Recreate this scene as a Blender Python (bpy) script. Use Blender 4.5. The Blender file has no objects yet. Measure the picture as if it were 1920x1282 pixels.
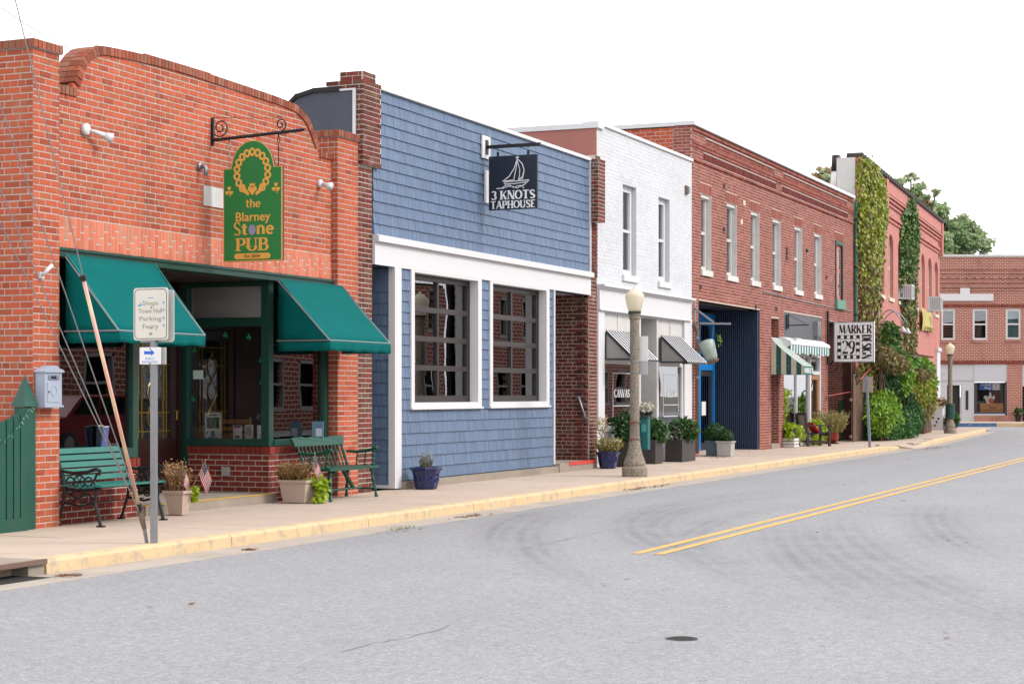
import bpy, bmesh, math, random
import numpy as np
from mathutils import Vector, Matrix
R = random.Random(11)
scene = bpy.context.scene
COL = scene.collection

# ------------------------------------------------------------------ camera
f_px, HOR, VPX, CAM_D, EYE = 3400.0, 738.0, 2395.0, 12.3, 1.45
ALPHA = math.atan((VPX - 960) / f_px)
CA, SA = math.cos(ALPHA), math.sin(ALPHA)
FWD, RGT = Vector((CA, SA, 0)), Vector((SA, -CA, 0))
CAM = Vector((0, -CAM_D, EYE))
cd = bpy.data.cameras.new('camera')
cam = bpy.data.objects.new('camera', cd)
COL.objects.link(cam)
cam.location = CAM
cam.rotation_euler = (math.radians(90), 0, math.atan2(SA, CA) - math.pi / 2)
cd.sensor_width = 36.0
cd.lens = f_px / 1920 * 36
cd.shift_y = (HOR - 641) / 1920
cd.clip_end = 3000
scene.camera = cam

# ------------------------------------------------------------------ sky, sun, exposure
w = bpy.data.worlds.new('World')
scene.world = w
w.use_nodes = True
nt = w.node_tree
bg = nt.nodes['Background']
sky = nt.nodes.new('ShaderNodeTexSky')
sky.sky_type = 'NISHITA'
sky.sun_disc = False
SUN_EL, SUN_AZ = math.radians(40), Vector((0.25, -0.97, 0)).normalized()
sky.sun_elevation = SUN_EL
sky.sun_rotation = math.atan2(SUN_AZ.x, SUN_AZ.y)
mixw = nt.nodes.new('ShaderNodeMix'); mixw.data_type = 'RGBA'
mixw.inputs[0].default_value = 0.93
cl = nt.nodes.new('ShaderNodeTexNoise'); cl.inputs['Scale'].default_value = 2.2; cl.inputs['Detail'].default_value = 6
tcw = nt.nodes.new('ShaderNodeTexCoord')
mpw = nt.nodes.new('ShaderNodeMapping'); mpw.inputs['Scale'].default_value = (1, 1, 3.2)
rw = nt.nodes.new('ShaderNodeValToRGB')
rw.color_ramp.elements[0].position = .3; rw.color_ramp.elements[0].color = (7.6, 7.7, 8.1, 1)
rw.color_ramp.elements[1].position = .7; rw.color_ramp.elements[1].color = (10.2, 10.1, 10.3, 1)
L = nt.links.new
L(tcw.outputs['Generated'], mpw.inputs['Vector']); L(mpw.outputs['Vector'], cl.inputs['Vector'])
L(cl.outputs['Fac'], rw.inputs['Fac'])
L(sky.outputs['Color'], mixw.inputs[6]); L(rw.outputs['Color'], mixw.inputs[7])
L(mixw.outputs[2], bg.inputs['Color'])
bg.inputs['Strength'].default_value = 0.115
sd = bpy.data.lights.new('sun', 'SUN')
sun = bpy.data.objects.new('sun', sd)
COL.objects.link(sun)
sd.energy = 1.5
sd.angle = math.radians(16)
sd.color = (1.0, 0.965, 0.92)
sun.rotation_euler = (-(SUN_AZ * math.cos(SUN_EL) + Vector((0, 0, math.sin(SUN_EL))))).to_track_quat('-Z', 'Y').to_euler()
scene.view_settings.view_transform = 'Standard'
scene.view_settings.look = 'None'
scene.view_settings.gamma = 1.0
scene.view_settings.use_curve_mapping = False
scene.view_settings.exposure = 0.85
scene.cycles.max_bounces = 8
scene.cycles.transparent_max_bounces = 16
scene.cycles.use_denoising = True

# ------------------------------------------------------------------ frames (a: along, b: up, d: outward)
UP = Vector((0, 0, 1))
def ray(px, py):
    return FWD * f_px + RGT * (px - 960) + UP * (HOR - py)
def G(px, py, z=0.0):
    d = ray(px, py); t = (z - EYE) / d.z
    p = CAM + d * t
    return p.x, p.y
class Frame:
    def __init__(s, O, u):
        s.O, s.u = Vector(O), Vector(u).normalized()
        s.n = s.u.cross(UP)
    def P(s, a, b, d=0.0):
        return s.O + s.u * a + UP * b + s.n * d
    def F(s, px, py, d=0.0):
        r = ray(px, py); o = s.O + s.n * d
        t = (o - CAM).dot(s.n) / r.dot(s.n)
        p = CAM + r * t - o
        return p.dot(s.u), p.z + s.O.z * 0
    def A(s, px, d=0.0):
        return s.F(px, 700, d)[0]
    def off(s, d):
        return Frame(s.P(0, 0, d), s.u)
FR = Frame((0, 0, 0), (1, 0, 0))
def side(x): return Frame((x, 0, 0), (0, -1, 0))       # faces the camera end of the street, a = -y
def lin(h):
    h = h.lstrip('#'); c = [int(h[i:i + 2], 16) / 255 for i in (0, 2, 4)]
    return tuple(x / 12.92 if x <= .04045 else ((x + .055) / 1.055) ** 2.4 for x in c)

# ------------------------------------------------------------------ materials
MATS = {}
def nodes_of(name):
    m = bpy.data.materials.new(name); m.use_nodes = True
    n = m.node_tree; b = n.nodes['Principled BSDF']
    MATS[name] = m
    return m, n, b
def add(n, t, **k):
    x = n.nodes.new('ShaderNode' + t)
    for a, v in k.items():
        if hasattr(x, a): setattr(x, a, v)
        else: x.inputs[a.replace('_', ' ')].default_value = v
    return x
def noise(n, scale, detail=4, rough=.55, vec=None):
    g = add(n, 'TexNoise'); g.inputs['Scale'].default_value = scale; g.inputs['Detail'].default_value = detail
    g.inputs['Roughness'].default_value = rough
    n.links.new(vec if vec else add(n, 'NewGeometry').outputs['Position'], g.inputs['Vector'])
    return g.outputs['Fac']
def maprange(n, v, a, b, c, d):
    m = add(n, 'MapRange'); n.links.new(v, m.inputs[0])
    for i, x in enumerate((a, b, c, d)): m.inputs[i + 1].default_value = x
    return m.outputs[0]
def math_(n, op, a, b=None):
    m = add(n, 'Math', operation=op)
    for i, x in enumerate((a, b)):
        if x is None: continue
        if isinstance(x, (int, float)): m.inputs[i].default_value = x
        else: n.links.new(x, m.inputs[i])
    return m.outputs[0]
def mixc(n, fac, a, b, blend='MIX'):
    m = add(n, 'Mix', data_type='RGBA', blend_type=blend)
    for i, x in ((0, fac), (6, a), (7, b)):
        if isinstance(x, (int, float)): m.inputs[i].default_value = x
        elif isinstance(x, tuple): m.inputs[i].default_value = (*x[:3], 1)
        else: n.links.new(x, m.inputs[i])
    return m.outputs[2]
def island(n):
    r = math_(n, 'ADD', add(n, 'NewGeometry').outputs['Random Per Island'], add(n, 'ObjectInfo').outputs['Random'])
    return math_(n, 'FRACT', r)
def ramp(n, fac, cols, const=False):
    r = add(n, 'ValToRGB'); e = r.color_ramp.elements
    if const: r.color_ramp.interpolation = 'CONSTANT'
    while len(e) < len(cols): e.new(.5)
    for i, c in enumerate(cols):
        e[i].position = i / len(cols) if const else i / max(1, len(cols) - 1); e[i].color = (*c[:3], 1)
    n.links.new(fac, r.inputs[0])
    return r.outputs[0]
def bump(n, b, h, strength=.3, dist=.01):
    x = add(n, 'Bump'); x.inputs['Strength'].default_value = strength; x.inputs['Distance'].default_value = dist
    n.links.new(h, x.inputs['Height']); n.links.new(x.outputs[0], b.inputs['Normal'])
def mat(name, col, rough=.6, var=.15, scale=8, bmp=0.0, metal=0.0, dirt=0.0, isl=0.0, dirtcol=(.12, .1, .08), spec=.5, fine=60):
    if name in MATS: return MATS[name]
    m, n, b = nodes_of(name)
    c = lin(col) if isinstance(col, str) else col
    out = mixc(n, 1.0, c, ramp(n, noise(n, scale), [(1 - var,) * 3, (1 + var * .6,) * 3]), 'MULTIPLY')
    if isl:
        out = mixc(n, 1.0, out, ramp(n, island(n), [(1 - isl,) * 3, (1 + isl,) * 3]), 'MULTIPLY')
    if dirt:
        k = maprange(n, noise(n, 1.7, 6, .65), .48, .75, 0, dirt)
        out = mixc(n, k, out, dirtcol)
    n.links.new(out, b.inputs['Base Color'])
    b.inputs['Roughness'].default_value = rough; b.inputs['Metallic'].default_value = metal
    b.inputs['Specular IOR Level'].default_value = spec
    if bmp: bump(n, b, noise(n, fine, 5), bmp)
    return m
def brickmat(name, cols, rough=.85, var=.3, stain=0.0, staincol=(.55, .5, .45), bmp=.35, soot=0.0):
    m, n, b = nodes_of(name)
    c = ramp(n, island(n), [lin(x) for x in cols])
    c = mixc(n, 1.0, c, ramp(n, noise(n, 28, 5, .7), [(1 - var,) * 3, (1 + var * .5,) * 3]), 'MULTIPLY')
    if stain: c = mixc(n, maprange(n, noise(n, 2.3, 7, .7), .56, .74, 0, stain), c, staincol)
    if soot: c = mixc(n, maprange(n, noise(n, .9, 7, .7), .5, .72, 0, soot), c, (.05, .035, .03))
    mp = add(n, 'Mapping'); n.links.new(add(n, 'NewGeometry').outputs['Position'], mp.inputs[0]); mp.inputs['Scale'].default_value = (2.6, 2.6, .3)
    c = mixc(n, maprange(n, noise(n, 1, 6, .68, mp.outputs[0]), .52, .72, 0, .42 if soot else .1), c, (.075, .05, .04))
    c = mixc(n, 1.0, c, ramp(n, noise(n, .55, 3), [(.84,) * 3, (1.14,) * 3]), 'MULTIPLY')
    n.links.new(c, b.inputs['Base Color']); b.inputs['Roughness'].default_value = rough
    b.inputs['Specular IOR Level'].default_value = .3
    bump(n, b, noise(n, 90, 5), bmp, .006)
    return m
def glassmat(name, tint=(.9, .93, .93), refl=1.0, wavy=.02, base=.06):
    m, n, b = nodes_of(name)
    n.nodes.remove(b)
    tr = add(n, 'BsdfTransparent'); tr.inputs[0].default_value = (*tint, 1)
    gl = add(n, 'BsdfGlossy'); gl.inputs['Roughness'].default_value = .0; gl.inputs[0].default_value = (.95, .97, 1, 1)
    fz = add(n, 'Fresnel'); fz.inputs[0].default_value = 1.5
    if wavy:
        nz = add(n, 'TexNoise'); nz.inputs['Scale'].default_value = 1.6; nz.inputs['Detail'].default_value = 1
        ge = add(n, 'NewGeometry'); n.links.new(ge.outputs['Position'], nz.inputs['Vector'])
        sb = add(n, 'VectorMath', operation='MULTIPLY_ADD'); n.links.new(nz.outputs['Color'], sb.inputs[0]); sb.inputs[1].default_value = (wavy,) * 3; sb.inputs[2].default_value = (-wavy / 2,) * 3
        av = add(n, 'VectorMath', operation='ADD'); n.links.new(ge.outputs['Normal'], av.inputs[0]); n.links.new(sb.outputs[0], av.inputs[1])
        nm = add(n, 'VectorMath', operation='NORMALIZE'); n.links.new(av.outputs[0], nm.inputs[0]); n.links.new(nm.outputs[0], gl.inputs['Normal'])
    fac = math_(n, 'MINIMUM', math_(n, 'ADD', math_(n, 'MULTIPLY', fz.outputs[0], refl), base), 1.0)
    mx = add(n, 'MixShader'); n.links.new(fac, mx.inputs[0])
    n.links.new(tr.outputs[0], mx.inputs[1]); n.links.new(gl.outputs[0], mx.inputs[2])
    n.links.new(mx.outputs[0], n.nodes['Material Output'].inputs[0])
    return m
def leafmat(name, cols, rough=.55, trans=.25):
    m, n, b = nodes_of(name)
    c = ramp(n, island(n), [lin(x) for x in cols])
    c = mixc(n, 1.0, c, ramp(n, noise(n, 1.1, 3), [(.55,) * 3, (1.25,) * 3]), 'MULTIPLY')
    n.links.new(c, b.inputs['Base Color']); b.inputs['Roughness'].default_value = rough
    tl = add(n, 'BsdfTranslucent'); n.links.new(c, tl.inputs[0])
    mx = add(n, 'MixShader'); mx.inputs[0].default_value = trans
    n.links.new(b.outputs[0], mx.inputs[1]); n.links.new(tl.outputs[0], mx.inputs[2])
    n.links.new(mx.outputs[0], n.nodes['Material Output'].inputs[0])
    return m
def stripemat(name, c1, c2, axis, width, ratio=.5, rough=.7):
    m, n, b = nodes_of(name)
    g = add(n, 'NewGeometry'); v = add(n, 'VectorMath', operation='DOT_PRODUCT')
    n.links.new(g.outputs['Position'], v.inputs[0]); v.inputs[1].default_value = axis
    fr = math_(n, 'FRACT', math_(n, 'DIVIDE', v.outputs['Value'], width))
    c = mixc(n, math_(n, 'GREATER_THAN', fr, ratio), lin(c1), lin(c2))
    c = mixc(n, 1.0, c, ramp(n, noise(n, 6), [(.8,) * 3, (1.1,) * 3]), 'MULTIPLY')
    n.links.new(c, b.inputs['Base Color']); b.inputs['Roughness'].default_value = rough
    return m

# ------------------------------------------------------------------ mesh builder
class MB:
    def __init__(s): s.v, s.f = [], []
    def quad(s, *p):
        k = len(s.v); s.v += [tuple(x) for x in p]; s.f.append(tuple(range(k, k + len(p))))
    def hexa(s, o, u, v, w_):
        o, u, v, w_ = map(Vector, (o, u, v, w_)); k = len(s.v)
        s.v += [tuple(x) for x in (o, o + u, o + u + v, o + v, o + w_, o + u + w_, o + u + v + w_, o + v + w_)]
        F = ((0, 3, 2, 1), (4, 5, 6, 7), (0, 1, 5, 4), (1, 2, 6, 5), (2, 3, 7, 6), (3, 0, 4, 7))
        if u.cross(v).dot(w_) < 0: F = tuple(tuple(reversed(q)) for q in F)
        s.f += [tuple(i + k for i in q) for q in F]
    def box(s, x0, x1, y0, y1, z0, z1):
        s.hexa((x0, y0, z0), (x1 - x0, 0, 0), (0, y1 - y0, 0), (0, 0, z1 - z0))
    def fbox(s, fr, a0, a1, b0, b1, d0, d1):
        s.hexa(fr.P(a0, b0, d0), fr.u * (a1 - a0), UP * (b1 - b0), fr.n * (d1 - d0))
    def bar(s, p, q, t, t2=None, up=UP):
        p, q = Vector(p), Vector(q); d = (q - p)
        x = d.cross(Vector(up))
        if x.length < 1e-6: x = d.cross(Vector((1, 0, 0)))
        x.normalize(); y = x.cross(d).normalized(); t2 = t2 or t
        s.hexa(p - x * t / 2 - y * t2 / 2, x * t, y * t2, d)
    def tube(s, pts, r, n=8, cap=True):
        pts = [Vector(p) for p in pts]; rs = r if isinstance(r, (list, tuple)) else [r] * len(pts)
        k = len(s.v); t0 = None
        for i, p in enumerate(pts):
            t = (pts[min(i + 1, len(pts) - 1)] - pts[max(i - 1, 0)]).normalized()
            if t0 is None:
                x = t.cross(UP)
                if x.length < 1e-3: x = t.cross(Vector((1, 0, 0)))
            else: x = x - t * x.dot(t)
            x.normalize(); y = t.cross(x); t0 = t
            for j in range(n):
                a = 2 * math.pi * j / n
                s.v.append(tuple(p + (x * math.cos(a) + y * math.sin(a)) * rs[i]))
        for i in range(len(pts) - 1):
            for j in range(n):
                a, b = k + i * n + j, k + i * n + (j + 1) % n
                s.f.append((a, b, b + n, a + n))
        if cap:
            s.f.append(tuple(reversed(range(k, k + n)))); s.f.append(tuple(range(k + (len(pts) - 1) * n, k + len(pts) * n)))
    def lathe(s, c, prof, n=20, squish=None, cap=True):
        c = Vector(c); k = len(s.v)
        for r, z in prof:
            for j in range(n):
                a = 2 * math.pi * (j + .5) / n
                s.v.append((c.x + r * math.cos(a), c.y + r * math.sin(a), c.z + z))
        for i in range(len(prof) - 1):
            for j in range(n):
                a, b = k + i * n + j, k + i * n + (j + 1) % n
                s.f.append((a, b, b + n, a + n))
        if cap:
            s.f.append(tuple(reversed(range(k, k + n)))); s.f.append(tuple(range(k + (len(prof) - 1) * n, k + len(prof) * n)))
    def prism(s, poly, vec):
        vec = Vector(vec); k = len(s.v); m = len(poly); poly = [Vector(p) for p in poly]
        s.v += [tuple(p) for p in poly] + [tuple(p + vec) for p in poly]
        nrm = Vector((0, 0, 0))
        for i in range(m): nrm += poly[i].cross(poly[(i + 1) % m])
        fl = nrm.dot(vec) > 0
        a, b = tuple(range(k, k + m)), tuple(range(k + m, k + 2 * m))
        q = [(k + i, k + (i + 1) % m, k + m + (i + 1) % m, k + m + i) for i in range(m)]
        if fl: s.f += [a[::-1], b] + q
        else: s.f += [a, b[::-1]] + [x[::-1] for x in q]
    def fprism(s, fr, ab, d0, d1):
        s.prism([fr.P(a, b, d0) for a, b in ab], fr.n * (d1 - d0))
    def ribbon(s, fr, pts, w_, d0, d1):
        ws = w_ if isinstance(w_, (list, tuple)) else [w_] * len(pts)
        pts = [Vector((x, y, 0)) for x, y in pts]; l, r = [], []
        for i, p in enumerate(pts):
            t = (pts[min(i + 1, len(pts) - 1)] - pts[max(i - 1, 0)]); t.normalize()
            nn = Vector((-t.y, t.x, 0)) * ws[i] / 2
            l.append(p + nn); r.append(p - nn)
        for i in range(len(pts) - 1):
            s.fprism(fr, [(q.x, q.y) for q in (r[i], r[i + 1], l[i + 1], l[i])], d0, d1)
    def ball(s, c, r, n=10, m=7, sc=(1, 1, 1)):
        k0 = len(s.v)
        s.lathe((0, 0, 0), [(max(.02, math.sin(math.pi * i / m)) * r, -math.cos(math.pi * i / m) * r) for i in range(m + 1)], n)
        c = Vector(c)
        for i in range(k0, len(s.v)):
            v = s.v[i]; s.v[i] = (c.x + v[0] * sc[0], c.y + v[1] * sc[1], c.z + v[2] * sc[2])
    def leaf(s, p, size, nrm=None, droop=0.0, R=R, asp=.6):
        p = Vector(p)
        t = Vector((R.uniform(-1, 1), R.uniform(-1, 1), R.uniform(-1, .8) - droop)).normalized()
        nn = Vector(nrm) if nrm else Vector((R.uniform(-1, 1), R.uniform(-1, 1), R.uniform(-.2, 1)))
        x = t.cross(nn)
        if x.length < 1e-3: return
        x = x.normalized() * size * asp * .5; t = t * size
        s.quad(p, p + t * .45 + x, p + t, p + t * .45 - x)
    def build(s, name, m, parent=None, smooth=False, kind=None, label=None):
        me = bpy.data.meshes.new(name)
        me.from_pydata(s.v, [], s.f); me.update()
        if smooth: me.shade_smooth()
        if m: me.materials.append(m if not isinstance(m, str) else MATS[m])
        o = bpy.data.objects.new(name, me); COL.objects.link(o)
        if parent:
            o.parent = parent
            if parent.parent is None: o.location = -parent.location
        if kind: o['kind'] = kind
        if label: o['label'] = label
        return o

def tag(o, label, cat, group=None):
    o['label'] = label; o['category'] = cat
    if group: o['group'] = group
    return o
def thing(name, label, cat, loc=(0, 0, 0), group=None):
    o = bpy.data.objects.new(name, None); COL.objects.link(o); o.empty_display_size = .2
    o.location = loc
    return tag(o, label, cat, group)
def dup(root, loc, label, group=None, rotz=None):
    r = root.copy(); COL.objects.link(r); r.location = loc; r['label'] = label
    if rotz is not None: r.rotation_euler = (0, 0, rotz)
    if group: r['group'] = group
    for ch in list(root.children):
        c = ch.copy(); COL.objects.link(c); c.parent = r
        for g in list(ch.children):
            d = g.copy(); COL.objects.link(d); d.parent = c
    return r

# ------------------------------------------------------------------ bricks and shingles
TV = np.array([(0, 1, 0), (1, 1, 0), (1, 1, 1), (0, 1, 1), (0, .12, 0), (1, .12, 0), (1, .12, 1), (0, .12, 1),
               (.012, 0, .035), (.988, 0, .035), (.988, 0, .965), (.012, 0, .965)], float)
TF = [(8, 9, 10, 11), (4, 5, 9, 8), (5, 6, 10, 9), (6, 7, 11, 10), (7, 4, 8, 11), (0, 1, 5, 4), (1, 2, 6, 5), (2, 3, 7, 6), (3, 0, 4, 7)]
TV2 = np.array([(0, 0, 0), (1, 0, 0), (1, 0, 1), (0, 0, 1), (0, 1, 0), (1, 1, 0), (1, 1, 1), (0, 1, 1)], float)
TF2 = [(0, 1, 2, 3), (1, 5, 6, 2), (5, 4, 7, 6), (4, 0, 3, 7), (3, 2, 6, 7), (4, 5, 1, 0)]
class Sink:
    """blocks laid on a wall: (origin, along, inward, up) edge vectors"""
    def __init__(s): s.b = []
    def put(s, fr, a0, a1, b0, b1, proud=.0, depth=.05, tilt=0.0):
        o = fr.P(a0, b0, proud)
        up = UP * (b1 - b0) + fr.n * (-tilt)
        s.b.append((o, fr.u * (a1 - a0), fr.u.cross(up).normalized() * -depth, up))
    def field(s, fr, a0, a1, b0, b1, holes=(), Lb=.21, Hb=.0725, j=.011, header=6, phase=0, proud=.0, mask=None, depth=.05, jit=.0015, keep=1.0):
        n = int(round((b1 - b0) / Hb)); Hc = (b1 - b0) / max(1, n)
        for c in range(n):
            z0, z1 = b0 + c * Hc + j / 2, b0 + (c + 1) * Hc - j / 2
            zm = (z0 + z1) / 2
            hd = header and (c + phase) % header == 0
            Ls = Lb / 2 if hd else Lb
            x = a0 - (Ls * .5 if c % 2 else 0) - (.0 if not hd else .03)
            while x < a1:
                segs = [(max(x, a0) + j / 2, min(x + Ls, a1) - j / 2)]
                for h0, h1, v0, v1 in holes:
                    if v0 + j < z1 - .003 and z0 + .003 < v1 - j:
                        ns = []
                        for p, q in segs:
                            if q <= h0 or p >= h1: ns.append((p, q)); continue
                            if p < h0: ns.append((p, h0 - j * .3))
                            if q > h1: ns.append((h1 + j * .3, q))
                        segs = ns
                for p, q in segs:
                    if q - p < .02: continue
                    if mask:
                        if mask(p, z1) and mask(q, z1): pass
                        else:
                            for k in range(4):
                                a_, b_ = p + (q - p) * k / 4, p + (q - p) * (k + 1) / 4
                                if mask((a_ + b_) / 2, zm): s.put(fr, a_, b_, z0, z1, proud, depth)
                            continue
                    s.put(fr, p, q, z0, z1, proud + R.uniform(-jit, jit), depth)
                x += Ls
    def soldier(s, fr, a0, a1, b0, b1, wb=.0725, j=.011, split=False, proud=.0, depth=.05):
        n = max(1, int(round((a1 - a0) / wb))); wc = (a1 - a0) / n
        for i in range(n):
            x0, x1 = a0 + i * wc + j / 2, a0 + (i + 1) * wc - j / 2
            if not split: s.put(fr, x0, x1, b0 + j / 2, b1 - j / 2, proud + R.uniform(-.0015, .0015), depth)
            else:
                h = b1 - b0; ph = [.33, .66, .5, .22, .78][i % 5] if split == 2 else .5
                if split == 2: ph = ((i * .37) % 1) * .6 + .2
                zc = b0 + ph * h
                s.put(fr, x0, x1, b0 + j / 2, zc - j / 2, proud + R.uniform(-.0015, .0015), depth)
                s.put(fr, x0, x1, zc + j / 2, b1 - j / 2, proud + R.uniform(-.0015, .0015), depth)
    def finish(s, name, m, parent, limit=300, lite=False, stuffname=None):
        if not s.b: return
        o = np.array([[*b[0]] for b in s.b]); E = np.array([[[*b[1]], [*b[2]], [*b[3]]] for b in s.b])
        c = o + E[:, 0] / 2 + E[:, 2] / 2 - np.array(CAM)
        zf = c @ np.array(FWD); px = 960 + f_px * (c @ np.array(RGT)) / np.maximum(zf, .1); py = HOR - f_px * c[:, 2] / np.maximum(zf, .1)
        nv = np.cross(E[:, 0], E[:, 2]); area = np.abs((nv * c).sum(1)) / np.maximum(zf, .1) ** 3
        vis = (zf > 1) & (px > 4) & (px < 1916) & (py > 4) & (py < 1278)
        area = np.where(vis & ((nv * c).sum(1) < 0), area, 0)
        order = np.argsort(-area)
        k = min(limit, int((area > 0).sum()))
        one = bpy.data.meshes.new(name)
        V, Fc = (TV2, TF2) if lite else (TV, TF)
        one.from_pydata([tuple(v) for v in V], [], Fc); one.materials.append(m)
        base = -parent.location if parent.parent is None else Vector((0, 0, 0))
        for i in order[:k]:
            ob = bpy.data.objects.new(name, one); COL.objects.link(ob); ob.parent = parent
            M = Matrix.Identity(4)
            for q in range(3):
                for r_ in range(3): M[r_][q] = E[i, q, r_]
            M.translation = Vector(o[i]) + base
            ob.matrix_local = M
        rest = order[k:]
        if len(rest):
            Vs = o[rest][:, None, :] + np.einsum('vk,bkd->bvd', V, E[rest])
            nV = len(V)
            Fa = np.array(Fc)
            Fs = (Fa[None] + (np.arange(len(rest)) * nV)[:, None, None]).reshape(-1, 4)
            me = bpy.data.meshes.new(stuffname or name)
            me.vertices.add(len(rest) * nV); me.vertices.foreach_set('co', Vs.reshape(-1))
            me.loops.add(Fs.size); me.loops.foreach_set('vertex_index', Fs.reshape(-1).astype(np.int32))
            me.polygons.add(len(Fs)); me.polygons.foreach_set('loop_start', np.arange(0, Fs.size, 4, dtype=np.int32))
            me.update(calc_edges=True); me.validate(); me.shade_flat()
            me.materials.append(m)
            ob = bpy.data.objects.new(stuffname or name, me); COL.objects.link(ob); ob.parent = parent; ob.location = base
            ob['kind'] = 'stuff'
def wallboxes(mb, fr, a0, a1, b0, b1, holes=(), d0=-.3, d1=-.004):
    zs = sorted({b0, b1, *[min(max(z, b0), b1) for h in holes for z in h[2:]]})
    for z0, z1 in zip(zs, zs[1:]):
        if z1 - z0 < 1e-4: continue
        hs = sorted([(h[0], h[1]) for h in holes if h[2] < (z0 + z1) / 2 < h[3]])
        x = a0
        for h0, h1 in hs:
            if h0 > x: mb.fbox(fr, x, h0, z0, z1, d0, d1)
            x = max(x, h1)
        if x < a1: mb.fbox(fr, x, a1, z0, z1, d0, d1)

# ------------------------------------------------------------------ lettering
def fmat(fr, a, b, d, sx=1, sy=1):
    M = Matrix.Identity(4)
    for i in range(3):
        M[i][0], M[i][1], M[i][2] = fr.u[i] * sx, UP[i] * sy, fr.n[i]
    M.translation = fr.P(a, b, d)
    return M
def text(body, fr, a, b, d, size, m, parent, bold=.0, sx=1.0, ext=.002, width=None, rot=0, name='lettering'):
    cu = bpy.data.curves.new(name, 'FONT'); cu.body = body; cu.size = size; cu.align_x = 'CENTER'; cu.align_y = 'CENTER'
    cu.extrude = ext; cu.offset = bold; cu.resolution_u = 3
    t = bpy.data.objects.new('tmp', cu); COL.objects.link(t)
    dg = bpy.context.evaluated_depsgraph_get()
    me = bpy.data.meshes.new_from_object(t.evaluated_get(dg)); bpy.data.objects.remove(t)
    if width:
        xs = [v.co.x for v in me.vertices]; sx = width / (max(xs) - min(xs))
    me.transform(fmat(fr, a, b, d + ext) @ Matrix.Rotation(rot, 4, 'Z') @ Matrix.Diagonal((sx, 1, 1, 1)))
    me.materials.clear(); me.materials.append(m)
    o = bpy.data.objects.new(name, me); COL.objects.link(o); o.parent = parent
    if parent.parent is None: o.location = -parent.location
    return o
def arc(cx, cy, rx, ry, a0, a1, n=10):
    return [(cx + rx * math.cos(math.radians(a0 + (a1 - a0) * i / n)), cy + ry * math.sin(math.radians(a0 + (a1 - a0) * i / n))) for i in range(n + 1)]
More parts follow.
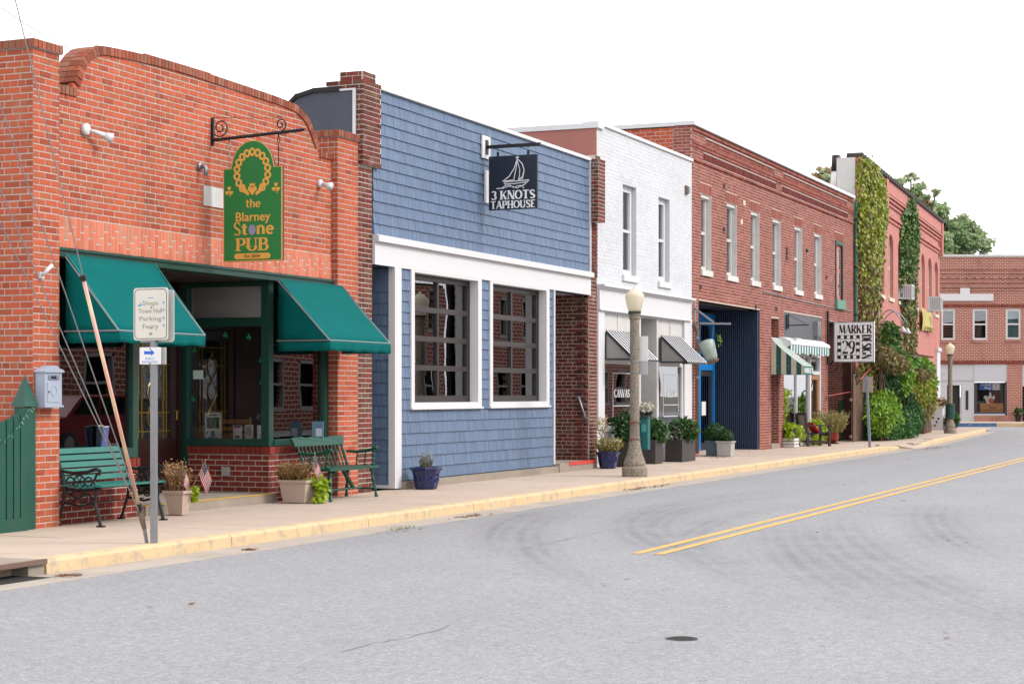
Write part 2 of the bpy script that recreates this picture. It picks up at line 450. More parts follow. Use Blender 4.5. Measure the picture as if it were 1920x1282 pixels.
# glyph strokes: ('T' thick / 't' thin / 'v' swelling, points); width
GL = {
 'K': (.82, [('T', [(.14, 0), (.14, 1)]), ('t', [(.22, .42), (.7, 1)]), ('T', [(.34, .58), (.7, 0)])]),
 'N': (.86, [('t', [(.12, 0), (.12, 1)]), ('T', [(.15, 1), (.72, 0)]), ('t', [(.75, 0), (.75, 1)])]),
 'O': (.9, [('v', arc(.45, .5, .36, .46, 0, 360, 20))]),
 'T': (.8, [('T', [(.4, 0), (.4, 1)]), ('t', [(.04, .96), (.76, .96)])]),
 'S': (.68, [('t', [(.58, .74), (.57, .86)]), ('v', arc(.34, .74, .22, .22, 30, 230, 8)), ('T', [(.2, .58), (.5, .4)]), ('v', arc(.34, .25, .24, .22, 50, -150, 8))]),
 'A': (.84, [('t', [(.08, 0), (.42, 1)]), ('T', [(.42, 1), (.74, 0)]), ('t', [(.2, .32), (.62, .32)])]),
 'P': (.72, [('T', [(.16, 0), (.16, 1)]), ('v', [(.16, .96), (.4, .96)] + arc(.4, .71, .22, .25, 80, -80, 8) + [(.16, .46)])]),
 'H': (.84, [('T', [(.15, 0), (.15, 1)]), ('T', [(.69, 0), (.69, 1)]), ('t', [(.15, .5), (.69, .5)])]),
 'U': (.82, [('T', [(.15, 1), (.15, .3)]), ('v', arc(.41, .3, .26, .27, 180, 360, 10)), ('t', [(.67, .3), (.67, 1)])]),
 'E': (.7, [('T', [(.15, 0), (.15, 1)]), ('t', [(.15, .96), (.62, .96)]), ('t', [(.15, .5), (.5, .5)]), ('t', [(.15, .04), (.62, .04)])]),
 'B': (.76, [('T', [(.16, 0), (.16, 1)]), ('v', [(.16, .96), (.38, .96)] + arc(.38, .74, .2, .22, 80, -80, 7) + [(.16, .52)]), ('v', [(.16, .52), (.4, .52)] + arc(.4, .28, .24, .24, 80, -80, 7) + [(.16, .04)])]),
 'R': (.8, [('T', [(.16, 0), (.16, 1)]), ('v', [(.16, .96), (.4, .96)] + arc(.4, .73, .22, .23, 80, -80, 8) + [(.16, .5)]), ('T', [(.36, .5), (.68, 0)])]),
 'M': (1.0, [('t', [(.1, 0), (.16, 1)]), ('T', [(.16, 1), (.48, .1)]), ('t', [(.5, .1), (.8, 1)]), ('T', [(.8, 1), (.88, 0)])]),
 'D': (.82, [('T', [(.16, 0), (.16, 1)]), ('v', [(.16, .96), (.35, .96)] + arc(.35, .5, .36, .46, 85, -85, 12) + [(.16, .04)])]),
 'I': (.34, [('T', [(.17, 0), (.17, 1)])]),
 'G': (.86, [('v', arc(.45, .5, .36, .46, 50, 330, 16)), ('T', [(.74, .08), (.74, .42)]), ('t', [(.5, .42), (.8, .42)])]),
 '3': (.66, [('v', arc(.32, .74, .22, .22, 150, -80, 9)), ('v', arc(.32, .27, .26, .24, 80, -150, 9))]),
 '2': (.66, [('v', arc(.33, .72, .24, .25, 160, -30, 9)), ('t', [(.54, .58), (.08, .05)]), ('T', [(.06, .06), (.62, .06)])]),
 '9': (.66, [('v', arc(.32, .68, .24, .28, 0, 360, 14)), ('T', [(.55, .66), (.46, .2), (.3, .02), (.14, .03)])]),
 't': (.46, [('T', [(.22, .06), (.22, .9)]), ('t', [(.03, .66), (.42, .66)]), ('t', [(.22, .06), (.42, .06)])]),
 'h': (.62, [('T', [(.12, 0), (.12, 1)]), ('v', arc(.3, .42, .18, .24, 160, 0, 6) + [(.48, 0)])]),
 'e': (.56, [('v', arc(.28, .34, .2, .31, 0, 320, 12)), ('t', [(.08, .36), (.48, .36)])]),
 'n': (.66, [('T', [(.12, 0), (.12, .68)]), ('v', arc(.3, .42, .2, .26, 160, 0, 6)), ('T', [(.5, .42), (.5, 0)])]),
 'C': (.8, [('v', arc(.45, .5, .36, .46, 45, 315, 14))]), 'V': (.8, [('T', [(.08, 1), (.4, 0)]), ('t', [(.4, 0), (.72, 1)])]),
 ' ': (.4, [])}
def glyphs(body, fr, a, b, d, h, m, parent, T=.2, t=.08, serif=0.0, width=None, sp=.02, ext=.003, name='lettering', rot=False):
    """carved style capitals: centred at a, baseline b"""
    mb = MB(); tot = sum(GL[c][0] + sp for c in body) - sp; q_ = 0
    sx = (width / (tot * h)) if width else 1.0
    x = 0
    for c in body:
        gw, st = GL[c]
        for k, pts in st:
            p2 = [((x + px_ - tot / 2) * h * sx, py_ * h) for px_, py_ in pts]
            if k == 'v':
                ws = []
                for i in range(len(p2)):
                    q, r_ = p2[max(i - 1, 0)], p2[min(i + 1, len(p2) - 1)]
                    dx, dy = r_[0] - q[0], r_[1] - q[1]; l = math.hypot(dx, dy) or 1
                    ws.append(h * (t + (T - t) * abs(dy / l) ** 1.5))
            else: ws = [h * (T if k == 'T' else t)] * len(p2)
            if rot: p2 = [(py_, -px_) for px_, py_ in p2]
            q_ += 1; mb.ribbon(fr, [(a + px_, b + py_) for px_, py_ in p2], ws, d, d + ext + (q_ % 4) * .0005)
            if serif and k in 'Tt' and len(pts) == 2 and abs(pts[0][1] - pts[1][1]) > .6:
                for px_, py_ in pts:
                    ww = h * sx * ((T if k == 'T' else t) / 2 + serif)
                    yy = py_ * h + (0 if py_ < .5 else -.07 * h); xx = (x + px_ - tot / 2) * h * sx
                    mb.fbox(fr, a + xx - ww, a + xx + ww, b + yy, b + yy + .07 * h, d, d + ext * .7 - (q_ % 3) * .0004 - (.0002 if py_ < .5 else 0))
        x += gw + sp
    return mb.build(name, m, parent)
def shamrock(mb, fr, a, b, s, d0, d1):
    for k in range(3):
        an = math.radians(90 + 120 * k); c = math.cos(an); s_ = math.sin(an)
        loc = [(0, .05), (.22, .3), (.3, .55), (.18, .72), (0, .6), (-.18, .72), (-.3, .55), (-.22, .3)]
        mb.fprism(fr, [(a + s * (y * c - x * s_), b + s * (y * s_ + x * c)) for x, y in loc], d0, d1)
    mb.ribbon(fr, [(a, b), (a + .05 * s, b - .4 * s), (a + .2 * s, b - .85 * s)], .12 * s, d0, d1)
def window(parent, fr, a0, a1, b0, b1, set_, fw, fm, pm, cols=1, rows=2, mun=.03, sill=None, sm=None, blind=None, bm_=None, name='window', deep=.08, label=None, blindpart=1.0):
    """frame set back by set_, with panes and sill as pieces of it"""
    mb = MB(); d1, d0 = -set_, -set_ - deep
    mb.fbox(fr, a0, a0 + fw, b0, b1, d0, d1); mb.fbox(fr, a1 - fw, a1, b0, b1, d0, d1)
    mb.fbox(fr, a0 + fw, a1 - fw, b0, b0 + fw, d0, d1); mb.fbox(fr, a0 + fw, a1 - fw, b1 - fw, b1, d0, d1)
    for i in range(1, cols):
        x = a0 + fw + (a1 - a0 - 2 * fw) * i / cols; mb.fbox(fr, x - mun / 2, x + mun / 2, b0 + fw, b1 - fw, d0 + .01, d1 - .008)
    for i in range(1, rows):
        z = b0 + fw + (b1 - b0 - 2 * fw) * i / rows; mb.fbox(fr, a0 + fw, a1 - fw, z - mun * .7, z + mun * .7, d0 + .012, d1 - .004)
    wn = mb.build(name, fm, parent, label=label)
    for i in range(cols):
        for k in range(rows):
            p = MB()
            x0, x1 = (a0 + fw + (a1 - a0 - 2 * fw) * (i + q) / cols for q in (0, 1))
            z0, z1 = (b0 + fw + (b1 - b0 - 2 * fw) * (k + q) / rows for q in (0, 1))
            p.fbox(fr, x0, x1, z0, z1, d0 + .03, d0 + .036)
            p.build('pane', pm, wn)
    if sill:
        p = MB(); p.fbox(fr, a0 - sill, a1 + sill, b0 - .13, b0 - .002, -set_ - deep, .05); p.build('sill', sm or fm, wn)
    if blind:
        p = MB(); n = int((b1 - b0) * blindpart / .05)
        for i in range(n):
            z = b1 - fw - i * .05; p.hexa(fr.P(a0 + fw, z - .05, d0 - .03), fr.u * (a1 - a0 - 2 * fw), UP * .048 + fr.n * .014, fr.n * .003)
        p.build('blind', blind, wn)
    return wn
# ================================================================== materials of the place
M_pub = brickmat('pub_brick', ['#93442f', '#ad5137', '#b7583b', '#bb5c3f', '#b4573a', '#b0583c', '#aa5e40', '#9f4e36'], var=.24, stain=.12, soot=.1)
M_riser = brickmat('dark_face_brick', ['#6a2a20', '#7c3026', '#83352a', '#742d24'], stain=.1)
M_sold = brickmat('pale_soldier_brick', ['#c8694f', '#cf7558', '#d17c60', '#c2644c', '#b98368'], var=.2, stain=.25)
M_mort = mat('mortar_pale', '#b8ada2', .95, .3, 5, .3, dirt=.25)
M_oldbrick = brickmat('old_brick', ['#532822', '#6b3229', '#7c3a2e', '#5e2e28', '#70503c'], stain=.25, soot=.3)
M_mk = brickmat('red_brick', ['#7a4036', '#8a4a3e', '#935246', '#9b5a4b', '#83453b'], stain=.22, soot=.2, staincol=(.42, .3, .27))
M_mkmort = mat('mortar_pink', '#b5a097', .95, .25, 3, .3)
M_whitebrick = brickmat('white_painted_brick', ['#c3c4c7', '#c8c9cb', '#cbccce', '#c6c7c9'], var=.05, bmp=.12)
M_whitejoint = mat('white_painted_joint', '#bdbfc3', .8, .08)
M_orange = brickmat('orange_brick', ['#a0442c', '#b4502f', '#bd5735', '#8f4434'], stain=.15)
M_white = mat('white_paint', '#cbcacb', .55, .05, 5, spec=.4)
M_offwhite = mat('aged_white_paint', '#c3c1bd', .6, .1, 5, dirt=.25)
M_green = mat('dark_green_paint', '#0b3c30', .5, .2, 6, dirt=.12)
M_greenb = mat('green_painted_wood', '#0b4a3c', .5, .25, 9, .1, dirt=.12)
M_teal = mat('teal_slat_paint', '#246f64', .5, .2, 9, .1)
M_canvas = mat('teal_canvas', '#005c5a', .9, .2, 2.2, .15, fine=300, spec=.12)
M_iron = mat('black_iron', '#15171a', .5, .2, 20, spec=.4)
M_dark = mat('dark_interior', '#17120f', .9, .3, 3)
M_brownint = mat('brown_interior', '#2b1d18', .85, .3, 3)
M_door = mat('dark_brown_door', '#2a1513', .35, .2, 6)
M_brass = mat('brass_came', '#a58238', .35, .1, metal=.7)
M_conc = mat('weathered_concrete', '#94887b', .92, .28, 2.4, .4, dirt=.35, dirtcol=(.16, .13, .1))
M_walk = mat('sidewalk_concrete', '#b4a191', .93, .14, 1.4, .3, dirt=.2, dirtcol=(.24, .19, .15), isl=.03)
M_galv = mat('galvanized_steel', '#8c8d90', .45, .2, 14, metal=.6)
M_rust = mat('rusty_steel', '#6d5a50', .8, .3, 12, .2, dirt=.4, dirtcol=(.2, .07, .03))
M_glass = glassmat('window_glass', (.98, .98, .98), wavy=0)
M_shopglass = glassmat('shop_glass', (.95, .955, .955), 1.4, .003, .08)
M_blindm = mat('blind_slats', '#e6e2dc', .7, .05)
M_signgreen = mat('sign_green', '#17783c', .4, .1, 6)
M_gold = mat('sign_gold', '#d9a44c', .45, .1, 20)
M_navy = mat('sign_navy', '#141d2b', .4, .1, 8)
M_signwhite = mat('sign_white', '#e2e2e2', .45, .04)
M_black = mat('sign_black', '#151515', .5, .05)
M_bluesign = mat('sign_blue', '#1f63c8', .45, .04)
M_terr = mat('beige_plastic', '#b5a193', .6, .08, 4, dirt=.1)
M_bluepot = mat('cobalt_glaze', '#101f55', .18, .35, 7, spec=.7)
M_soil = mat('potting_soil', '#2a1d14', .95, .3, 30, .5)
M_roof = mat('roof_membrane', '#8d8d8e', .8, .15, 1)
M_paper = mat('paper', '#d9d6d0', .7, .05)
M_wood = mat('chair_wood', '#9b6a3a', .5, .25, 10)

# ---- road
def roadmat():
    m, n, b = nodes_of('asphalt')
    pos = add(n, 'NewGeometry').outputs['Position']
    c = ramp(n, noise(n, .35, 6, .6), [(.222, .222, .229), (.275, .274, .279)])
    sp = noise(n, 20, 8, 1.0); sp2 = noise(n, 110, 3, .9)
    c = mixc(n, 1.0, c, ramp(n, maprange(n, sp, .36, .64, 0, 1), [(.45,) * 3, (.78,) * 3, (1.0,) * 3, (1.15,) * 3, (1.9,) * 3]), 'MULTIPLY')
    c = mixc(n, .8, c, ramp(n, maprange(n, sp2, .3, .7, 0, 1), [(.5,) * 3, (1.0,) * 3, (1.6,) * 3]), 'MULTIPLY')
    # polished wheel paths and rubber left by turning tyres
    sx = add(n, 'SeparateXYZ'); n.links.new(pos, sx.inputs[0])
    nz = noise(n, 1.3, 6, .7)
    def circle3(p, q, r):
        (ax, ay), (bx, by), (cx, cy) = p, q, r
        d = 2 * (ax * (by - cy) + bx * (cy - ay) + cx * (ay - by))
        ux = ((ax * ax + ay * ay) * (by - cy) + (bx * bx + by * by) * (cy - ay) + (cx * cx + cy * cy) * (ay - by)) / d
        uy = ((ax * ax + ay * ay) * (cx - bx) + (bx * bx + by * by) * (ax - cx) + (cx * cx + cy * cy) * (bx - ax)) / d
        return ux, uy, math.hypot(ax - ux, ay - uy)
    fac = None
    for trio, wd, ln in ((((988, 1024), (984, 1003), (1201, 927)), .3, 6.5), (((1201, 1003), (1193, 976), (1437, 921)), .34, 9), (((1236, 1003), (1229, 986), (1466, 927)), .3, 8.5), (((930, 1025), (940, 985), (1080, 945)), .26, 5),
                     (((1300, 1040), (1290, 1006), (1560, 938)), .3, 7), (((1537, 950), (1572, 1045), (1672, 1104)), .5, 5.5), (((1600, 940), (1640, 1040), (1800, 1120)), .4, 6.5), (((1761, 945), (1755, 986), (1850, 1045)), .45, 5), (((1480, 960), (1500, 1050), (1640, 1140)), .4, 5)):
        pa, pb, pc_ = [G(*q, -.13) for q in trio]
        ux, uy, rr = circle3(pa, pb, pc_)
        v = add(n, 'VectorMath', operation='DISTANCE'); n.links.new(pos, v.inputs[0]); v.inputs[1].default_value = (ux, uy, -.13)
        v2 = add(n, 'VectorMath', operation='DISTANCE'); n.links.new(pos, v2.inputs[0]); v2.inputs[1].default_value = (*pb, -.13)
        dr = math_(n, 'SUBTRACT', v.outputs['Value'], rr)
        s_ = maprange(n, math_(n, 'ABSOLUTE', dr), wd * .2, wd * 1.3, 1, 0)
        s_ = math_(n, 'MULTIPLY', s_, maprange(n, math_(n, 'SINE', math_(n, 'MULTIPLY', dr, 34.0)), -1, 1, .5, 1))
        s_ = math_(n, 'MULTIPLY', s_, maprange(n, v2.outputs['Value'], ln * .35, ln, 1, 0))
        fac = s_ if fac is None else math_(n, 'MAXIMUM', fac, s_)
    fac = math_(n, 'MULTIPLY', fac, maprange(n, nz, .38, .62, .16, .5))
    c = mixc(n, fac, c, (.1, .1, .105))
    # lane wear running along the street
    wv = math_(n, 'SINE', math_(n, 'MULTIPLY', sx.outputs['Y'], 3.4))
    c = mixc(n, maprange(n, wv, .2, 1, 0, .06), c, (.15, .15, .155))
    c = mixc(n, maprange(n, noise(n, 1.1, 6, .7), .6, .78, 0, .35), c, (.13, .13, .13))
    n.links.new(c, b.inputs['Base Color']); b.inputs['Roughness'].default_value = .9; b.inputs['Specular IOR Level'].default_value = .3
    bump(n, b, sp, .5, .006)
    return m
M_road = roadmat()
def paintmat(name, col, wear=.5, under=(.3, .28, .25), lo=.5, hi=.62, scale=7):
    m, n, b = nodes_of(name)
    k = maprange(n, noise(n, scale, 8, .72), lo, hi, 0, wear)
    c = mixc(n, k, lin(col), under)
    c = mixc(n, 1.0, c, ramp(n, noise(n, 1.2, 4), [(.82,) * 3, (1.1,) * 3]), 'MULTIPLY')
    n.links.new(c, b.inputs['Base Color']); b.inputs['Roughness'].default_value = .8
    bump(n, b, noise(n, 60, 4), .3)
    return m
M_yellow = paintmat('yellow_kerb_paint', '#c9ae86', .9, (.36, .3, .23), .5, .64, 5)
M_line = paintmat('yellow_road_paint', '#cda04e', .8, (.26, .25, .22), .5, .64, 26)
M_gutter = mat('gutter_concrete', '#a59a8e', .95, .25, 2, .4, dirt=.4, dirtcol=(.16, .14, .12))

def struct(o):
    o['kind'] = 'structure'; return o
m = MB(); m.box(-500, 900, -600, 800, -.6, -.22)
struct(m.build('ground', mat('ground_soil', '#6d675c', .95, .2, .5)))
m = MB(); m.box(-70, 150, -90, 60, -.2, -.13)
road = struct(m.build('road', M_road))
# double yellow line
p0, p1 = Vector(G(1213, 1038.5, -.13)), Vector(G(1920, 860.5, -.13))
for off in (-.115, .115):
    m = MB(); dv = (p1 - p0).normalized(); nv = Vector((-dv.y, dv.x)) * off; w2 = Vector((-dv.y, dv.x)) * .052
    e0, e1 = p0 + nv, p0 + dv * 75 + nv
    m.quad(*[(q.x, q.y, -.126) for q in (e0 - w2, e1 - w2, e1 + w2, e0 + w2)])
    m.build('yellow_line', M_line, road)
# cracks in the asphalt
M_crack = mat('crack_filler', '#7a797a', .95, .3, 9)
for trail in ([(640, 1222), (700, 1206), (780, 1192), (860, 1165)], [(1600, 958), (1730, 968), (1830, 970), (1920, 974)], [(985, 1028), (1060, 1012), (1130, 995)]):
    pts = [Vector(G(*q, -.13)) for q in trail]; m = MB(); l = []
    for a, b in zip(pts, pts[1:]):
        k = max(4, int((b - a).length / .12))
        l += [a.lerp(b, i / k) + Vector((R.uniform(-.03, .03), R.uniform(-.03, .03))) for i in range(k)]
    for a, b in zip(l, l[1:]):
        d = (b - a).normalized(); nn = Vector((-d.y, d.x)) * R.uniform(.002, .006)
        m.quad((*(a - nn), -.1272), (*(b - nn), -.1272), (*(b + nn), -.1272), (*(a + nn), -.1272))
    m.build('crack', M_crack, road)

# ---- pavement in front of the shops: slabs
KY, KX1, KX2 = -2.38, 13.02, 52.6
FP = Frame((57.15, 0, 0), (math.cos(math.radians(3.4)), math.sin(math.radians(3.4)), 0))
m = MB(); m.box(-6, 57, -2.2, 0.4, -.2, -.02)
sidewalk = struct(m.build('sidewalk', M_walk))
x = -6.0
while x < 56.9:
    x1 = min(x + 1.62, 57.0)
    y0 = KY + .17 if x > 12 or x1 < 11 else KY + .05
    for ya, yb in ((y0, -1.05), (-1.05, .12)):
        if 52.9 < x < 54.6 and ya == y0: ya = y0 - .2
        m = MB(); m.box(x + .004, x1 - .004, ya + .003, yb - .004, -.05, R.uniform(-.0015, .0015)); m.build('slab', M_walk, sidewalk)
    x = x1
m = MB()
m.fbox(FP, 0, 17.6, -.2, -.02, -.5, 2.2)
walk2 = struct(m.build('sidewalk_by_corner', M_walk))
for i in range(14):
    a0, a1 = i * 1.6, i * 1.6 + 1.592
    if a0 > 22: break
    for d0, d1 in ((-3.5 if a0 > 16 else -.3, .9), (.904, 2.32 if i else 1.9)):
        m = MB(); m.fbox(FP, a0, a1, -.05, R.uniform(-.0015, .0015), d0, d1); m.build('slab', M_walk, walk2)
# kerbs: rounded nose, laid in lengths
def kerb_len(fr, a0, a1, d, parent, mt, w_=.16, h=.005, low=(1, 1), name='kerb_stone', c=(0, 0)):
    m = MB(); prof = [(-w_, -.2), (-w_, 0), (-.05, 0), (-.018, -.008), (0, -.03), (.018, -.2)]
    n = 6
    rows = []
    for i in range(n + 1):
        t = i / n; a = a0 + (a1 - a0) * t; dr = (low[0] * (1 - t) + low[1] * t)
        sh = c[0] * (1 - t) ** 2 + c[1] * t ** 2
        rows.append([fr.P(a, (z + h) * 1.0 - (1 - dr) * .1 if z > -.15 else z, d + q + sh) for q, z in prof])
    k = len(prof)
    for r in rows: m.v += [tuple(p) for p in r]
    for i in range(n):
        for j in range(k):
            a, b = i * k + j, i * k + (j + 1) % k
            m.f.append((a, a + k, b + k, b))
    m.f.append(tuple(range(k))); m.f.append(tuple(reversed(range(n * k, n * k + k))))
    return m.build(name, mt, parent)
kerb = struct(thing('kerb', 'x', 'x')); del kerb['label'], kerb['category']
x = KX1
while x < KX2:
    x1 = min(x + 3.05, KX2); kerb_len(FR, x + .006, x1 - .006, -KY, kerb, M_yellow, low=(1, 1 if x1 < KX2 else .25), c=(0, 0 if x1 < KX2 else -.12)); x = x1
x = -6
while x < 9.4: kerb_len(FR, x, x + 3.0, -KY, kerb, M_yellow); x += 3.02
kerb2 = struct(thing('corner_kerb', 'x', 'x')); del kerb2['label'], kerb2['category']
a = -2.6
while a < 20:
    a1 = min(a + 3.05, 20.1); kerb_len(FP, a + .006, a1 - .006, 2.42, kerb2, M_yellow, low=(.3 if a < -2 else 1, 1), c=(-.12 if a < -2 else 0, -.0 if a1 < 20 else -.7)); a = a1
# gutter strip along the kerb
m = MB(); m.box(-6, 53.5, KY - .5, KY + .1, -.2, -.126)
struct(m.build('gutter', M_gutter))
m = MB(); m.fbox(FP, -2.6, 20, -.2, -.1255, 2.3, 2.8)
struct(m.build('corner_gutter', M_gutter))
m = MB(); m.hexa((52.4, -2.75, -.3), (2.5, 0, 0), (0, .75, 0), (0, 0, .174)); k = len(m.v); m.v[6] = (54.9, -2.0, .004); m.v[7] = (52.4, -2.0, .004)
struct(m.build('kerb_apron', M_walk))
# storm drain
t = thing('storm_drain', 'storm drain inlet with weathered steel edged lid at the end of the yellow kerb', 'storm drain', (12.2, KY, 0))
m = MB(); m.box(9.45, 13.0, KY + .0, KY + .95, -.028, .008); m.build('lid', M_conc, t)
m = MB(); m.box(9.45, 13.0, KY - .035, KY - .002, -.03, .012); m.build('steel_edge', M_rust, t)
m = MB(); m.box(12.78, 13.0, KY + .0, KY + .3, -.25, -.03); m.build('cheek', M_conc, t)
m = MB(); m.box(9.5, 12.78, KY + .3, KY + .36, -.7, -.03); m.build('throat', mat('drain_dark', '#0a0a0a', .9), t)
m = MB(); m.box(9.5, 12.8, KY - .22, KY + .3, -.12455, -.1225); m.build('silt_and_shadow', mat('drain_silt_shadow', '#1b1712', .95, .4, 8), t)  # dark silt strip, with the shadow at the inlet put into its colour
# valve cover in the road
x_, y_ = G(1278, 1197, -.13)
t = thing('valve_cover', 'small round iron valve cover sunk in the asphalt', 'valve cover', (x_, y_, -.13))
for nm, r, z, mt in (('rim', .105, .0045, mat('worn_asphalt_rim', '#4a494a', .95, .5, 40, .5)), ('lid', .086, .0062, mat('valve_dark', '#0c0c0c', .9, .4, 30))):
    m = MB(); ring = [(x_ + r * R.uniform(.86, 1.1) * math.cos(i * .349), y_ + r * R.uniform(.86, 1.1) * math.sin(i * .349), -.1305) for i in range(18)]
    m.prism(ring, (0, 0, z)); m.build(nm, mt, t)

# ================================================================== THE PUB
PUBW = FR.off(-.10)
a_l, a_r = 16.39, 22.78
pub = thing('pub', 'low orange brick pub with curved parapet and green storefront', 'building', (19.6, 3, 0))
S = Sink(); SC = Sink(); SS = Sink(); SR = Sink()
prof = [(16.776, 4.938), (16.815, 5.003), (16.844, 5.080), (16.884, 5.152), (16.923, 5.210), (16.973, 5.257), (17.033, 5.316), (17.153, 5.388), (17.316, 5.435), (17.8, 5.462), (18.47, 5.487), (19.06, 5.492), (19.66, 5.475), (20.7, 5.455), (21.3, 5.44), (21.76, 5.41), (22.1, 5.28), (22.33, 5.02), (22.42, 4.89)]
def arch_z(a):
    if a <= prof[0][0] or a >= prof[-1][0]: return 4.86
    for (x0, z0), (x1, z1) in zip(prof, prof[1:]):
        if x0 <= a <= x1: return z0 + (z1 - z0) * (a - x0) / (x1 - x0)
SOLD0, SOLD1 = 3.065, 3.42
m = MB()
m.fprism(PUBW, [(a_l, SOLD1), (a_r, SOLD1), (a_r, 4.78)] + [(x, z - .1 if 4.9 < z else 4.78) for x, z in prof[::-1]] + [(a_l, 4.78)], -.3, -.004)
m.fbox(PUBW, a_l, a_r, SOLD0, SOLD1, -.3, -.004)
m.box(15.93 + .004, 16.39 - .004, .004, .46, -.1, 5.16); m.box(22.78 + .004, 23.40 - .004, .004, .46, -.1, 5.1)
m.box(15.93 + .004, 16.23, .46, 9, -.1, 4.85)                      # side wall
m.box(23.0, 23.38, .46, 9, -.1, 4.6); m.box(16.2, 23.0, 8.7, 9, -.1, 4.6)
m.build('wall', M_mort, pub)
m = MB(); m.box(16.2, 23.05, .41, 8.75, 4.1, 4.3); m.build('roof', M_roof, pub)
S.field(PUBW, a_l, a_r, SOLD1, 5.5, mask=lambda a, z: z + .012 < arch_z(a) - (.0 if arch_z(a) > 4.9 else .085), phase=2)
# pillars, front and street end faces
S.field(FR, 15.93, 16.39, -.02, 5.16, header=0, Lb=.2095); S.field(FR, 22.78, 23.40, -.02, 5.1, header=0, Lb=.2095)
sl = side(15.93); S.field(sl, -.46, 0, 4.9, 5.16, header=0); S.field(sl, -7, 0, -.02, 4.9, header=6)
sr = side(22.78); S.field(sr, -.16, 0, -.02, 5.1, header=0, Lb=.2); S.field(sr, -.46, -.16, 4.6, 5.1, header=0, Lb=.2)
# pillar caps
for x0, x1, zt in ((15.93, 16.39, 5.16), (22.78, 23.40, 5.10)):
    SC.soldier(FR, x0 - .03, x1 + .03, zt, zt + .105, wb=.078, proud=.03, depth=.25)
    SC.soldier(side(x0), -.46, .03, zt, zt + .105, wb=.078, proud=.03, depth=.1)
    m = MB(); m.box(x0 - .02, x1 + .02, -.02, .46, zt + .002, zt + .1); m.build('cap_core', M_mort, pub)
# coping: bricks on edge following the curve
pts = []
for (x0, z0), (x1, z1) in zip(prof, prof[1:]):
    k = 12
    pts += [Vector((x0 + (x1 - x0) * i / k, z0 + (z1 - z0) * i / k)) for i in range(k)]
pts.append(Vector(prof[-1])); acc = 0; last = pts[0]; step = .0745; marks = [pts[0]]
for p in pts[1:]:
    while (p - last).length >= step: last = last + (p - last).normalized() * step; marks.append(last)
for p, q in zip(marks, marks[1:]):
    d = (q - p); nn = Vector((-d.y, d.x)).normalized()
    lo = p - nn * .105
    for dd0, dd1 in ((.02, .16), (-.145, .155)):
        o = PUBW.P(lo.x + d.x * .07, lo.y + d.y * .07, dd0 if dd0 > 0 else dd0)
        SC.b.append((o, PUBW.u * d.x * .88 + UP * d.y * .88, PUBW.n * -dd1, PUBW.u * nn.x * .105 + UP * nn.y * .105))
SC.soldier(PUBW, a_l, 16.82, 4.765, 4.872, wb=.077, proud=.02, depth=.3); SC.soldier(PUBW, 22.42, a_r, 4.765, 4.872, wb=.077, proud=.02, depth=.3)
SS.soldier(PUBW, a_l, a_r, SOLD0, SOLD1, wb=.0735, split=2)
# riser under the windows
yb = 1.52; XR = 21.13; XL = 18.09
RET = side(XR)
SR.field(RET, -yb, -.15, -.02, .625, header=0); SR.soldier(RET, -yb, -.12, .63, .745, wb=.078, proud=.02, depth=.12)
FB = FR.off(-.15)
SR.field(FB, XR, 22.78, -.02, .625, header=0); SR.soldier(FB, XR - .02, 22.78, .63, .745, wb=.078, proud=.02, depth=.12)
SR.field(FB, 16.39, XL, -.02, .58, header=0); SR.soldier(FB, 16.39, XL + .02, .585, .70, wb=.078, proud=.02, depth=.12)
m = MB(); m.box(XR + .004, 22.78, .154, .4, -.02, .735); m.box(XR + .004, XR + .25, .4, yb, -.02, .735); m.build('riser', M_mort, pub); m = MB(); m.box(16.39, XL - .004, .154, .4, -.02, .69)
m.box(XL - .25, XL - .004, .4, yb, -.02, .69)
m.build('riser', M_mort, pub)
S.finish('brick', M_pub, pub, stuffname='brickwork'); SC.finish('coping_brick', brickmat('coping_brick', ['#7d4030', '#95503a', '#a5604a', '#8a5642', '#9c6a54'], soot=.45), pub, limit=220, stuffname='coping_brickwork')
SS.finish('soldier_brick', M_sold, pub, limit=220, stuffname='soldier_brickwork'); SR.finish('riser_brick', M_riser, pub, limit=200, stuffname='riser_brickwork')
# green steel lintel
m = MB(); m.fbox(PUBW, a_l + .004, a_r - .004, 2.965, 3.062, -.2, .035); m.fbox(PUBW, a_l + .004, a_r - .004, 3.035, 3.064, .035, .055)
m.build('lintel', M_green, pub)
# storefront frames
m = MB()
m.fbox(FB, XL - .1, XL, .70, 2.96, -.1, .0); m.fbox(FB, 16.395, 16.47, .70, 2.96, -.1, .0); m.fbox(FB, 16.47, XL - .1, .70, .815, -.1, .03)
m.build('window_frame', M_green, pub)
m = MB()
m.fbox(FB, XR, XR + .11, .747, 2.96, -.1, 0); m.fbox(FB, 22.66, 22.775, .747, 2.96, -.1, 0); m.fbox(FB, XR + .11, 22.66, .747, .83, -.1, .02)
m.build('window_frame', M_green, pub)
m = MB()
m.fbox(RET, -yb, -yb + .09, -.02, 2.96, -.1, .035); m.fbox(RET, -.27, -.152, .747, 2.96, -.1, .01); m.fbox(RET, -yb + .09, -.27, .747, .84, -.1, .01)
m.fbox(RET, -yb + .09, -.27, 2.36, 2.47, -.1, .012); m.fbox(RET, -yb + .09, -.27, 2.9, 2.96, -.1, .012)
fr_ret = m.build('window_frame', M_green, pub)
for fr, a0, a1, b0, b1 in ((FB, 16.47, XL - .1, .815, 2.96), (FB, XR + .11, 22.66, .83, 2.96), (RET, -yb + .09, -.27, .84, 2.36), (RET, -yb + .09, -.27, 2.47, 2.9)):
    m = MB(); m.fbox(fr, a0, a1, b0, b1, -.06, -.053); m.build('pane', M_glass if fr is RET else M_shopglass, pub)
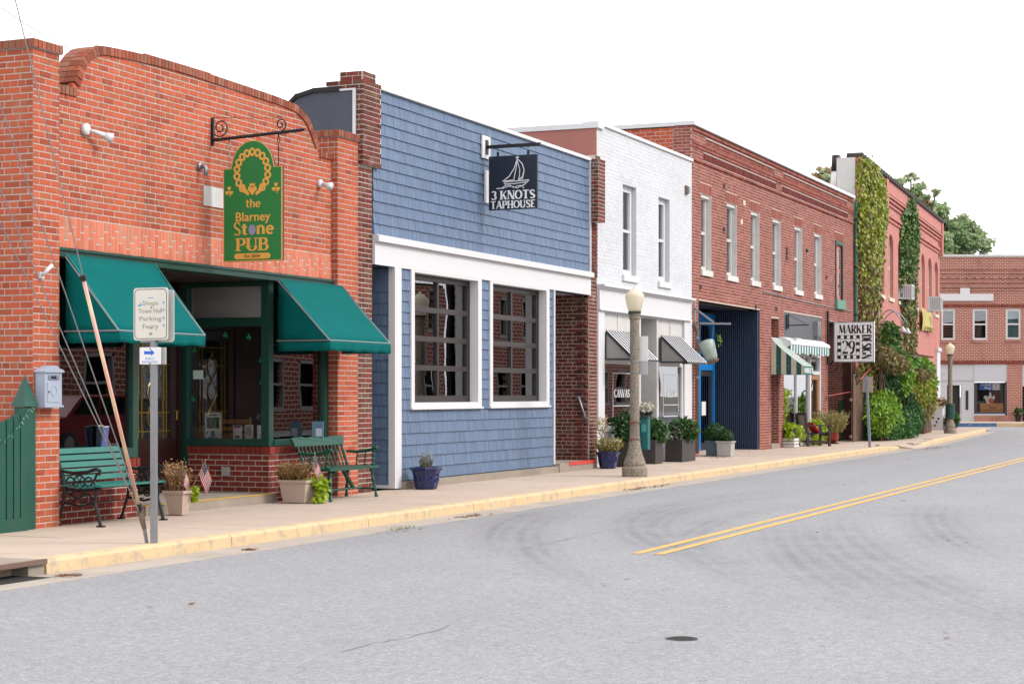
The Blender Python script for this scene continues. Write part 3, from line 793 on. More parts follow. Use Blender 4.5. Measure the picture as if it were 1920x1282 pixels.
# blind behind the transom
m = MB()
for i in range(22): m.hexa(RET.P(-yb + .1, 2.88 - i * .019, -.075), RET.u * (yb - .38), UP * .0175 + RET.n * .004, RET.n * .002)
m.build('blind', M_blindm, pub)
# recess: back wall, door, soffit, step
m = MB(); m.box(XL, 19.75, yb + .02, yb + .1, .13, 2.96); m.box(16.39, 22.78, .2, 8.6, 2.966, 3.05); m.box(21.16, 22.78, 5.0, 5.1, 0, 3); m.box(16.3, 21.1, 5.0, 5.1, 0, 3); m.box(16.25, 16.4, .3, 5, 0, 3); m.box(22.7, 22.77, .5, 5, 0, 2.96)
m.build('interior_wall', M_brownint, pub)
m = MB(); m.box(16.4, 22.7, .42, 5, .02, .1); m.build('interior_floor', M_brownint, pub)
FD = FR.off(-yb)
m = MB(); m.fbox(FD, 19.78, 19.9, .13, 2.96, -.1, .02); m.fbox(FD, 21.0, 21.09, .13, 2.96, -.1, .02); m.fbox(FD, 19.9, 21.0, 2.35, 2.45, -.1, .02)
m.build('door_frame', M_door, pub)
m = MB(); m.fbox(FD, 19.91, 20.05, .14, 2.34, -.06, 0); m.fbox(FD, 20.85, 20.99, .14, 2.34, -.06, 0); m.fbox(FD, 20.05, 20.85, .14, .85, -.06, 0); m.fbox(FD, 20.05, 20.85, 2.2, 2.34, -.06, 0)
door = m.build('door', M_door, pub)
m = MB(); m.fbox(FD, 20.05, 20.85, .85, 2.2, -.04, -.033); m.build('pane', M_shopglass, door)
m = MB()
for q in (20.12, 20.2, 20.7, 20.78): m.fbox(FD, q - .006, q + .006, .85, 2.2, -.03, -.02)
for q in (.95, 1.2, 1.85, 2.1): m.fbox(FD, 20.05, 20.85, q - .006, q + .006, -.03, -.022)
for k in (1, -1):
    m.tube([FD.P(20.45 + k * .12 * math.sin(i * .9), .95 + i * .1, -.025) for i in range(12)], .007, 5)
m.build('leaded_came', M_brass, door)
m = MB(); m.tube([FD.P(20.92, 1.1, 0), FD.P(20.92, 1.1, .05), FD.P(20.92, 1.22, .05), FD.P(20.92, 1.22, 0)], .01, 6); m.build('handle', M_brass, door)
m = MB(); m.box(XL, XR, .04, yb + .02, -.05, .118); m.build('entry_step', M_conc, pub)
m = MB(); m.box(XL, XR, .033, .10, .118, .124); m.build('step_edge', mat('yellow_step_edge', '#d6a832', .7, .15, 12, dirt=.2), pub)
# shamrock stickers in the return window
for a, b in ((-1.22, 2.22), (-.87, 2.25), (-.5, 2.22), (-1.36, 2.05), (-.31, 1.9), (-.3, 1.6), (-1.38, 1.38)):
    m = MB(); shamrock(m, RET, a, b, .055, -.052, -.05); m.build('shamrock_sticker', mat('sticker_green', '#0f8a4a', .5), pub)
m = MB(); m.fbox(RET, -1.38, -1.22, 1.65, 1.77, -.052, -.049); m.build('window_sticker', mat('sticker_pale', '#bcd6cc', .6, .3, 40), pub)
# fittings on the wall
t = thing('wall_lights', 'white twin floodlight fixture at the upper left of the pub brick wall', 'floodlight', tuple(PUBW.P(17.0, 4.44)))
x0, z0 = PUBW.F(158, 243); m = MB(); m.lathe((0, 0, 0), [(.07, 0), (.07, .04), (.05, .055)], 14)
def place(mb, fr, a, b, d=0):
    M = fmat(fr, a, b, d); mb.v = [tuple(M @ Vector(v)) for v in mb.v]; return mb
place(m, PUBW, x0, z0).build('base', M_white, t, True)
m = MB(); m.tube([PUBW.P(x0 + .04, z0 - .01, .06), PUBW.P(x0 + .14, z0 - .03, .1), PUBW.P(x0 + .2, z0 - .05, .13)], [.02, .026, .036], 10); m.tube([PUBW.P(x0 + .2, z0 - .05, .13), PUBW.P(x0 + .27, z0 - .075, .18)], [.036, .062], 12); m.build('lamp_head', M_white, t, True)
t['label'] = 'white single headed floodlight on the pub wall beneath the left curve of the parapet'; t.name = 'floodlight'
x0, z0 = PUBW.F(598, 345)
t = thing('floodlight', 'white floodlight pointing out on the pub wall near its right pillar', 'floodlight', tuple(PUBW.P(x0, z0)))
m = MB(); m.lathe((0, 0, 0), [(.06, 0), (.06, .04), (.04, .055)], 14); place(m, PUBW, x0, z0).build('base', M_white, t, True)
m = MB(); m.tube([PUBW.P(x0, z0, .06), PUBW.P(x0 - .02, z0 - .03, .14), PUBW.P(x0 - .03, z0 - .05, .2)], [.025, .035, .065], 12); m.build('lamp_head', M_white, t, True)
x0, z0 = PUBW.F(373, 312)
t = thing('conduit_elbow', 'short grey conduit elbow sticking out of the pub wall left of its sign', 'conduit', tuple(PUBW.P(x0, z0)))
m = MB(); m.lathe((0, 0, 0), [(.05, 0), (.05, .03), (.03, .04)], 12); place(m, PUBW, x0, z0).build('flange', M_galv, t)
m = MB(); m.tube([PUBW.P(x0, z0, .02), PUBW.P(x0, z0, .08), PUBW.P(x0, z0 - .03, .1), PUBW.P(x0, z0 - .12, .1)], .028, 8); m.build('elbow', M_galv, t, True)
m = MB(); m.fbox(PUBW, *[PUBW.F(381, 350)[0], PUBW.F(432, 365)[0], 3.81, 4.055], 0, .012)
tag(m.build('blank_plaque', M_offwhite), 'blank white plaque on the brick wall behind the green pub sign', 'plaque')
x0, z0 = FR.F(76, 512)
t = thing('security_camera', 'small white security camera on the left brick pillar of the pub', 'camera', tuple(FR.P(x0, z0)))
m = MB(); m.fbox(FR, x0 - .04, x0 + .03, z0 - .06, z0 + .01, 0, .03); m.build('bracket', M_white, t)
m = MB(); m.tube([FR.P(x0 - .02, z0 - .02, .05), FR.P(x0 + .07, z0 + .09, .1)], .022, 10); m.build('camera_body', M_white, t, True)
m = MB(); m.fbox(RET, -.88, -.76, .34, .46, .0, .03); tag(m.build('outlet_box', mat('outlet_grey', '#9d9b99', .6, .1)), 'grey outlet box on the low brick wall under the shamrock window', 'outlet box')
# mailbox
t = thing('wall_mailbox', 'pale grey wall mailbox with arched lid on the left pub pillar', 'mailbox', tuple(FR.P(16.2, 1.31)))
MG = mat('mailbox_grey', '#9aa3b3', .5, .1, 6)
ma, mb_ = FR.A(83, .13), FR.A(117, .13); mc = (ma + mb_) / 2; mw = (mb_ - ma) / 2
m = MB(); m.fbox(FR, ma + .01, mb_ - .01, 1.32, 1.68, .004, .13); m.fbox(FR, ma - .004, mb_ + .004, 1.305, 1.325, .003, .145); m.build('body', MG, t)
m = MB(); m.fprism(FR, [(ma - .01, 1.68), (mb_ + .01, 1.68), (mb_ + .01, 1.70), (mc + mw * .7, 1.72)] + arc(mc, 1.70, mw * .6, .055, 20, 160, 8) + [(mc - mw * .7, 1.72), (ma - .01, 1.70)], .003, .15); m.build('lid', MG, t)
m = MB(); m.fbox(FR, mc - mw * .6, mc + mw * .6, 1.60, 1.65, .13, .137); m.build('slot_plate', mat('slot_plate', '#6f7886', .5), t)
m = MB(); m.fbox(FR, mc - mw * .7, mc + mw * .7, 1.36, 1.57, .13, .137); dr = m.build('door', MG, t)
m = MB(); m.tube([FR.P(mc + .045 * math.cos(i * math.pi / 8), 1.48 + .055 * math.sin(i * math.pi / 8), .139) for i in range(17)], .004, 5); m.build('emblem', MG, dr)
m = MB(); m.fbox(FR, mc - mw * .62, mc - mw * .5, 1.46, 1.48, .137, .142); m.build('lock', M_black, dr)
text('MAIL', FR, mc, 1.625, .137, .045, M_black, t, .001)
# awnings
def awning(a0, a1, y0, zt, zb, zv, label, cat='awning', mt=M_canvas):
    t = thing('awning', label, cat, tuple(FR.P((a0 + a1) / 2, zt)))
    n = 12
    def grid(P, nu, nv, name):
        m = MB()
        for i in range(nu + 1):
            for j in range(nv + 1): m.v.append(tuple(P(i / nu, j / nv)))
        for i in range(nu):
            for j in range(nv):
                q = i * (nv + 1) + j; m.f.append((q, q + 1, q + nv + 2, q + nv + 1))
        o = m.build(name, mt, t, True); md = o.modifiers.new('s', 'SOLIDIFY'); md.thickness = .004; return o
    grid(lambda u, v: (a0 + (a1 - a0) * u, -.03 + (y0 + .03) * v, zt + (zb - zt) * v - .02 * math.sin(v * math.pi) * (1 + .25 * math.sin(u * 19))), 24, 8, 'canopy')
    grid(lambda u, v: (a0 + (a1 - a0) * u, y0 - .004 + .012 * math.sin(u * 40) * v, zb - .004 + (zv - zb) * v + .006 * math.sin(u * 23 + 1) * v), 40, 3, 'valance')
    for x in (a0, a1):
        grid(lambda u, v: (x, -.02 + (y0 + .02) * u, (zt - .05) * (1 - u) * (1 - v) + (zb) * u * (1 - v) + (zb) * v), 6, 6, 'side_panel')
        grid(lambda u, v: (x + .004, -.02 + (y0 + .016) * u, zb - .004 + (zv - zb) * v), 6, 2, 'side_valance')
    m = MB()
    m.tube([(a0, y0, zb), (a1, y0, zb)], .012, 6)
    for x in (a0, a1): m.tube([(x, -.02, zt - .03), (x, y0, zb)], .012, 6); m.tube([(x, .0, zb), (x, y0, zb)], .012, 6)
    m.build('frame', M_galv, t)
    m = MB(); m.tube([(a0, y0 - .009, zb), (a1, y0 - .009, zb)], .004, 5)
    for x in (a0, a1): m.tube([(x, -.03, zt + .004), (x, y0 - .004, zb + .004)], .006, 5)
    m.build('piping', mat('teal_piping', '#1c7f7c', .6), t)
    return t
awning(16.47, 18.18, -.72, 2.985, 2.135, 2.01, 'teal canvas awning over the left pub window beside the mailbox')
awning(21.07, 22.84, -.80, 2.985, 2.155, 2.02, 'teal canvas awning over the right pub window above the spindle bench')

# ---- pub sign
XS = 19.626; SG = side(XS)
t = thing('pub_sign', 'green hanging pub sign with gold celtic knot and lettering', 'sign', (XS, -.5, 4.3))
def sp(px, py): return SG.F(px, py)
bl, br, bb = .08, .93, 3.105
sh = 4.27; ctr = (bl + br) / 2
outline = [(bl, bb), (br, bb), (br, sh), (br - .11, sh)] + arc(ctr, sh, (br - bl) / 2 - .12, .345, 12, 168, 14)[0:] + [(bl + .11, sh), (bl, sh)]
m = MB(); m.fprism(SG, outline, -.03, .012); board = m.build('board', mat('sign_board_edge', '#3a2f28', .6), t)
m = MB(); m.fprism(SG, outline, .012, .017); m.build('gold_border', M_gold, t)
q = [(ctr + (a - ctr) * .968, bb + (z - bb) * .985 + .012) for a, z in outline]
m = MB(); m.fprism(SG, q, .017, .020); m.build('face', M_signgreen, t)
kc = (ctr, 4.215); m = MB()
for ph in (0, math.pi):
    pts = [(kc[0] + (.225 + .038 * math.sin(9 * th + ph)) * math.cos(th), kc[1] + (.225 + .038 * math.sin(9 * th + ph)) * math.sin(th) * 1.12) for th in [math.radians(-62 + 304 * i / 90) for i in range(91)]]
    m.ribbon(SG, pts, .026, .020, .0235 + ph * .0005)
m.build('celtic_knot', M_gold, t)
m = MB(); hb = 3.985
m.fprism(SG, [(ctr, hb - .06), (ctr + .065, hb + .015), (ctr + .055, hb + .05), (ctr + .02, hb + .05), (ctr, hb + .03), (ctr - .02, hb + .05), (ctr - .055, hb + .05), (ctr - .065, hb + .015)], .02, .024)
m.fprism(SG, [(ctr - .035, hb + .055), (ctr + .035, hb + .055), (ctr + .045, hb + .095), (ctr + .018, hb + .075), (ctr, hb + .1), (ctr - .018, hb + .075), (ctr - .045, hb + .095)], .02, .024)
for k in (1, -1): m.ribbon(SG, [(ctr + k * .15, hb + .075), (ctr + k * .12, hb + .01), (ctr + k * .05, hb - .05)], [.04, .06, .03], .02, .0225)
m.build('heart_emblem', M_gold, t)
m = MB(); shamrock(m, SG, bl + .09, 3.99, .085, .02, .024); m.build('shamrock', M_gold, t)
m = MB(); shamrock(m, SG, br - .085, 4.01, .085, .02, .024); m.build('shamrock', M_gold, t)
glyphs('the', SG, ctr + .01, 3.775, .02, .105, M_gold, t, .2, .1, width=.22)
text('Blarney', SG, ctr + .005, 3.655, .02, .16, M_gold, t, .002, width=.5)
glyphs('S', SG, ctr - .22, 3.43, .02, .17, M_gold, t, .14, .05, width=.11)
glyphs('t', SG, ctr - .115, 3.435, .02, .15, M_gold, t, .26, .13, width=.09)
m = MB(); m.fprism(SG, arc(ctr, 3.495, .05, .065, 0, 345, 20), .02, .03); m.build('stone_emblem', mat('grey_stone', '#8d8aa0', .7, .3, 40), t)
glyphs('ne', SG, ctr + .185, 3.437, .02, .155, M_gold, t, .24, .13, width=.25)
glyphs('PUB', SG, ctr, 3.235, .02, .16, M_gold, t, .26, .09, .07, width=.48)
m = MB(); m.fprism(SG, arc(ctr + .22, 3.168, .042, .036, -90, 90, 8) + arc(ctr - .22, 3.168, .042, .036, 90, 270, 8), .02, .023); m.build('date_panel', M_gold, t)
text('Est 2004', SG, ctr, 3.168, .023, .055, mat('sign_brown', '#5a4a26', .6), t, width=.22)
br_ = thing('sign_bracket', 'black twisted iron bracket with scrolls holding the green pub sign', 'bracket', (XS, .1, 4.65))
m = MB(); m.fbox(SG, -.1, -.07, 4.58, 4.93, -.02, .02); m.build('wall_plate', M_iron, br_)
m = MB(); q0, q1 = SG.P(-.08, 4.648), SG.P(1.19, 4.705)
n = 70; tw = [q0.lerp(q1, i / n) for i in range(n + 1)]
for k in range(3):
    m.tube([p + Vector((.011 * math.cos(i * .75 + k * 2.1), 0, .011 * math.sin(i * .75 + k * 2.1))) for i, p in enumerate(tw)], .013, 5)
m.build('twisted_bar', M_iron, br_)
def scroll(c, r, turns, st, flip=1):
    n = 34; return [SG.P(c[0] + flip * r * (1 - .8 * i / n) * math.cos(st + turns * 6.283 * i / n), c[1] + r * (1 - .8 * i / n) * math.sin(st + turns * 6.283 * i / n)) for i in range(n + 1)]
m = MB(); m.tube(scroll((.03, 4.8), .12, 1.6, -2.4), .009, 5); m.build('scroll', M_iron, br_)
m = MB(); m.tube(scroll((.9, 4.79), .085, 1.4, -1.6), .009, 5); m.build('scroll', M_iron, br_)
m = MB(); m.tube([SG.P(-.07, 4.93), SG.P(.85, 4.87)], .003, 4); m.tube([q1, SG.P(1.24, 4.71)], [.02, .02], 8); m.build('tie_wire', M_iron, br_)
for a in (bl + .08, br - .06):
    m = MB(); z0 = 4.655 + a * .045
    m.tube([SG.P(a, z0 - .02), SG.P(a - .018, z0 - .1), SG.P(a, z0 - .17), SG.P(a + .018, z0 - .1), SG.P(a, z0 - .02)], .006, 5); m.tube([SG.P(a, z0 - .17), SG.P(a, 4.27)], .007, 5)
    m.build('hanger', M_galv if a < .5 else M_iron, br_)
# ================================================================== THE BLUE TAPHOUSE
def shinglemat():
    m, n, b = nodes_of('blue_shake')
    c = mixc(n, 1.0, lin('#5a6d87'), ramp(n, island(n), [(.9,) * 3, (1.0,) * 3, (1.08,) * 3]), 'MULTIPLY')
    mp = add(n, 'Mapping'); n.links.new(add(n, 'NewGeometry').outputs['Position'], mp.inputs[0]); mp.inputs['Scale'].default_value = (40, 40, 2)
    g = noise(n, 1, 4, .6, mp.outputs[0])
    c = mixc(n, 1.0, c, ramp(n, g, [(.86,) * 3, (1.1,) * 3]), 'MULTIPLY')
    n.links.new(c, b.inputs['Base Color']); b.inputs['Roughness'].default_value = .6
    c = mixc(n, 1.0, c, ramp(n, noise(n, .7, 6, .65), [(.86,) * 3, (1.12,) * 3]), 'MULTIPLY')
    c = mixc(n, maprange(n, noise(n, 2.1, 7, .72), .56, .76, 0, .22), c, lin('#8b93a0'))
    n.links.new(c, b.inputs['Base Color'])
    bump(n, b, g, .35, .004)
    return m
M_sh = shinglemat()
M_navyshake = M_sh
tap = thing('taphouse', 'blue shingled single storey building with white trim and two large dark framed windows', 'building', (28.5, 3, 0))
SH = Sink()
def shakes(fr, a0, a1, b0, b1, exp=.172, holes=(), proud=.016):
    n = int(round((b1 - b0) / exp)); e = (b1 - b0) / n
    for c in range(n):
        z0, z1 = b0 + c * e, b0 + (c + 1) * e + .015
        x = a0 - R.uniform(0, .1)
        while x < a1:
            wd = R.choice((.07, .09, .1, .12, .14)); p, q = max(x, a0), min(x + wd - .004, a1)
            x += wd
            if q - p < .02 or any(h0 < (p + q) / 2 < h1 and v0 < z0 + .02 and z0 + .1 < v1 for h0, h1, v0, v1 in holes): continue
            if z1 > b1: z1 = b1
            SH.put(fr, p, q, z0 + R.uniform(0, .002), z1, proud + R.uniform(0, .003), .03, tilt=.02)
TX0, TX1 = 23.86, 32.98
LX0, LX1 = 24.54, 31.1
shakes(FR, TX0, TX1 - .03, 3.80, 5.96)
SB = side(LX0)
shakes(SB, -.9, -.06, .07, 3.34)
for x0, x1, b0, b1 in ((24.74, 25.09, 1.2, 3.36), (27.77, 28.12, 1.2, 3.36), (30.83, 31.06, 1.2, 3.36), (24.74, 31.06, .13, 1.2)): shakes(FR, x0, x1, b0, b1)
SH.finish('shingle', M_sh, tap, lite=True, stuffname='shingles')
m = MB()
m.box(TX0, TX1, .01, .25, 3.36, 5.97)
wallboxes(m, FR, LX0 + .01, LX1 - .01, .1, 3.36, ((25.2, 27.62, 1.31, 3.33), (28.23, 30.69, 1.31, 3.33)), -.2, -.008)
m.box(LX0 + .02, LX0 + .2, .2, 4.6, .05, 3.36); m.box(LX1 - .2, LX1 - .02, .2, 1.5, .05, 3.36)
m.box(23.6, 24.5, .9, 1.0, 0, 3.36); m.box(31.1, 33.0, 1.5, 1.6, 0, 3.36)
m.box(23.8, 33, 9.7, 10, 0, 5.2); m.box(23.62, 23.85, .4, 10, 3.4, 5.3); m.box(32.8, 33.0, 1.6, 10, 0, 5.2)
m.build('wall', mat('blue_backing', '#3c5273', .7), tap)
m = MB(); m.box(23.5, 33, .26, 9.7, 5.2, 5.35); m.build('roof', M_roof, tap)
m = MB(); m.box(23.8, 33.0, .02, 4.6, 3.37, 3.39); m.build('ceiling', M_offwhite, tap)
m = MB(); m.box(24.8, 32.7, 4.6, 4.7, 0, 3.36); m.box(24.8, 30.9, .3, 4.6, .03, .1); m.build('interior_wall', M_brownint, tap)
m = MB(); m.fbox(FR, TX0 - .02, TX1 + .01, 5.96, 6.02, -.25, .05); m.build('roof_cap', M_white, tap)
m = MB(); m.fbox(FR, TX1 - .03, TX1 + .015, 3.80, 5.958, -.05, .045); m.build('corner_board', M_white, tap)
m = MB(); m.fbox(FR, TX0, TX1 + .02, 3.36, 3.70, -.1, .035); m.fbox(FR, TX0, TX1 + .03, 3.70, 3.79, -.1, .10); m.fbox(FR, TX0, TX1 + .03, 3.79, 3.802, -.1, .07)
m.build('frieze', M_white, tap)
m = MB(); m.fbox(FR, LX0 - .03, 24.735, .02, 3.358, -.07, .04); m.build('corner_post', M_white, tap)
m = MB(); m.fbox(FR, 31.062, 31.115, .15, 3.358, -.1, .035); m.build('corner_post', M_white, tap)
m = MB(); m.fbox(SB, -.9, -.072, .02, .07, -.05, .022); m.build('base_trim', M_white, tap)
M_wbrown = mat('dark_bronze_frame', '#2d2524', .4, .1, 6)
for x0, x1, tx0, tx1 in ((25.2, 27.62, 25.09, 27.765), (28.23, 30.69, 28.12, 30.83)):
    wn = window(tap, FR, x0 + .006, x1 - .006, 1.316, 3.324, .13, .085, M_wbrown, M_shopglass, 2, 4, .06)
    m = MB(); m.fbox(FR, tx0, x0 + .004, 1.236, 3.359, -.12, .034); m.fbox(FR, x1 - .004, tx1, 1.236, 3.359, -.12, .034); m.fbox(FR, x0 + .005, x1 - .005, 1.236, 1.314, -.12, .034); m.fbox(FR, x0 + .005, x1 - .005, 3.326, 3.359, -.12, .033)
    m.fbox(FR, tx0 - .02, tx1 + .02, 1.205, 1.235, -.05, .06)
    m.build('trim', M_white, wn)
    m = MB(); m.fbox(FR, x0 + .09, x1 - .09, 1.32, 1.42, -.2, -.118); m.build('bottom_rail', M_wbrown, wn)
m = MB(); m.box(24.74, 31.12, -.10, .2, -.05, .115); m.build('foundation', M_conc, tap)
m = MB(); m.box(31.12, 33.0, -.12, 1.5, -.05, .165); m.build('entry_step', M_conc, tap)
m = MB(); m.box(31.6, 33.0, -.128, -.02, .11, .17); m.build('step_edge', mat('red_step_edge', '#c43a33', .7, .2, 9, dirt=.2), tap)
# old brick piers that end the building
SO = Sink()
SO.field(FR, 23.40, 23.84, 0, 4.75, header=0, Lb=.22, Hb=.073)
SO.field(FR.off(.02), 23.42, 24.0, 4.78, 6.02, header=0, Lb=.22, proud=.05)
PS = side(23.42); SO.field(PS, -.55, .07, 4.78, 6.02, header=0, Lb=.22)
SO.field(FR.off(.03), 23.5, 23.9, 6.02, 6.16, header=0, Lb=.2)
SO.field(side(23.5), -.35, .0, 6.02, 6.16, header=0, Lb=.2)
PR = side(32.98)
SO.field(FR, 33.0, 33.42, 0, 3.72, header=0, Lb=.21); SO.field(FR.off(.02), 33.0, 33.42, 3.72, 4.78, header=0, Lb=.21)
SO.field(FR.off(.20), 32.98, 33.36, 4.78, 6.0, header=0, Lb=.21); SO.field(PR, -.02, .2, 4.78, 6.0, header=0, Lb=.21)
SO.field(FR.off(.12), 33.02, 33.3, 6.0, 6.08, header=0, Lb=.14)
SO.field(side(33.0), -1.5, -.02, .16, 3.37, header=4, Lb=.21)
# toothed end where the old wall was cut away
for i in range(0, 44, 2): SO.put(side(33.0), -.26 + (.0 if i % 4 else .03), -.06, .17 + i * .0725, .17 + i * .0725 + .06, .05, .06)
SO.finish('pier_brick', M_oldbrick, tap, stuffname='pier_brickwork')
m = MB()
m.box(23.404, 23.836, .004, .4, -.05, 4.785); m.box(23.424, 23.996, -.064, .5, 4.785, 6.01); m.box(23.504, 23.896, -.026, .36, 6.01, 6.155)
m.build('pier_mortar', M_mort, tap); m = MB()
m.box(33.004, 33.416, .004, 1.5, -.05, 4.785); m.box(32.984, 33.356, -.196, .1, 4.785, 5.995); m.box(33.024, 33.296, -.116, .1, 5.995, 6.075)
m.build('pier_mortar', M_mort, tap)
# slate board on the side above the pub roof
SS_ = side(23.395)
m = MB(); m.fprism(SS_, [(-.08, 4.3), (-.08, 5.86), (-.72, 5.86), (-1.0, 5.80), (-1.3, 5.55), (-1.5, 4.3)], -.02, .0); m.build('gable_board', mat('slate_board', '#4a4e57', .85, .25, 4, .2), tap)
m = MB(); m.fbox(SS_, -.082, -.045, 4.7, 5.89, -.024, .02); m.fbox(SS_, -.30, -.083, 5.862, 5.89, -.02, .015); m.build('gable_trim', M_white, tap)
m = MB(); m.fbox(SS_, -.74, -.31, 5.862, 5.93, -.1, .03)
for q0, q1 in (((-1.02, 5.80), (-.74, 5.865)), ((-1.32, 5.55), (-1.02, 5.81))): m.hexa(SS_.P(*q0, .03), SS_.P(*q1, .03) - SS_.P(*q0, .03), UP * .06, SS_.n * -.12)
m.build('gable_coping', mat('dark_coping', '#2c2625', .9, .5, 14, .4), tap)
# handrail
t = thing('handrail', 'short pale metal handrail on the old brick wall by the red edged step', 'handrail', (32.9, .2, .8))
HS = side(32.95)
a0, z0 = HS.F(1087, 744); a1, z1 = HS.F(1100, 783)
m = MB(); m.tube([HS.P(a0, z0 - .03, 0), HS.P(a0, z0, .07), HS.P(a1, z1, .07), HS.P(a1, z1 - .02, 0)], .02, 8); m.build('rail', M_galv, t, True)
m = MB()
for a, z in ((a0, z0 - .03), (a1, z1 - .02)): m.fbox(HS, a - .035, a + .035, z - .035, z + .035, -.04, .006)
m.build('wall_plate', M_galv, t)
# taphouse sign
XT = 27.94; ST = side(XT)
t = thing('taphouse_sign', 'square navy hanging sign with white sailboat and lettering', 'sign', (XT, -.5, 5))
m = MB(); m.fbox(ST, .09, .97, 4.525, 5.43, -.025, .01); m.build('board', M_navy, t)
m = MB()
m.fbox(ST, .09, .97, 4.525, 4.537, .01, .014); m.fbox(ST, .09, .97, 5.418, 5.43, .01, .014); m.fbox(ST, .09, .102, 4.537, 5.418, .01, .014); m.fbox(ST, .958, .97, 4.537, 5.418, .01, .014); m.build('border', mat('sign_edge', '#2a3442', .5), t)
def bz(px_, py_): return ST.F(px_, py_)
def bq(pts, wd, mm): mm.ribbon(ST, [ST.F(680 + x / 2.981, 130 + y / 2.981) for x, y in pts], wd, .011, .014)
m = MB()
bq([(783, 628), (820, 600), (848, 555), (865, 505)], .014, m); bq([(783, 628), (850, 618)], .012, m); bq([(868, 500), (858, 560), (845, 622)], .012, m)
bq([(870, 505), (895, 530), (904, 565), (895, 600), (870, 620)], .014, m); bq([(868, 520), (880, 560), (878, 595), (870, 620)], .01, m); bq([(870, 620), (895, 612), (904, 575)], .01, m)
bq([(860, 500), (862, 493), (874, 492)], .022, m)
bq([(795, 630), (860, 625), (932, 618)], .014, m); bq([(932, 618), (905, 645), (885, 655)], .014, m); bq([(790, 640), (850, 640), (915, 630)], .012, m); bq([(795, 632), (800, 645), (810, 652)], .01, m)
bq([(750, 668), (780, 665), (800, 650), (825, 648), (845, 662), (870, 652), (890, 650), (903, 665)], .013, m); bq([(780, 668), (815, 655), (840, 655), (865, 665), (885, 655)], .01, m)
m.build('sailboat_emblem', M_signwhite, t)
cx = .53
glyphs('3 KNOTS', ST, cx, 4.70, .01, .145, M_signwhite, t, .24, .1, .09, width=.80)
glyphs('TAPHOUSE', ST, cx, 4.55, .01, .125, M_signwhite, t, .22, .1, .08, width=.82)
b_ = thing('sign_bracket', 'straight black square bar bracket carrying the navy sailboat sign', 'bracket', (XT, 0, 5.58))
m = MB(); m.fbox(ST, .005, 1.02, 5.565, 5.62, -.025, .025); m.build('bar', M_iron, b_)
m = MB(); m.fbox(FR, XT - .05, XT + .05, 5.47, 5.71, .045, .06); m.build('wall_plate', M_iron, b_)
for a in (.25, .8):
    m = MB(); m.tube([ST.P(a, 5.57), ST.P(a - .015, 5.535), ST.P(a, 5.5), ST.P(a + .015, 5.535), ST.P(a, 5.57)], .006, 5); m.build('shackle', M_galv, b_)
    m = MB(); m.fbox(ST, a - .02, a + .02, 5.431, 5.5, -.015, .005); m.build('hanger', M_iron, b_)
x0 = XT
m = MB(); m.fbox(FR, x0 - .17, x0 + .17, 5.4, 5.78, .02, .043); tag(m.build('mounting_block', M_white), 'white mounting block behind the black bar bracket on the blue shingles', 'mounting block')
a0, a1 = FR.A(906), FR.A(926)
m = MB(); m.fbox(FR, a0, a1, FR.F(906, 380)[1], FR.F(906, 319)[1], .02, .04); tag(m.build('white_panel', M_white), 'small white panel half hidden behind the navy sailboat sign', 'panel')  # plain white panel on the wall, purpose unknown

# ================================================================== THE WHITE SHOP
WX0, WX1 = 33.425, 39.685
wh = thing('white_shop', 'two storey white painted brick shop with two tall upper windows', 'building', (36.5, 4, 0))
WN = ((34.96, 35.80, 3.88, 5.73), (37.28, 38.05, 3.88, 5.70))
SW = Sink(); SW.field(FR, WX0, WX1, 3.60, 6.72, holes=WN, header=6)
for x0, x1 in ((33.43, 33.62), (36.0, 37.25)): SW.field(FR, x0, x1, 0, .75, header=0)
SW.field(FR, 37.25, 39.68, 0, .55, header=0)
SW.finish('white_brick', M_whitebrick, wh, stuffname='white_brickwork')
m = MB()
wallboxes(m, FR, WX0, WX1, 3.05, 6.74, WN, -.3, -.003)
m.box(WX0, WX0 + .25, .3, 10, 0, 6.6); m.box(WX1 - .25, WX1, .3, 10, 0, 6.6); m.box(WX0, WX1, 9.9, 10.1, 0, 6.6); m.box(WX0 + .2, 36.0, .01, .25, 0, .74); m.box(37.25, WX1 - .1, .01, .25, 0, .55)
m.build('wall', M_whitejoint, wh)
WSd = side(WX0)
m = MB(); m.fbox(WSd, -7, -.005, 5.2, 6.66, 0, .02); m.build('side_sheeting', mat('terracotta_sheeting', '#9c6054', .6, .12, 2, dirt=.15), wh)
m = MB(); m.fbox(WSd, -7, .05, 6.66, 6.76, -.3, .05); m.fbox(FR, WX0, WX1, 6.735, 6.80, -.3, .04); m.build('parapet_cap', M_white, wh)
m = MB(); m.box(WX0 + .3, WX1 - .25, .3, 9.9, 6.2, 6.35); m.build('roof', M_roof, wh)
m = MB(); m.box(WX0 + .2, WX1 - .2, 3.5, 3.6, 0, 6.2); m.box(WX0 + .2, WX1 - .2, .3, 3.5, 3.05, 3.12); m.box(WX0 + .2, WX1 - .2, .3, 3.5, .02, .06); m.build('interior_wall', mat('gallery_interior', '#4a423c', .85, .2, 2), wh)
M_bluegrey = mat('grey_shade', '#8e949c', .7, .05)
for x0, x1, z0, z1 in WN:
    window(wh, FR, x0 + .003, x1 - .003, z0 + .003, z1 - .003, .10, .12, M_white, M_glass, 1, 2, .04, sill=.06, sm=M_white)
    m = MB(); m.fbox(FR, x0 + .1, x1 - .1, z0, z1, -.4, -.35); m.build('window_shade', M_bluegrey, wh)
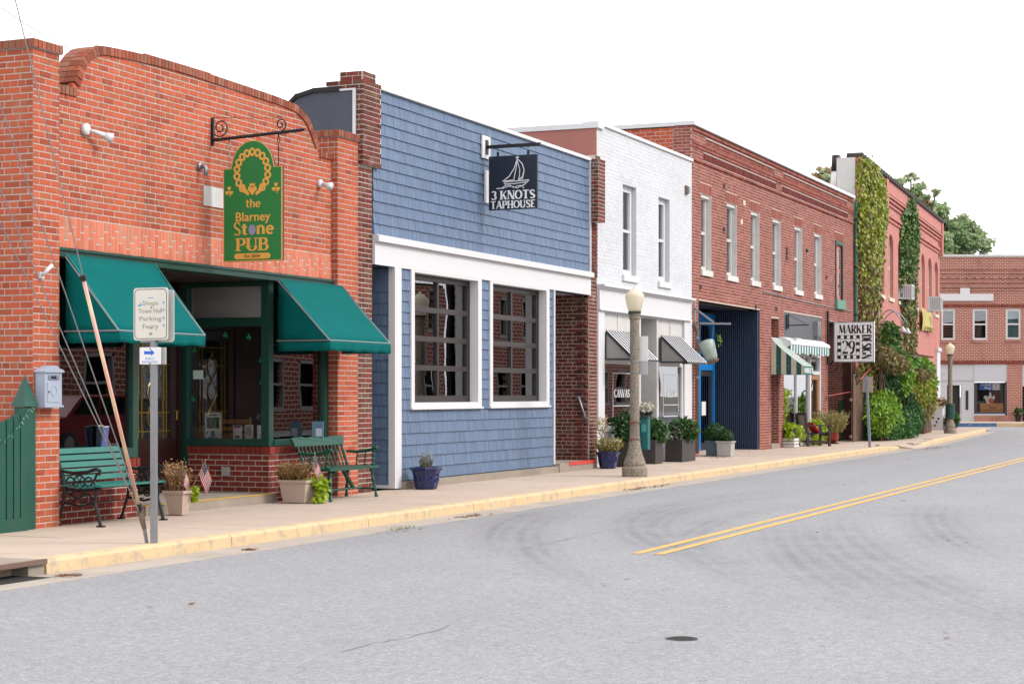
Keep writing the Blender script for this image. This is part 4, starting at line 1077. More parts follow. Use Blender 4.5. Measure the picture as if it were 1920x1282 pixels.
# shopfront
m = MB(); m.fbox(FR, WX0, 39.45, 3.12, 3.52, -.1, .06); m.fbox(FR, WX0, 39.5, 3.52, 3.56, -.1, .10); m.fbox(FR, WX0, 39.52, 3.56, 3.60, -.1, .16); m.fbox(FR, WX0, 39.47, 3.09, 3.12, -.1, .08); m.build('sign_fascia', M_white, wh)
m = MB(); m.fbox(FR, WX0 + .01, 33.8, .745, 3.088, -.2, .03); m.build('pilaster', M_white, wh); m = MB(); m.fbox(FR, 39.05, 39.5, .0, 3.088, -.2, .03); m.build('pilaster', M_white, wh)
m = MB(); m.fbox(FR, 39.5, 39.68, 0, 3.1, -.2, .01); m.build('pilaster', M_white, wh)
for i, (x0, x1) in enumerate(((33.8, 36.0), (37.25, 39.05))):
    m = MB(); m.fbox(FR, x0, x1, 2.14, 3.088, -.1, -.03); m.fbox(FR, x0 + .9, x0 + .94, 2.14, 3.088, -.03, -.018); m.build('transom_panel', M_offwhite, wh)
    m = MB(); b0 = .75 if i == 0 else .56
    m.fbox(FR, x0, x0 + .07, b0, 2.14, -.1, -.01); m.fbox(FR, x1 - .09, x1, b0, 2.14, -.1, -.01); m.fbox(FR, x0, x1, b0 - .05, b0 + .05, -.1, .02); m.fbox(FR, x0, x1, 2.05, 2.14, -.1, -.008)
    wn = m.build('window', M_white, wh)
    m = MB(); m.fbox(FR, x0 + .07, x1 - .09, b0 + .05, 2.05, -.06, -.053); m.build('pane', M_shopglass, wn)
    xc = (x0 + x1) / 2 + .15
    m = MB()
    for a, b, c, d in ((xc - .55, xc + .55, 1.86, 1.872), (xc + .54, xc + .552, .95, 1.86), (xc - .55, xc + .55, 1.2, 1.212), (xc - .55, xc - .538, .95, 1.86), (xc - .55, xc + .55, .95, .962)): m.fbox(FR, a, b, c, d, -.052, -.05)
    m.build('window_decal', M_signwhite, wn)
    glyphs('CANVAS', FR, xc, 1.38, -.052, .16, M_signwhite, wn, .2, .07, .05, width=.95)
# recessed entrance
m = MB(); m.box(36.0, 36.1, 0, 1.2, 0, 3.088); m.box(37.15, 37.25, 0, 1.2, 0, 3.088); m.build('entrance_wall', M_offwhite, wh)
m = MB(); fE = FR.off(-1.2); m.fbox(fE, 36.1, 36.22, .03, 2.3, -.06, 0); m.fbox(fE, 37.03, 37.15, .03, 2.3, -.06, 0); m.fbox(fE, 36.22, 37.03, .03, .5, -.06, 0); m.fbox(fE, 36.22, 37.03, 2.15, 3.088, -.06, 0)
dr = m.build('door', mat('grey_door', '#6f6a66', .5), wh)
m = MB(); m.fbox(fE, 36.22, 37.03, .5, 2.15, -.04, -.033); m.build('pane', M_shopglass, dr)
# easels and pictures inside
for i, (x, y, wd, z0, z1, cc) in enumerate(((34.3, 1.2, .7, .8, 1.6, '#b0603c'), (35.3, 2.2, .8, 1.0, 1.7, '#4e3b30'), (37.9, 1.8, .6, .9, 1.5, '#c9c4ba'), (38.6, 2.4, .7, 1.2, 1.9, '#2f7a54'), (37.4, 3.0, .7, 1.3, 1.9, '#59483d'))):
    t = thing('framed_picture', ['orange canvas standing inside the left white shop window', 'dark framed picture deep inside the left white shop window', 'pale canvas on display inside the right white shop window', 'green canvas hanging inside the right white shop window', 'brown framed picture behind the shop entrance'][i], 'picture', (x, y, z0))
    m = MB(); m.box(x - wd / 2, x + wd / 2, y - .02, y + .02, z0, z1); m.build('frame', M_wood if i % 2 else M_black, t)
    m = MB(); m.box(x - wd / 2 + .05, x + wd / 2 - .05, y - .026, y - .02, z0 + .05, z1 - .05); m.build('canvas_face', mat('canvas_%d' % i, cc, .8, .4, 5), t)
    m = MB(); m.bar((x - .2, y + .03, .06), (x - .05, y + .05, z0 + .3), .03); m.bar((x + .2, y + .03, .06), (x + .05, y + .05, z0 + .3), .03); m.build('stand', M_wood, t)
# slanted metal awnings with dark ribs
def metal_awning(a0, a1, label):
    t = thing('metal_awning', label, 'awning', (a0, 0, 2.7), 'white ribbed metal awnings')
    zt, zb, y0 = 2.69, 2.13, -.62; n = 9
    P = lambda a, v, d=0: Vector((a, -.03 + (y0 + .03) * v, zt + (zb - zt) * v + d))
    for i in range(n):
        x0, x1 = a0 + (a1 - a0) * i / n, a0 + (a1 - a0) * (i + 1) / n
        m = MB(); m.hexa(P(x0 + .012, 0), P(x1 - .002, 0) - P(x0 + .012, 0), P(x0, 1) - P(x0, 0), (0, 0, .012)); m.build('roof_strip', mat('awning_metal_white', '#c6c6c8', .35, .06, 4), t)
        m = MB(); m.hexa(P(x0 - .012, 0, .0), (.022, 0, 0), P(x0, 1) - P(x0, 0), (0, 0, .03)); m.build('rib', M_black, t)
    m = MB()
    for x in (a0 - .012, a1):
        m.bar((x, -.02, zb), (x, -.02, zt - .02), .04); m.bar((x, -.04, zb), (x, y0, zb), .035); m.bar((x, -.03, zt - .02), (x, y0, zb - .01), .03)
    m.bar((a0 - .012, y0, zb - .01), (a1, y0, zb - .01), .04)
    m.build('frame', mat('dark_steel', '#2e2f33', .45, .1), t)
    for x in (a0, a1 - .012):
      m = MB(); m.prism([(x, -.04, zb + .02), (x, -.04, zt - .05), (x, y0 + .06, zb + .02)], (.006, 0, 0))
      m.build('side_panel', mat('smoked_panel', '#8f8d8b', .3, .1, 3), t)
metal_awning(33.86, 35.40, 'white ribbed metal awning over the left white shop window partly behind the lamp post')
metal_awning(37.36, 38.84, 'white ribbed metal awning over the right white shop window')
x0, z0 = FR.F(1286, 356)
t = thing('wall_lamp', 'little rusty bulkhead light high on the white shop near the red brick', 'lamp', (x0, 0, z0))
m = MB(); m.fbox(FR, x0 - .09, x0 + .09, z0 - .1, z0 + .09, .0, .04); m.build('back_plate', M_rust, t)
m = MB(); m.fbox(FR, x0 - .05, x0 + .05, z0 - .08, z0 + .06, .04, .09); m.build('lens', M_galv, t)
# downpipe
x0 = FR.A(1297)
t = thing('downpipe', 'rusty brown downpipe between the white shop and the red brick building', 'downpipe', (39.76, -.05, 0))
m = MB(); m.tube([(39.78, -.1, .1), (39.78, -.1, 2.9), (39.74, -.06, 3.0), (39.7, -.03, 3.05)], .045, 10); m.build('pipe', M_rust, t, True)
m = MB()
for z in (.6, 1.8, 2.7): m.tube([(39.78, -.1, z), (39.78, -.1, z + .05)], .052, 10)
m.build('strap', M_galv, t)

# ================================================================== THE RED BRICK BUILDING
MX0, MX1, MT = 39.70, 56.78, 7.58
mk = thing('brick_shop_building', 'long two storey red brick building with six white upper windows and a wide carriage opening', 'building', (48, 5, 0))
UW = [(40.43, 41.16), (42.55, 43.35), (44.73, 45.47), (46.89, 47.67), (49.25, 50.04), (51.57, 52.37)]
UH = [(a, b, 4.32, 6.09) for a, b in UW] + [(54.24, 55.26, 4.30, 6.09)]
OP = [(40.22, 45.6, -1, 3.6), (46.73, 47.56, -1, 3.45), (48.07, 52.5, -1, 3.66), (53.3, 56.6, -1, 3.62)]
LINT = [(a - .12, b + .12, 6.095, 6.34) for a, b, _, _ in UH]
BAND = [(40.6, 47.25, 6.88, 7.045), (47.85, 56.0, 6.88, 7.045)]
PAN = [(40.8, 47.1, 7.23, 7.40), (48.0, 55.9, 7.23, 7.40)]
SK = Sink()
SK.field(FR, MX0, MX1, -.02, MT, holes=UH + OP + LINT + BAND + PAN, header=7, Lb=.212, Hb=.0715)
for a, b, z0, z1 in LINT: SK.soldier(FR, a, b, z0, z1, wb=.075, j=.004)
for a, b, z0, z1 in PAN: SK.field(FR.off(-.035), a, b, z0, z1, header=0, j=.005)
for z in (7.09, 7.17): SK.field(FR.off(.025), MX0, MX1, z, z + .075, header=0, j=.012)
for z in (6.78, 7.46): SK.field(FR.off(.035), MX0, MX1, z, z + .072, header=0, j=.012)
MS = side(MX0); SK.field(MS, -.45, 0, 6.7, MT, header=0)
for x in (45.6,): SK.field(side(x), -.5, 0, -.02, 3.6, header=0, Lb=.2, proud=.007)
SK.field(side(47.56), -.31, 0, -.02, 3.45, header=0, Lb=.2, proud=.007); SK.field(side(56.55), -3.2, -.27, -.02, 3.6, header=6)
SK.finish('brick', M_mk, mk, stuffname='brickwork')
SD = Sink()
for a, b, z0, z1 in BAND: SD.soldier(FR, a, b, z0, z1, wb=.078, j=.022, proud=.006)
SD.finish('soldier_brick', brickmat('soldier_red', ['#5d2320', '#6d2c26', '#79352c']), mk, limit=220, stuffname='soldier_brickwork', lite=True)
SG_ = Sink(); SG_.field(MS, -4.6, -.45, 6.6, MT - .03, header=0, proud=.004, Lb=.24, Hb=.085, j=.018); SG_.finish('side_brick', M_orange, mk, limit=200, stuffname='side_brickwork')
m = MB()
wallboxes(m, FR, MX0 + .004, MX1, -.1, MT, UH + OP + [(a, b, c, d) for a, b, c, d in BAND + PAN], -.35, -.004)
for a, b, c, d in BAND: m.fbox(FR, a, b, c, d, -.3, -.03)
for a, b, c, d in PAN: m.fbox(FR, a, b, c, d, -.3, -.05)
m.box(MX0 + .004, MX0 + .3, .35, 12, 3.7, MT - .04); m.box(MX1 - .3, MX1, .35, 12, 3.7, MT); m.box(MX0, MX1, 11.8, 12.1, 0, 7); m.box(45.604, 46.7, .3, .5, 0, 3.6); m.box(47.564, 48.05, .3, .36, 0, 3.6); m.box(56.554, 56.7, .26, 3.2, 0, 3.6)
m.box(MX0 + .02, 40.2, .3, .5, 0, 3.65); m.box(52.51, 53.29, .3, .6, 0, 3.65)
m.build('wall', M_mkmort, mk)
m = MB(); m.box(MX0 + .3, MX1 - .3, .36, 11.8, 6.9, 7.05); m.build('roof', M_roof, mk)
m = MB(); m.box(MX0 - .04, MX1 + .02, -.07, .42, MT, MT + .09); m.box(MX0 - .04, MX0 + .34, .42, 6, MT - .01, MT + .085); m.build('parapet_cap', M_white, mk)
m = MB(); m.box(MX0 + .3, MX1 - .3, 3.2, 3.3, 3.7, 6.9); m.box(MX0 + .1, MX1 - .1, .36, 11.8, 3.68, 3.76); m.box(45.7, 53.2, 5.5, 5.6, 0, 3.68); m.box(47.9, 53.2, .4, 5.5, .02, .06); m.build('interior_wall', M_brownint, mk)
M_sillw = mat('painted_sill', '#cfcbc6', .8, .15, 8, .2, dirt=.3)
for i, (a, b, z0, z1) in enumerate(UH[:6]):
    wn = window(mk, FR, a + .004, b - .004, z0 + .004, z1 - .004, .1, .10, M_offwhite, M_glass, 1, 2, .05, sill=.07, sm=M_sillw, blind=M_blindm if i in (0, 1, 2, 5) else None, blindpart=[.55, .6, .5, 0, 0, 1.0][i] if i != 5 else .95)
    m = MB(); m.fbox(FR, b - .012, b - .001, z0 + .01, z1 - .01, -.1, .02); m.fbox(FR, a + .001, b - .001, z1 - .08, z1 - .001, -.1, -.03); m.build('casing', M_offwhite, wn)
a, b, z0, z1 = UH[6]
m = MB(); fw = .11; m.fbox(FR, a + .003, a + fw, z0, z1, -.15, .03); m.fbox(FR, b - fw, b - .003, z0, z1, -.15, .03); m.fbox(FR, a + fw, b - fw, z1 - .12, z1 - .003, -.15, .03)
gw = m.build('window', M_green, mk, label='boarded window with green frame and pink shutter boards')
m = MB(); m.fbox(FR, a + fw, b - fw, z0, z1 - .12, -.1, -.04); m.build('shutter', mat('pink_shutter', '#b5655a', .6, .1), gw)
for q0, q1, r0, r1 in ((.2, .42, .95, 1.55), (.56, .78, .95, 1.55), (.2, .42, .15, .85), (.56, .78, .15, .85)):
    m = MB(); m.fbox(FR, a + q0, a + q1, z0 + r0, z0 + r1, -.04, -.032); m.build('pane', M_glass, gw)
m = MB(); m.fbox(FR, a - .06, b + .06, z0 - .28, z0, -.1, .09); m.build('sill', mat('faded_green', '#5c8a77', .7, .2, 9, dirt=.2), gw)
# carriage opening
CF = side(45.56); yb2 = -CF.F(1338, 700)[0]
m = MB(); m.box(40.0, 45.7, yb2, yb2 + .1, 0, 3.7); m.box(40.0, 40.2, .5, yb2, 0, 3.7); m.box(40.2, 45.6, .01, yb2, 3.602, 3.66); m.build('bay_wall', mat('navy_board', '#1d2535', .6, .1), mk)
M_corr = mat('navy_corrugated', '#36455f', .45, .08, 5)
n = 22
m = MB(); m.box(45.575, 45.6, .03, yb2, 0, 3.6); m.build('corrugated_backing', M_corr, mk)
for i in range(n):
    y0 = .04 + (yb2 - .04) * i / n; wd = (yb2 - .04) / n
    m = MB(); m.prism([(45.575, y0, .01), (45.52, y0 + wd * .15, .01), (45.52, y0 + wd * .5, .01), (45.575, y0 + wd * .65, .01)], (0, 0, 3.58)); m.build('corrugated_rib', M_corr, mk)
fB = FR.off(-yb2 + .001); xd0, xd1 = fB.A(1304), fB.A(1334)
M_bright = mat('bright_blue_paint', '#1277bd', .4, .08)
m = MB(); m.fbox(fB, xd0, xd0 + .14, 0, 3.5, 0, .1); m.fbox(fB, xd1 - .14, xd1, 0, 3.5, 0, .1); m.fbox(fB, xd0, xd1, 2.05, 2.38, 0, .09); m.fbox(fB, xd0, xd1, 3.2, 3.5, 0, .09); m.build('door_frame', M_bright, mk)
m = MB(); m.fbox(fB, xd0 + .14, xd0 + .24, .02, 2.05, .01, .06); m.fbox(fB, xd1 - .24, xd1 - .14, .02, 2.05, .01, .06); m.fbox(fB, xd0 + .24, xd1 - .24, .02, .2, .01, .06); m.fbox(fB, xd0 + .24, xd1 - .24, 1.9, 2.05, .01, .06); bd = m.build('door', mat('charcoal_paint', '#2a2c31', .5), mk)
m = MB(); m.fbox(fB, xd0 + .24, xd1 - .24, .2, 1.9, .03, .036); m.build('pane', M_shopglass, bd)
m = MB(); m.fbox(fB, xd0 + .4, xd0 + .75, .9, 1.25, .04, .045); m.build('notice', M_paper, bd)
m = MB(); m.fbox(fB, xd0 + .14, xd1 - .14, 2.38, 3.2, .03, .036); m.build('transom_pane', M_shopglass, mk)
m = MB(); m.box(40.22, 45.6, -.01, yb2, -.05, .012); m.build('bay_floor', M_walk, mk)
m = MB(); m.fbox(FR, 40.21, 45.61, 3.6, 3.66, -.3, -.02); m.build('lintel', M_iron, mk)
t = thing('pendant_lamp', 'dark barn style pendant lamp hanging inside the carriage opening', 'lamp', (41.6, 1.2, 3.3))
fL = FR.off(-1.2); x0, z0 = fL.F(1322, 583)
m = MB(); m.lathe((x0, 1.2, z0), [(.03, .2), (.06, .15), (.12, .05), (.24, -.03), (.25, -.06), (.2, -.05)], 16); m.build('shade', M_iron, t, True)
m = MB(); m.tube([(x0, 1.2, z0 + .18), (x0, 1.2, 3.602)], .012, 6); m.build('stem', M_iron, t)
# narrow door, shopfront
m = MB(); fN = FR.off(-.32); m.fbox(fN, 46.735, 47.555, 2.25, 3.45, -.06, 0); m.fbox(fN, 46.735, 46.86, .13, 2.25, -.06, 0); m.fbox(fN, 47.43, 47.555, .13, 2.25, -.06, 0); m.fbox(fN, 46.86, 47.43, .13, .32, -.06, 0); m.fbox(fN, 46.86, 47.43, 1.06, 1.12, -.05, .03)
nd = m.build('side_door', M_offwhite, mk); m = MB(); m.fbox(fN, 46.86, 47.43, .32, 2.25, -.04, -.033); m.build('pane', M_shopglass, nd)
m = MB(); m.box(46.72, 47.57, -.02, .4, -.05, .125); m.build('doorstep', M_conc, mk)
M_sgrey = mat('grey_sign_panel', '#54555a', .6, .12, 4, dirt=.12)
m = MB(); m.fbox(FR, 48.075, 52.495, 2.98, 3.655, -.2, -.02); m.build('sign_panel', M_sgrey, mk)
m = MB(); m.fbox(FR, 48.075, 48.16, .45, 2.98, -.2, -.03); m.fbox(FR, 51.15, 51.3, .06, 2.98, -.2, -.03); m.fbox(FR, 52.38, 52.495, .06, 2.98, -.2, -.03); m.fbox(FR, 48.16, 51.15, .40, .52, -.2, -.02); m.fbox(FR, 48.16, 52.38, 2.5, 2.62, -.2, -.03); m.fbox(FR, 49.7, 49.76, .52, 2.5, -.15, -.05); m.fbox(FR, 51.3, 52.38, 2.0, 2.1, -.2, -.04)
m.build('shopfront_frame', M_white, mk)
m = MB(); m.fbox(FR, 48.1, 51.2, -.02, .4, -.3, -.03); m.build('stall_riser', M_offwhite, mk)
for a, b, z0, z1 in ((48.16, 49.7, .52, 2.5), (49.76, 51.15, .52, 2.5), (51.3, 52.38, 2.1, 2.5)):
    m = MB(); m.fbox(FR, a, b, z0, z1, -.1, -.093); m.build('pane', M_shopglass, mk)
m = MB(); m.fbox(FR, 51.32, 51.45, .08, 1.98, -.12, -.06); m.fbox(FR, 52.24, 52.36, .08, 1.98, -.12, -.06); m.fbox(FR, 51.45, 52.24, .08, .75, -.12, -.06); m.fbox(FR, 51.45, 52.24, 1.86, 1.98, -.12, -.06); d2 = m.build('door', M_wood, mk)
m = MB(); m.fbox(FR, 51.45, 52.24, .75, 1.86, -.1, -.093); m.build('pane', M_shopglass, d2)
m = MB(); m.box(48.3, 51.1, 1.6, 1.7, 0, 2.6); m.build('display_screen', M_offwhite, mk)
m = MB(); m.fbox(FR, 48.25, 48.25 + .55, 2.6, 2.96, -.02, .3); m.build('awning_end_board', M_white, mk)
# alley side: dark opening, brown boards, green post
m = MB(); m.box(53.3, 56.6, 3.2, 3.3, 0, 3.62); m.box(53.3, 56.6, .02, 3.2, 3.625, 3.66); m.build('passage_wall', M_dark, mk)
m = MB(); m.box(56.5, 56.62, .03, .26, 0, 3.0); m.build('passage_board', mat('brown_red_board', '#4a2018', .7, .2, 4), mk)
m = MB(); m.box(56.4, 56.5, .27, .36, 0, 1.25); m.build('green_post', mat('green_post_paint', '#1d5c2c', .5), mk)
# odds and ends fixed to the wall
for px_, py_ in ((1357, 348), (1357, 430), (1475, 467), (1475, 475), (1475, 483), (1313, 537), (1512, 470), (1549, 520), (1455, 578), (1417, 575)):
    x0, z0 = FR.F(px_, py_); m = MB(); m.fbox(FR, x0 - .06, x0 + .06, z0 - .04, z0 + .04, 0, .05); m.build('wall_anchor', M_rust if px_ % 2 else M_iron, mk)
for px_, py_ in ((1395, 381), (1390, 416)):
    x0, z0 = FR.F(px_, py_); m = MB(); m.fbox(FR, x0 - .09, x0 + .09, z0 - .06, z0 + .06, 0, .012); m.build('patch_brick', mat('cream_patch', '#cfbd9c', .8), mk)
m = MB(); p = [FR.F(*q) for q in ((1430, 547), (1500, 564), (1560, 577), (1596, 584))]; m.tube([FR.P(a, b, .015) for a, b in p], .013, 5); m.build('conduit', M_galv, mk)
t = thing('downpipe', 'thin green downpipe where the red brick building meets the pink one', 'downpipe', (56.9, -.05, 0))
m = MB(); m.tube([(56.88, -.06, 3.4), (56.88, -.06, 7.5)], .045, 8); m.build('pipe', mat('verdigris', '#2c6f5f', .6, .2), t)
m = MB()
for z in (3.9, 5.4, 6.9): m.tube([(56.88, -.06, z), (56.88, -.06, z + .06)], .055, 8)
m.build('strap', M_iron, t)
m = MB(); m.tube([(53.0, -.06, 2.3), (53.0, -.06, 3.9)], .035, 6); tag(m.build('conduit', M_iron), 'dark vertical conduit on the brick pier left of the checkered sign', 'conduit')
# hanging bracket with a tilted tin pail sign
XB = FR.A(1300) + .1; SB2 = side(XB)
t = thing('pail_bracket', 'grey steel triangular bracket beside the carriage opening', 'bracket', (XB, 0, 3.2))
a0, z0 = SB2.F(1300, 606); a1, z1 = SB2.F(1370, 607); a2, z2 = SB2.F(1338, 604); a3, z3 = SB2.F(1300, 578)
m = MB(); m.bar(SB2.P(.0, z0), SB2.P(a1, z1), .045); m.build('arm', M_galv, t)
m = MB(); m.bar(SB2.P(.0, z3), SB2.P(a2, z2), .04); m.build('brace', M_galv, t)
m = MB(); m.fbox(SB2, -.01, .012, z0 - .15, z3 + .15, -.05, .05); m.build('wall_plate', M_galv, t)
t = thing('pail_sign', 'tilted pale tin pail hanging from the steel bracket with a sprig of green', 'hanging pail', (XB, -.5, 2.4))
cen = SB2.P(*SB2.F(1329, 658)); M_pail = mat('pale_tin', '#98a39a', .5, .15, 5, metal=.2)
Mt = Matrix.Translation(cen) @ Matrix.Rotation(math.radians(-22), 4, Vector((1, 0, 0)))
def tr(mb): mb.v = [tuple(Mt @ Vector(v)) for v in mb.v]; return mb
m = MB(); m.lathe((0, 0, 0), [(.10, -.24), (.14, -.18), (.20, .16), (.185, .23), (.08, .26)], 18); tr(m).build('pail', M_pail, t, True)
m = MB(); m.lathe((0, 0, 0), [(.12, -.29), (.15, -.25), (.12, -.22)], 18); tr(m).build('rim', M_rust, t)
m = MB()
for k in (-.2, .2): m.tube([Mt @ Vector((0, k, .25)), SB2.P(a2 * .45 + (.25 if k < 0 else -.05), z0)], .006, 4)
m.build('hanger_wire', M_galv, t)
m = MB()
for i in range(24): m.leaf(Mt @ Vector((R.uniform(-.05, .05), -.32 + R.uniform(-.04, .04), R.uniform(0, .25))), .07)
m.build('sprig', leafmat('sprig_leaf', ['#4c7a24', '#7c9a3a']), t)
# striped door awning
M_str = stripemat('striped_canvas_along', '#0f5f57', '#cfcfc8', (1, 0, 0), .2, .5)
M_str2 = stripemat('striped_canvas_deep', '#0f4f4a', '#b9b6a4', (0, 1, 0), .27, .5)
t = thing('striped_awning', 'green and white striped door awning with curved sides', 'awning', (47.2, 0, 2.8))
a0, a1 = 46.72, 47.75; SA = side(a0); yo = SA.F(1507, 700)[0]; zt = SA.F(1447, 632)[1]; zv = SA.F(1447, 702)[1]; zb = zv + .22
prof2 = [(v, zt + (zb - zt) * (v ** .8)) for v in [i / 10 for i in range(11)]]
m = MB()
for (v0, q0), (v1, q1) in zip(prof2, prof2[1:]): m.quad((a0, -yo * v0, q0), (a0, -yo * v1, q1), (a1, -yo * v1, q1), (a1, -yo * v0, q0))
o = m.build('canopy', M_str, t); 
m = MB(); m.box(a0, a1, -yo - .008, -yo, zv, zb - .002); vl = m.build('valance', mat('valance_green', '#0f5f57', .7), t)
glyphs('MARKER 29', FR.off(yo + .008), (a0 + a1) / 2, zv + .04, .0, .14, M_signwhite, vl, .2, .07, width=.95)
for x in (a0, a1 - .006):
    m = MB(); m.prism([(x, -.0, zv)] + [(x, -yo * v, q - .004) for v, q in prof2] + [(x, -yo, zv)], (.006, 0, 0)); m.build('side_panel', M_str2, t)
m = MB()
for x in (a0 + .01, a1 - .02): m.tube([(x, 0, zb), (x, -yo + .01, zb)], .012, 5)
m.build('frame', M_galv, t)
# retractable awning rolled in
t = thing('rolled_awning', 'rolled in white awning cassette with short striped scalloped valance', 'awning', (50.3, -.3, 2.8))
c0, c1 = FR.A(1482, .3), FR.A(1555, .3)
m = MB(); m.fprism(side(c0), [(.0, 2.66), (.0, 2.97), (.1, 2.97), (.31, 2.86), (.33, 2.78), (.27, 2.73), (.1, 2.66)], 0, -(c1 - c0)); m.build('cassette', M_white, t)
n = 30
for i in range(n):
    x0, x1 = c0 + (c1 - c0) * i / n, c0 + (c1 - c0) * (i + 1) / n
    m = MB(); m.box(x0 + .002, x1 - .002, -.315, -.305, 2.52 + .02 * (i % 3), 2.77); m.build('valance_strip', mat('valance_teal', '#127067', .7) if i % 2 else M_white, t)
# empty scroll bracket on the grey panel
t = thing('empty_bracket', 'empty black iron sign bracket in front of the grey panel', 'bracket', (48.6, 0, 3.3))
XE = FR.A(1475); SE = side(XE)
m = MB(); m.bar(SE.P(-.0, SE.F(1480, 610)[1]), SE.P(SE.F(1517, 609)[0], SE.F(1517, 609)[1]), .03); m.bar(SE.P(.05, 3.22), SE.P(.05, 3.62), .03); m.bar(SE.P(.05, 3.6), SE.P(.5, 3.36), .012); m.build('arm', M_iron, t)
m = MB(); m.fbox(SE, -.01, .02, 3.2, 3.6, -.03, .03); m.build('wall_plate', M_iron, t)
x0, z0 = FR.F(1531, 616); m = MB(); m.fbox(FR, x0 - .25, x0 + .15, z0 - .22, z0 + .2, -.018, .1); tag(m.build('panel_light', M_galv), 'narrow metal light box on the grey shop panel', 'light box')
# checkered sign
XM = 53.53; SM = side(XM)
t = thing('shop_sign', 'white square hanging sign with black checkered border and art deco lettering', 'sign', (XM, -.7, 3))
sa0, sa1, sb0, sb1 = .13, 1.33, 2.385, 3.585
m = MB(); m.fbox(SM, sa0, sa1, sb0, sb1, -.06, .06); m.build('board', M_signwhite, t)
m = MB()
for q in ((sa0, sa1, sb0, sb0 + .025), (sa0, sa1, sb1 - .025, sb1), (sa0, sa0 + .025, sb0 + .025, sb1 - .025), (sa1 - .025, sa1, sb0 + .025, sb1 - .025)): m.fbox(SM, *q, .06, .068)
m.build('frame', M_galv, t)
W_, H_ = sa1 - sa0, sb1 - sb0
glyphs('MARKER', SM, sa0 + W_ * .54, sb0 + H_ * .71, .06, H_ * .21, M_black, t, .21, .045, width=W_ * .82)
c0, c1, e0, e1 = sa0 + W_ * .10, sa0 + W_ * .64, sb0 + H_ * .09, sb0 + H_ * .66
n = 7; cs, ch = (c1 - c0) / n, (e1 - e0) / n
m = MB()
for i in range(n):
    for k in range(n):
        if (i in (0, n - 1) or k in (0, n - 1)) and (i + k) % 2 == 0: m.fbox(SM, c0 + i * cs, c0 + (i + 1) * cs, e0 + k * ch, e0 + (k + 1) * ch, .06, .063)
for q in ((c0 + cs, c1 - cs, e0 + ch, e0 + ch + .012), (c0 + cs, c1 - cs, e1 - ch - .012, e1 - ch), (c0 + cs, c0 + cs + .012, e0 + ch, e1 - ch), (c1 - cs - .012, c1 - cs, e0 + ch, e1 - ch), (c0, c1, e1, e1 + .012), (c0, c1, e0 - .012, e0), (c0 - .012, c0, e0, e1), (c1, c1 + .012, e0, e1)): m.fbox(SM, *q, .06, .0625)
m.build('check_border', M_black, t)
glyphs('29', SM, (c0 + c1) / 2, e0 + ch + .05, .06, (e1 - e0) - 2 * ch - .1, M_black, t, .17, .045, width=(c1 - c0) - 2 * cs - .06)
glyphs('DESIGN', SM, sa0 + W_ * .70, sb0 + H_ * .375, .06, W_ * .24, M_black, t, .19, .045, width=H_ * .60, rot=True)
t = thing('sign_bracket', 'black iron bracket on the brick pier behind the checkered sign', 'bracket', (XM, 0, 3.4))
m = MB(); m.bar(SM.P(0, 3.5), SM.P(.14, 3.5), .06); m.bar(SM.P(0, 2.3), SM.P(.14, 2.45), .05); m.build('arm', M_iron, t)
m = MB(); m.tube([SM.P(.0, 2.1), SM.P(.1, 2.1), SM.P(.22, 2.2), SM.P(.24, 2.384)], .015, 5); m.build('scroll', M_iron, t)
# ================================================================== THE PINK BUILDING
def pinkmat():
    m, n, b = nodes_of('pink_painted_brick')
    c = ramp(n, noise(n, .5, 5, .6), [lin('#b06a60'), lin('#bd7a70'), lin('#c4867c')])
    c = mixc(n, maprange(n, noise(n, 1.6, 7, .7), .55, .75, 0, .5), c, lin('#a45a50'))
    pos = add(n, 'NewGeometry').outputs['Position']
    sx = add(n, 'SeparateXYZ'); n.links.new(pos, sx.inputs[0])
    cb = add(n, 'CombineXYZ'); n.links.new(sx.outputs['X'], cb.inputs[0]); n.links.new(sx.outputs['Z'], cb.inputs[1])
    bt = add(n, 'TexBrick'); n.links.new(cb.outputs[0], bt.inputs['Vector'])
    bt.inputs['Scale'].default_value = 1; bt.inputs['Brick Width'].default_value = .21; bt.inputs['Row Height'].default_value = .072; bt.inputs['Mortar Size'].default_value = .008
    bt.inputs['Color1'].default_value = (1, 1, 1, 1); bt.inputs['Color2'].default_value = (.88, .88, .88, 1); bt.inputs['Mortar'].default_value = (.75, .75, .75, 1)
    c = mixc(n, 1.0, c, bt.outputs['Color'], 'MULTIPLY')
    n.links.new(c, b.inputs['Base Color']); b.inputs['Roughness'].default_value = .85
    bump(n, b, math_(n, 'SUBTRACT', 1.0, bt.outputs['Fac']), .5, .01)
    return m
M_pink = pinkmat()
M_cream = mat('cream_window_paint', '#c9c4ae', .6, .1, 6, dirt=.15)
pk = thing('pink_building', 'pink painted brick building with arched windows and climbing vines', 'building', tuple(FP.P(8, 0, -5)))
PE = FP.F(1762, 500)[0]                                                   # far end
PT0 = FP.F(1605, 292)[1]; PT1 = FP.F(1768, 420)[1]
pw = []
for x0, x1, yt, yb_ in ((1629, 1638, 418, 543), (1648, 1658, 428, 551), (1666, 1675, 438, 557), (1684, 1692, 452, 566), (1713, 1720, 467, 575), (1727, 1734, 476, 581), (1740, 1747, 485, 588), (1752, 1759, 493, 589)):
    a0, a1 = FP.A(x0), FP.A(x1); b1 = FP.F(x0, yt)[1]; b0 = FP.F(x0, yb_)[1]; pw.append((a0, a1, 4.88, 7.17))
m = MB(); zc = 8.94
GO = [(1.2, 5.4, -1, 2.9), (9.0, PE - 1.6, -1, 2.7)]
wallboxes(m, FP, 0, PE, -.1, zc, pw + GO, -.35, 0)
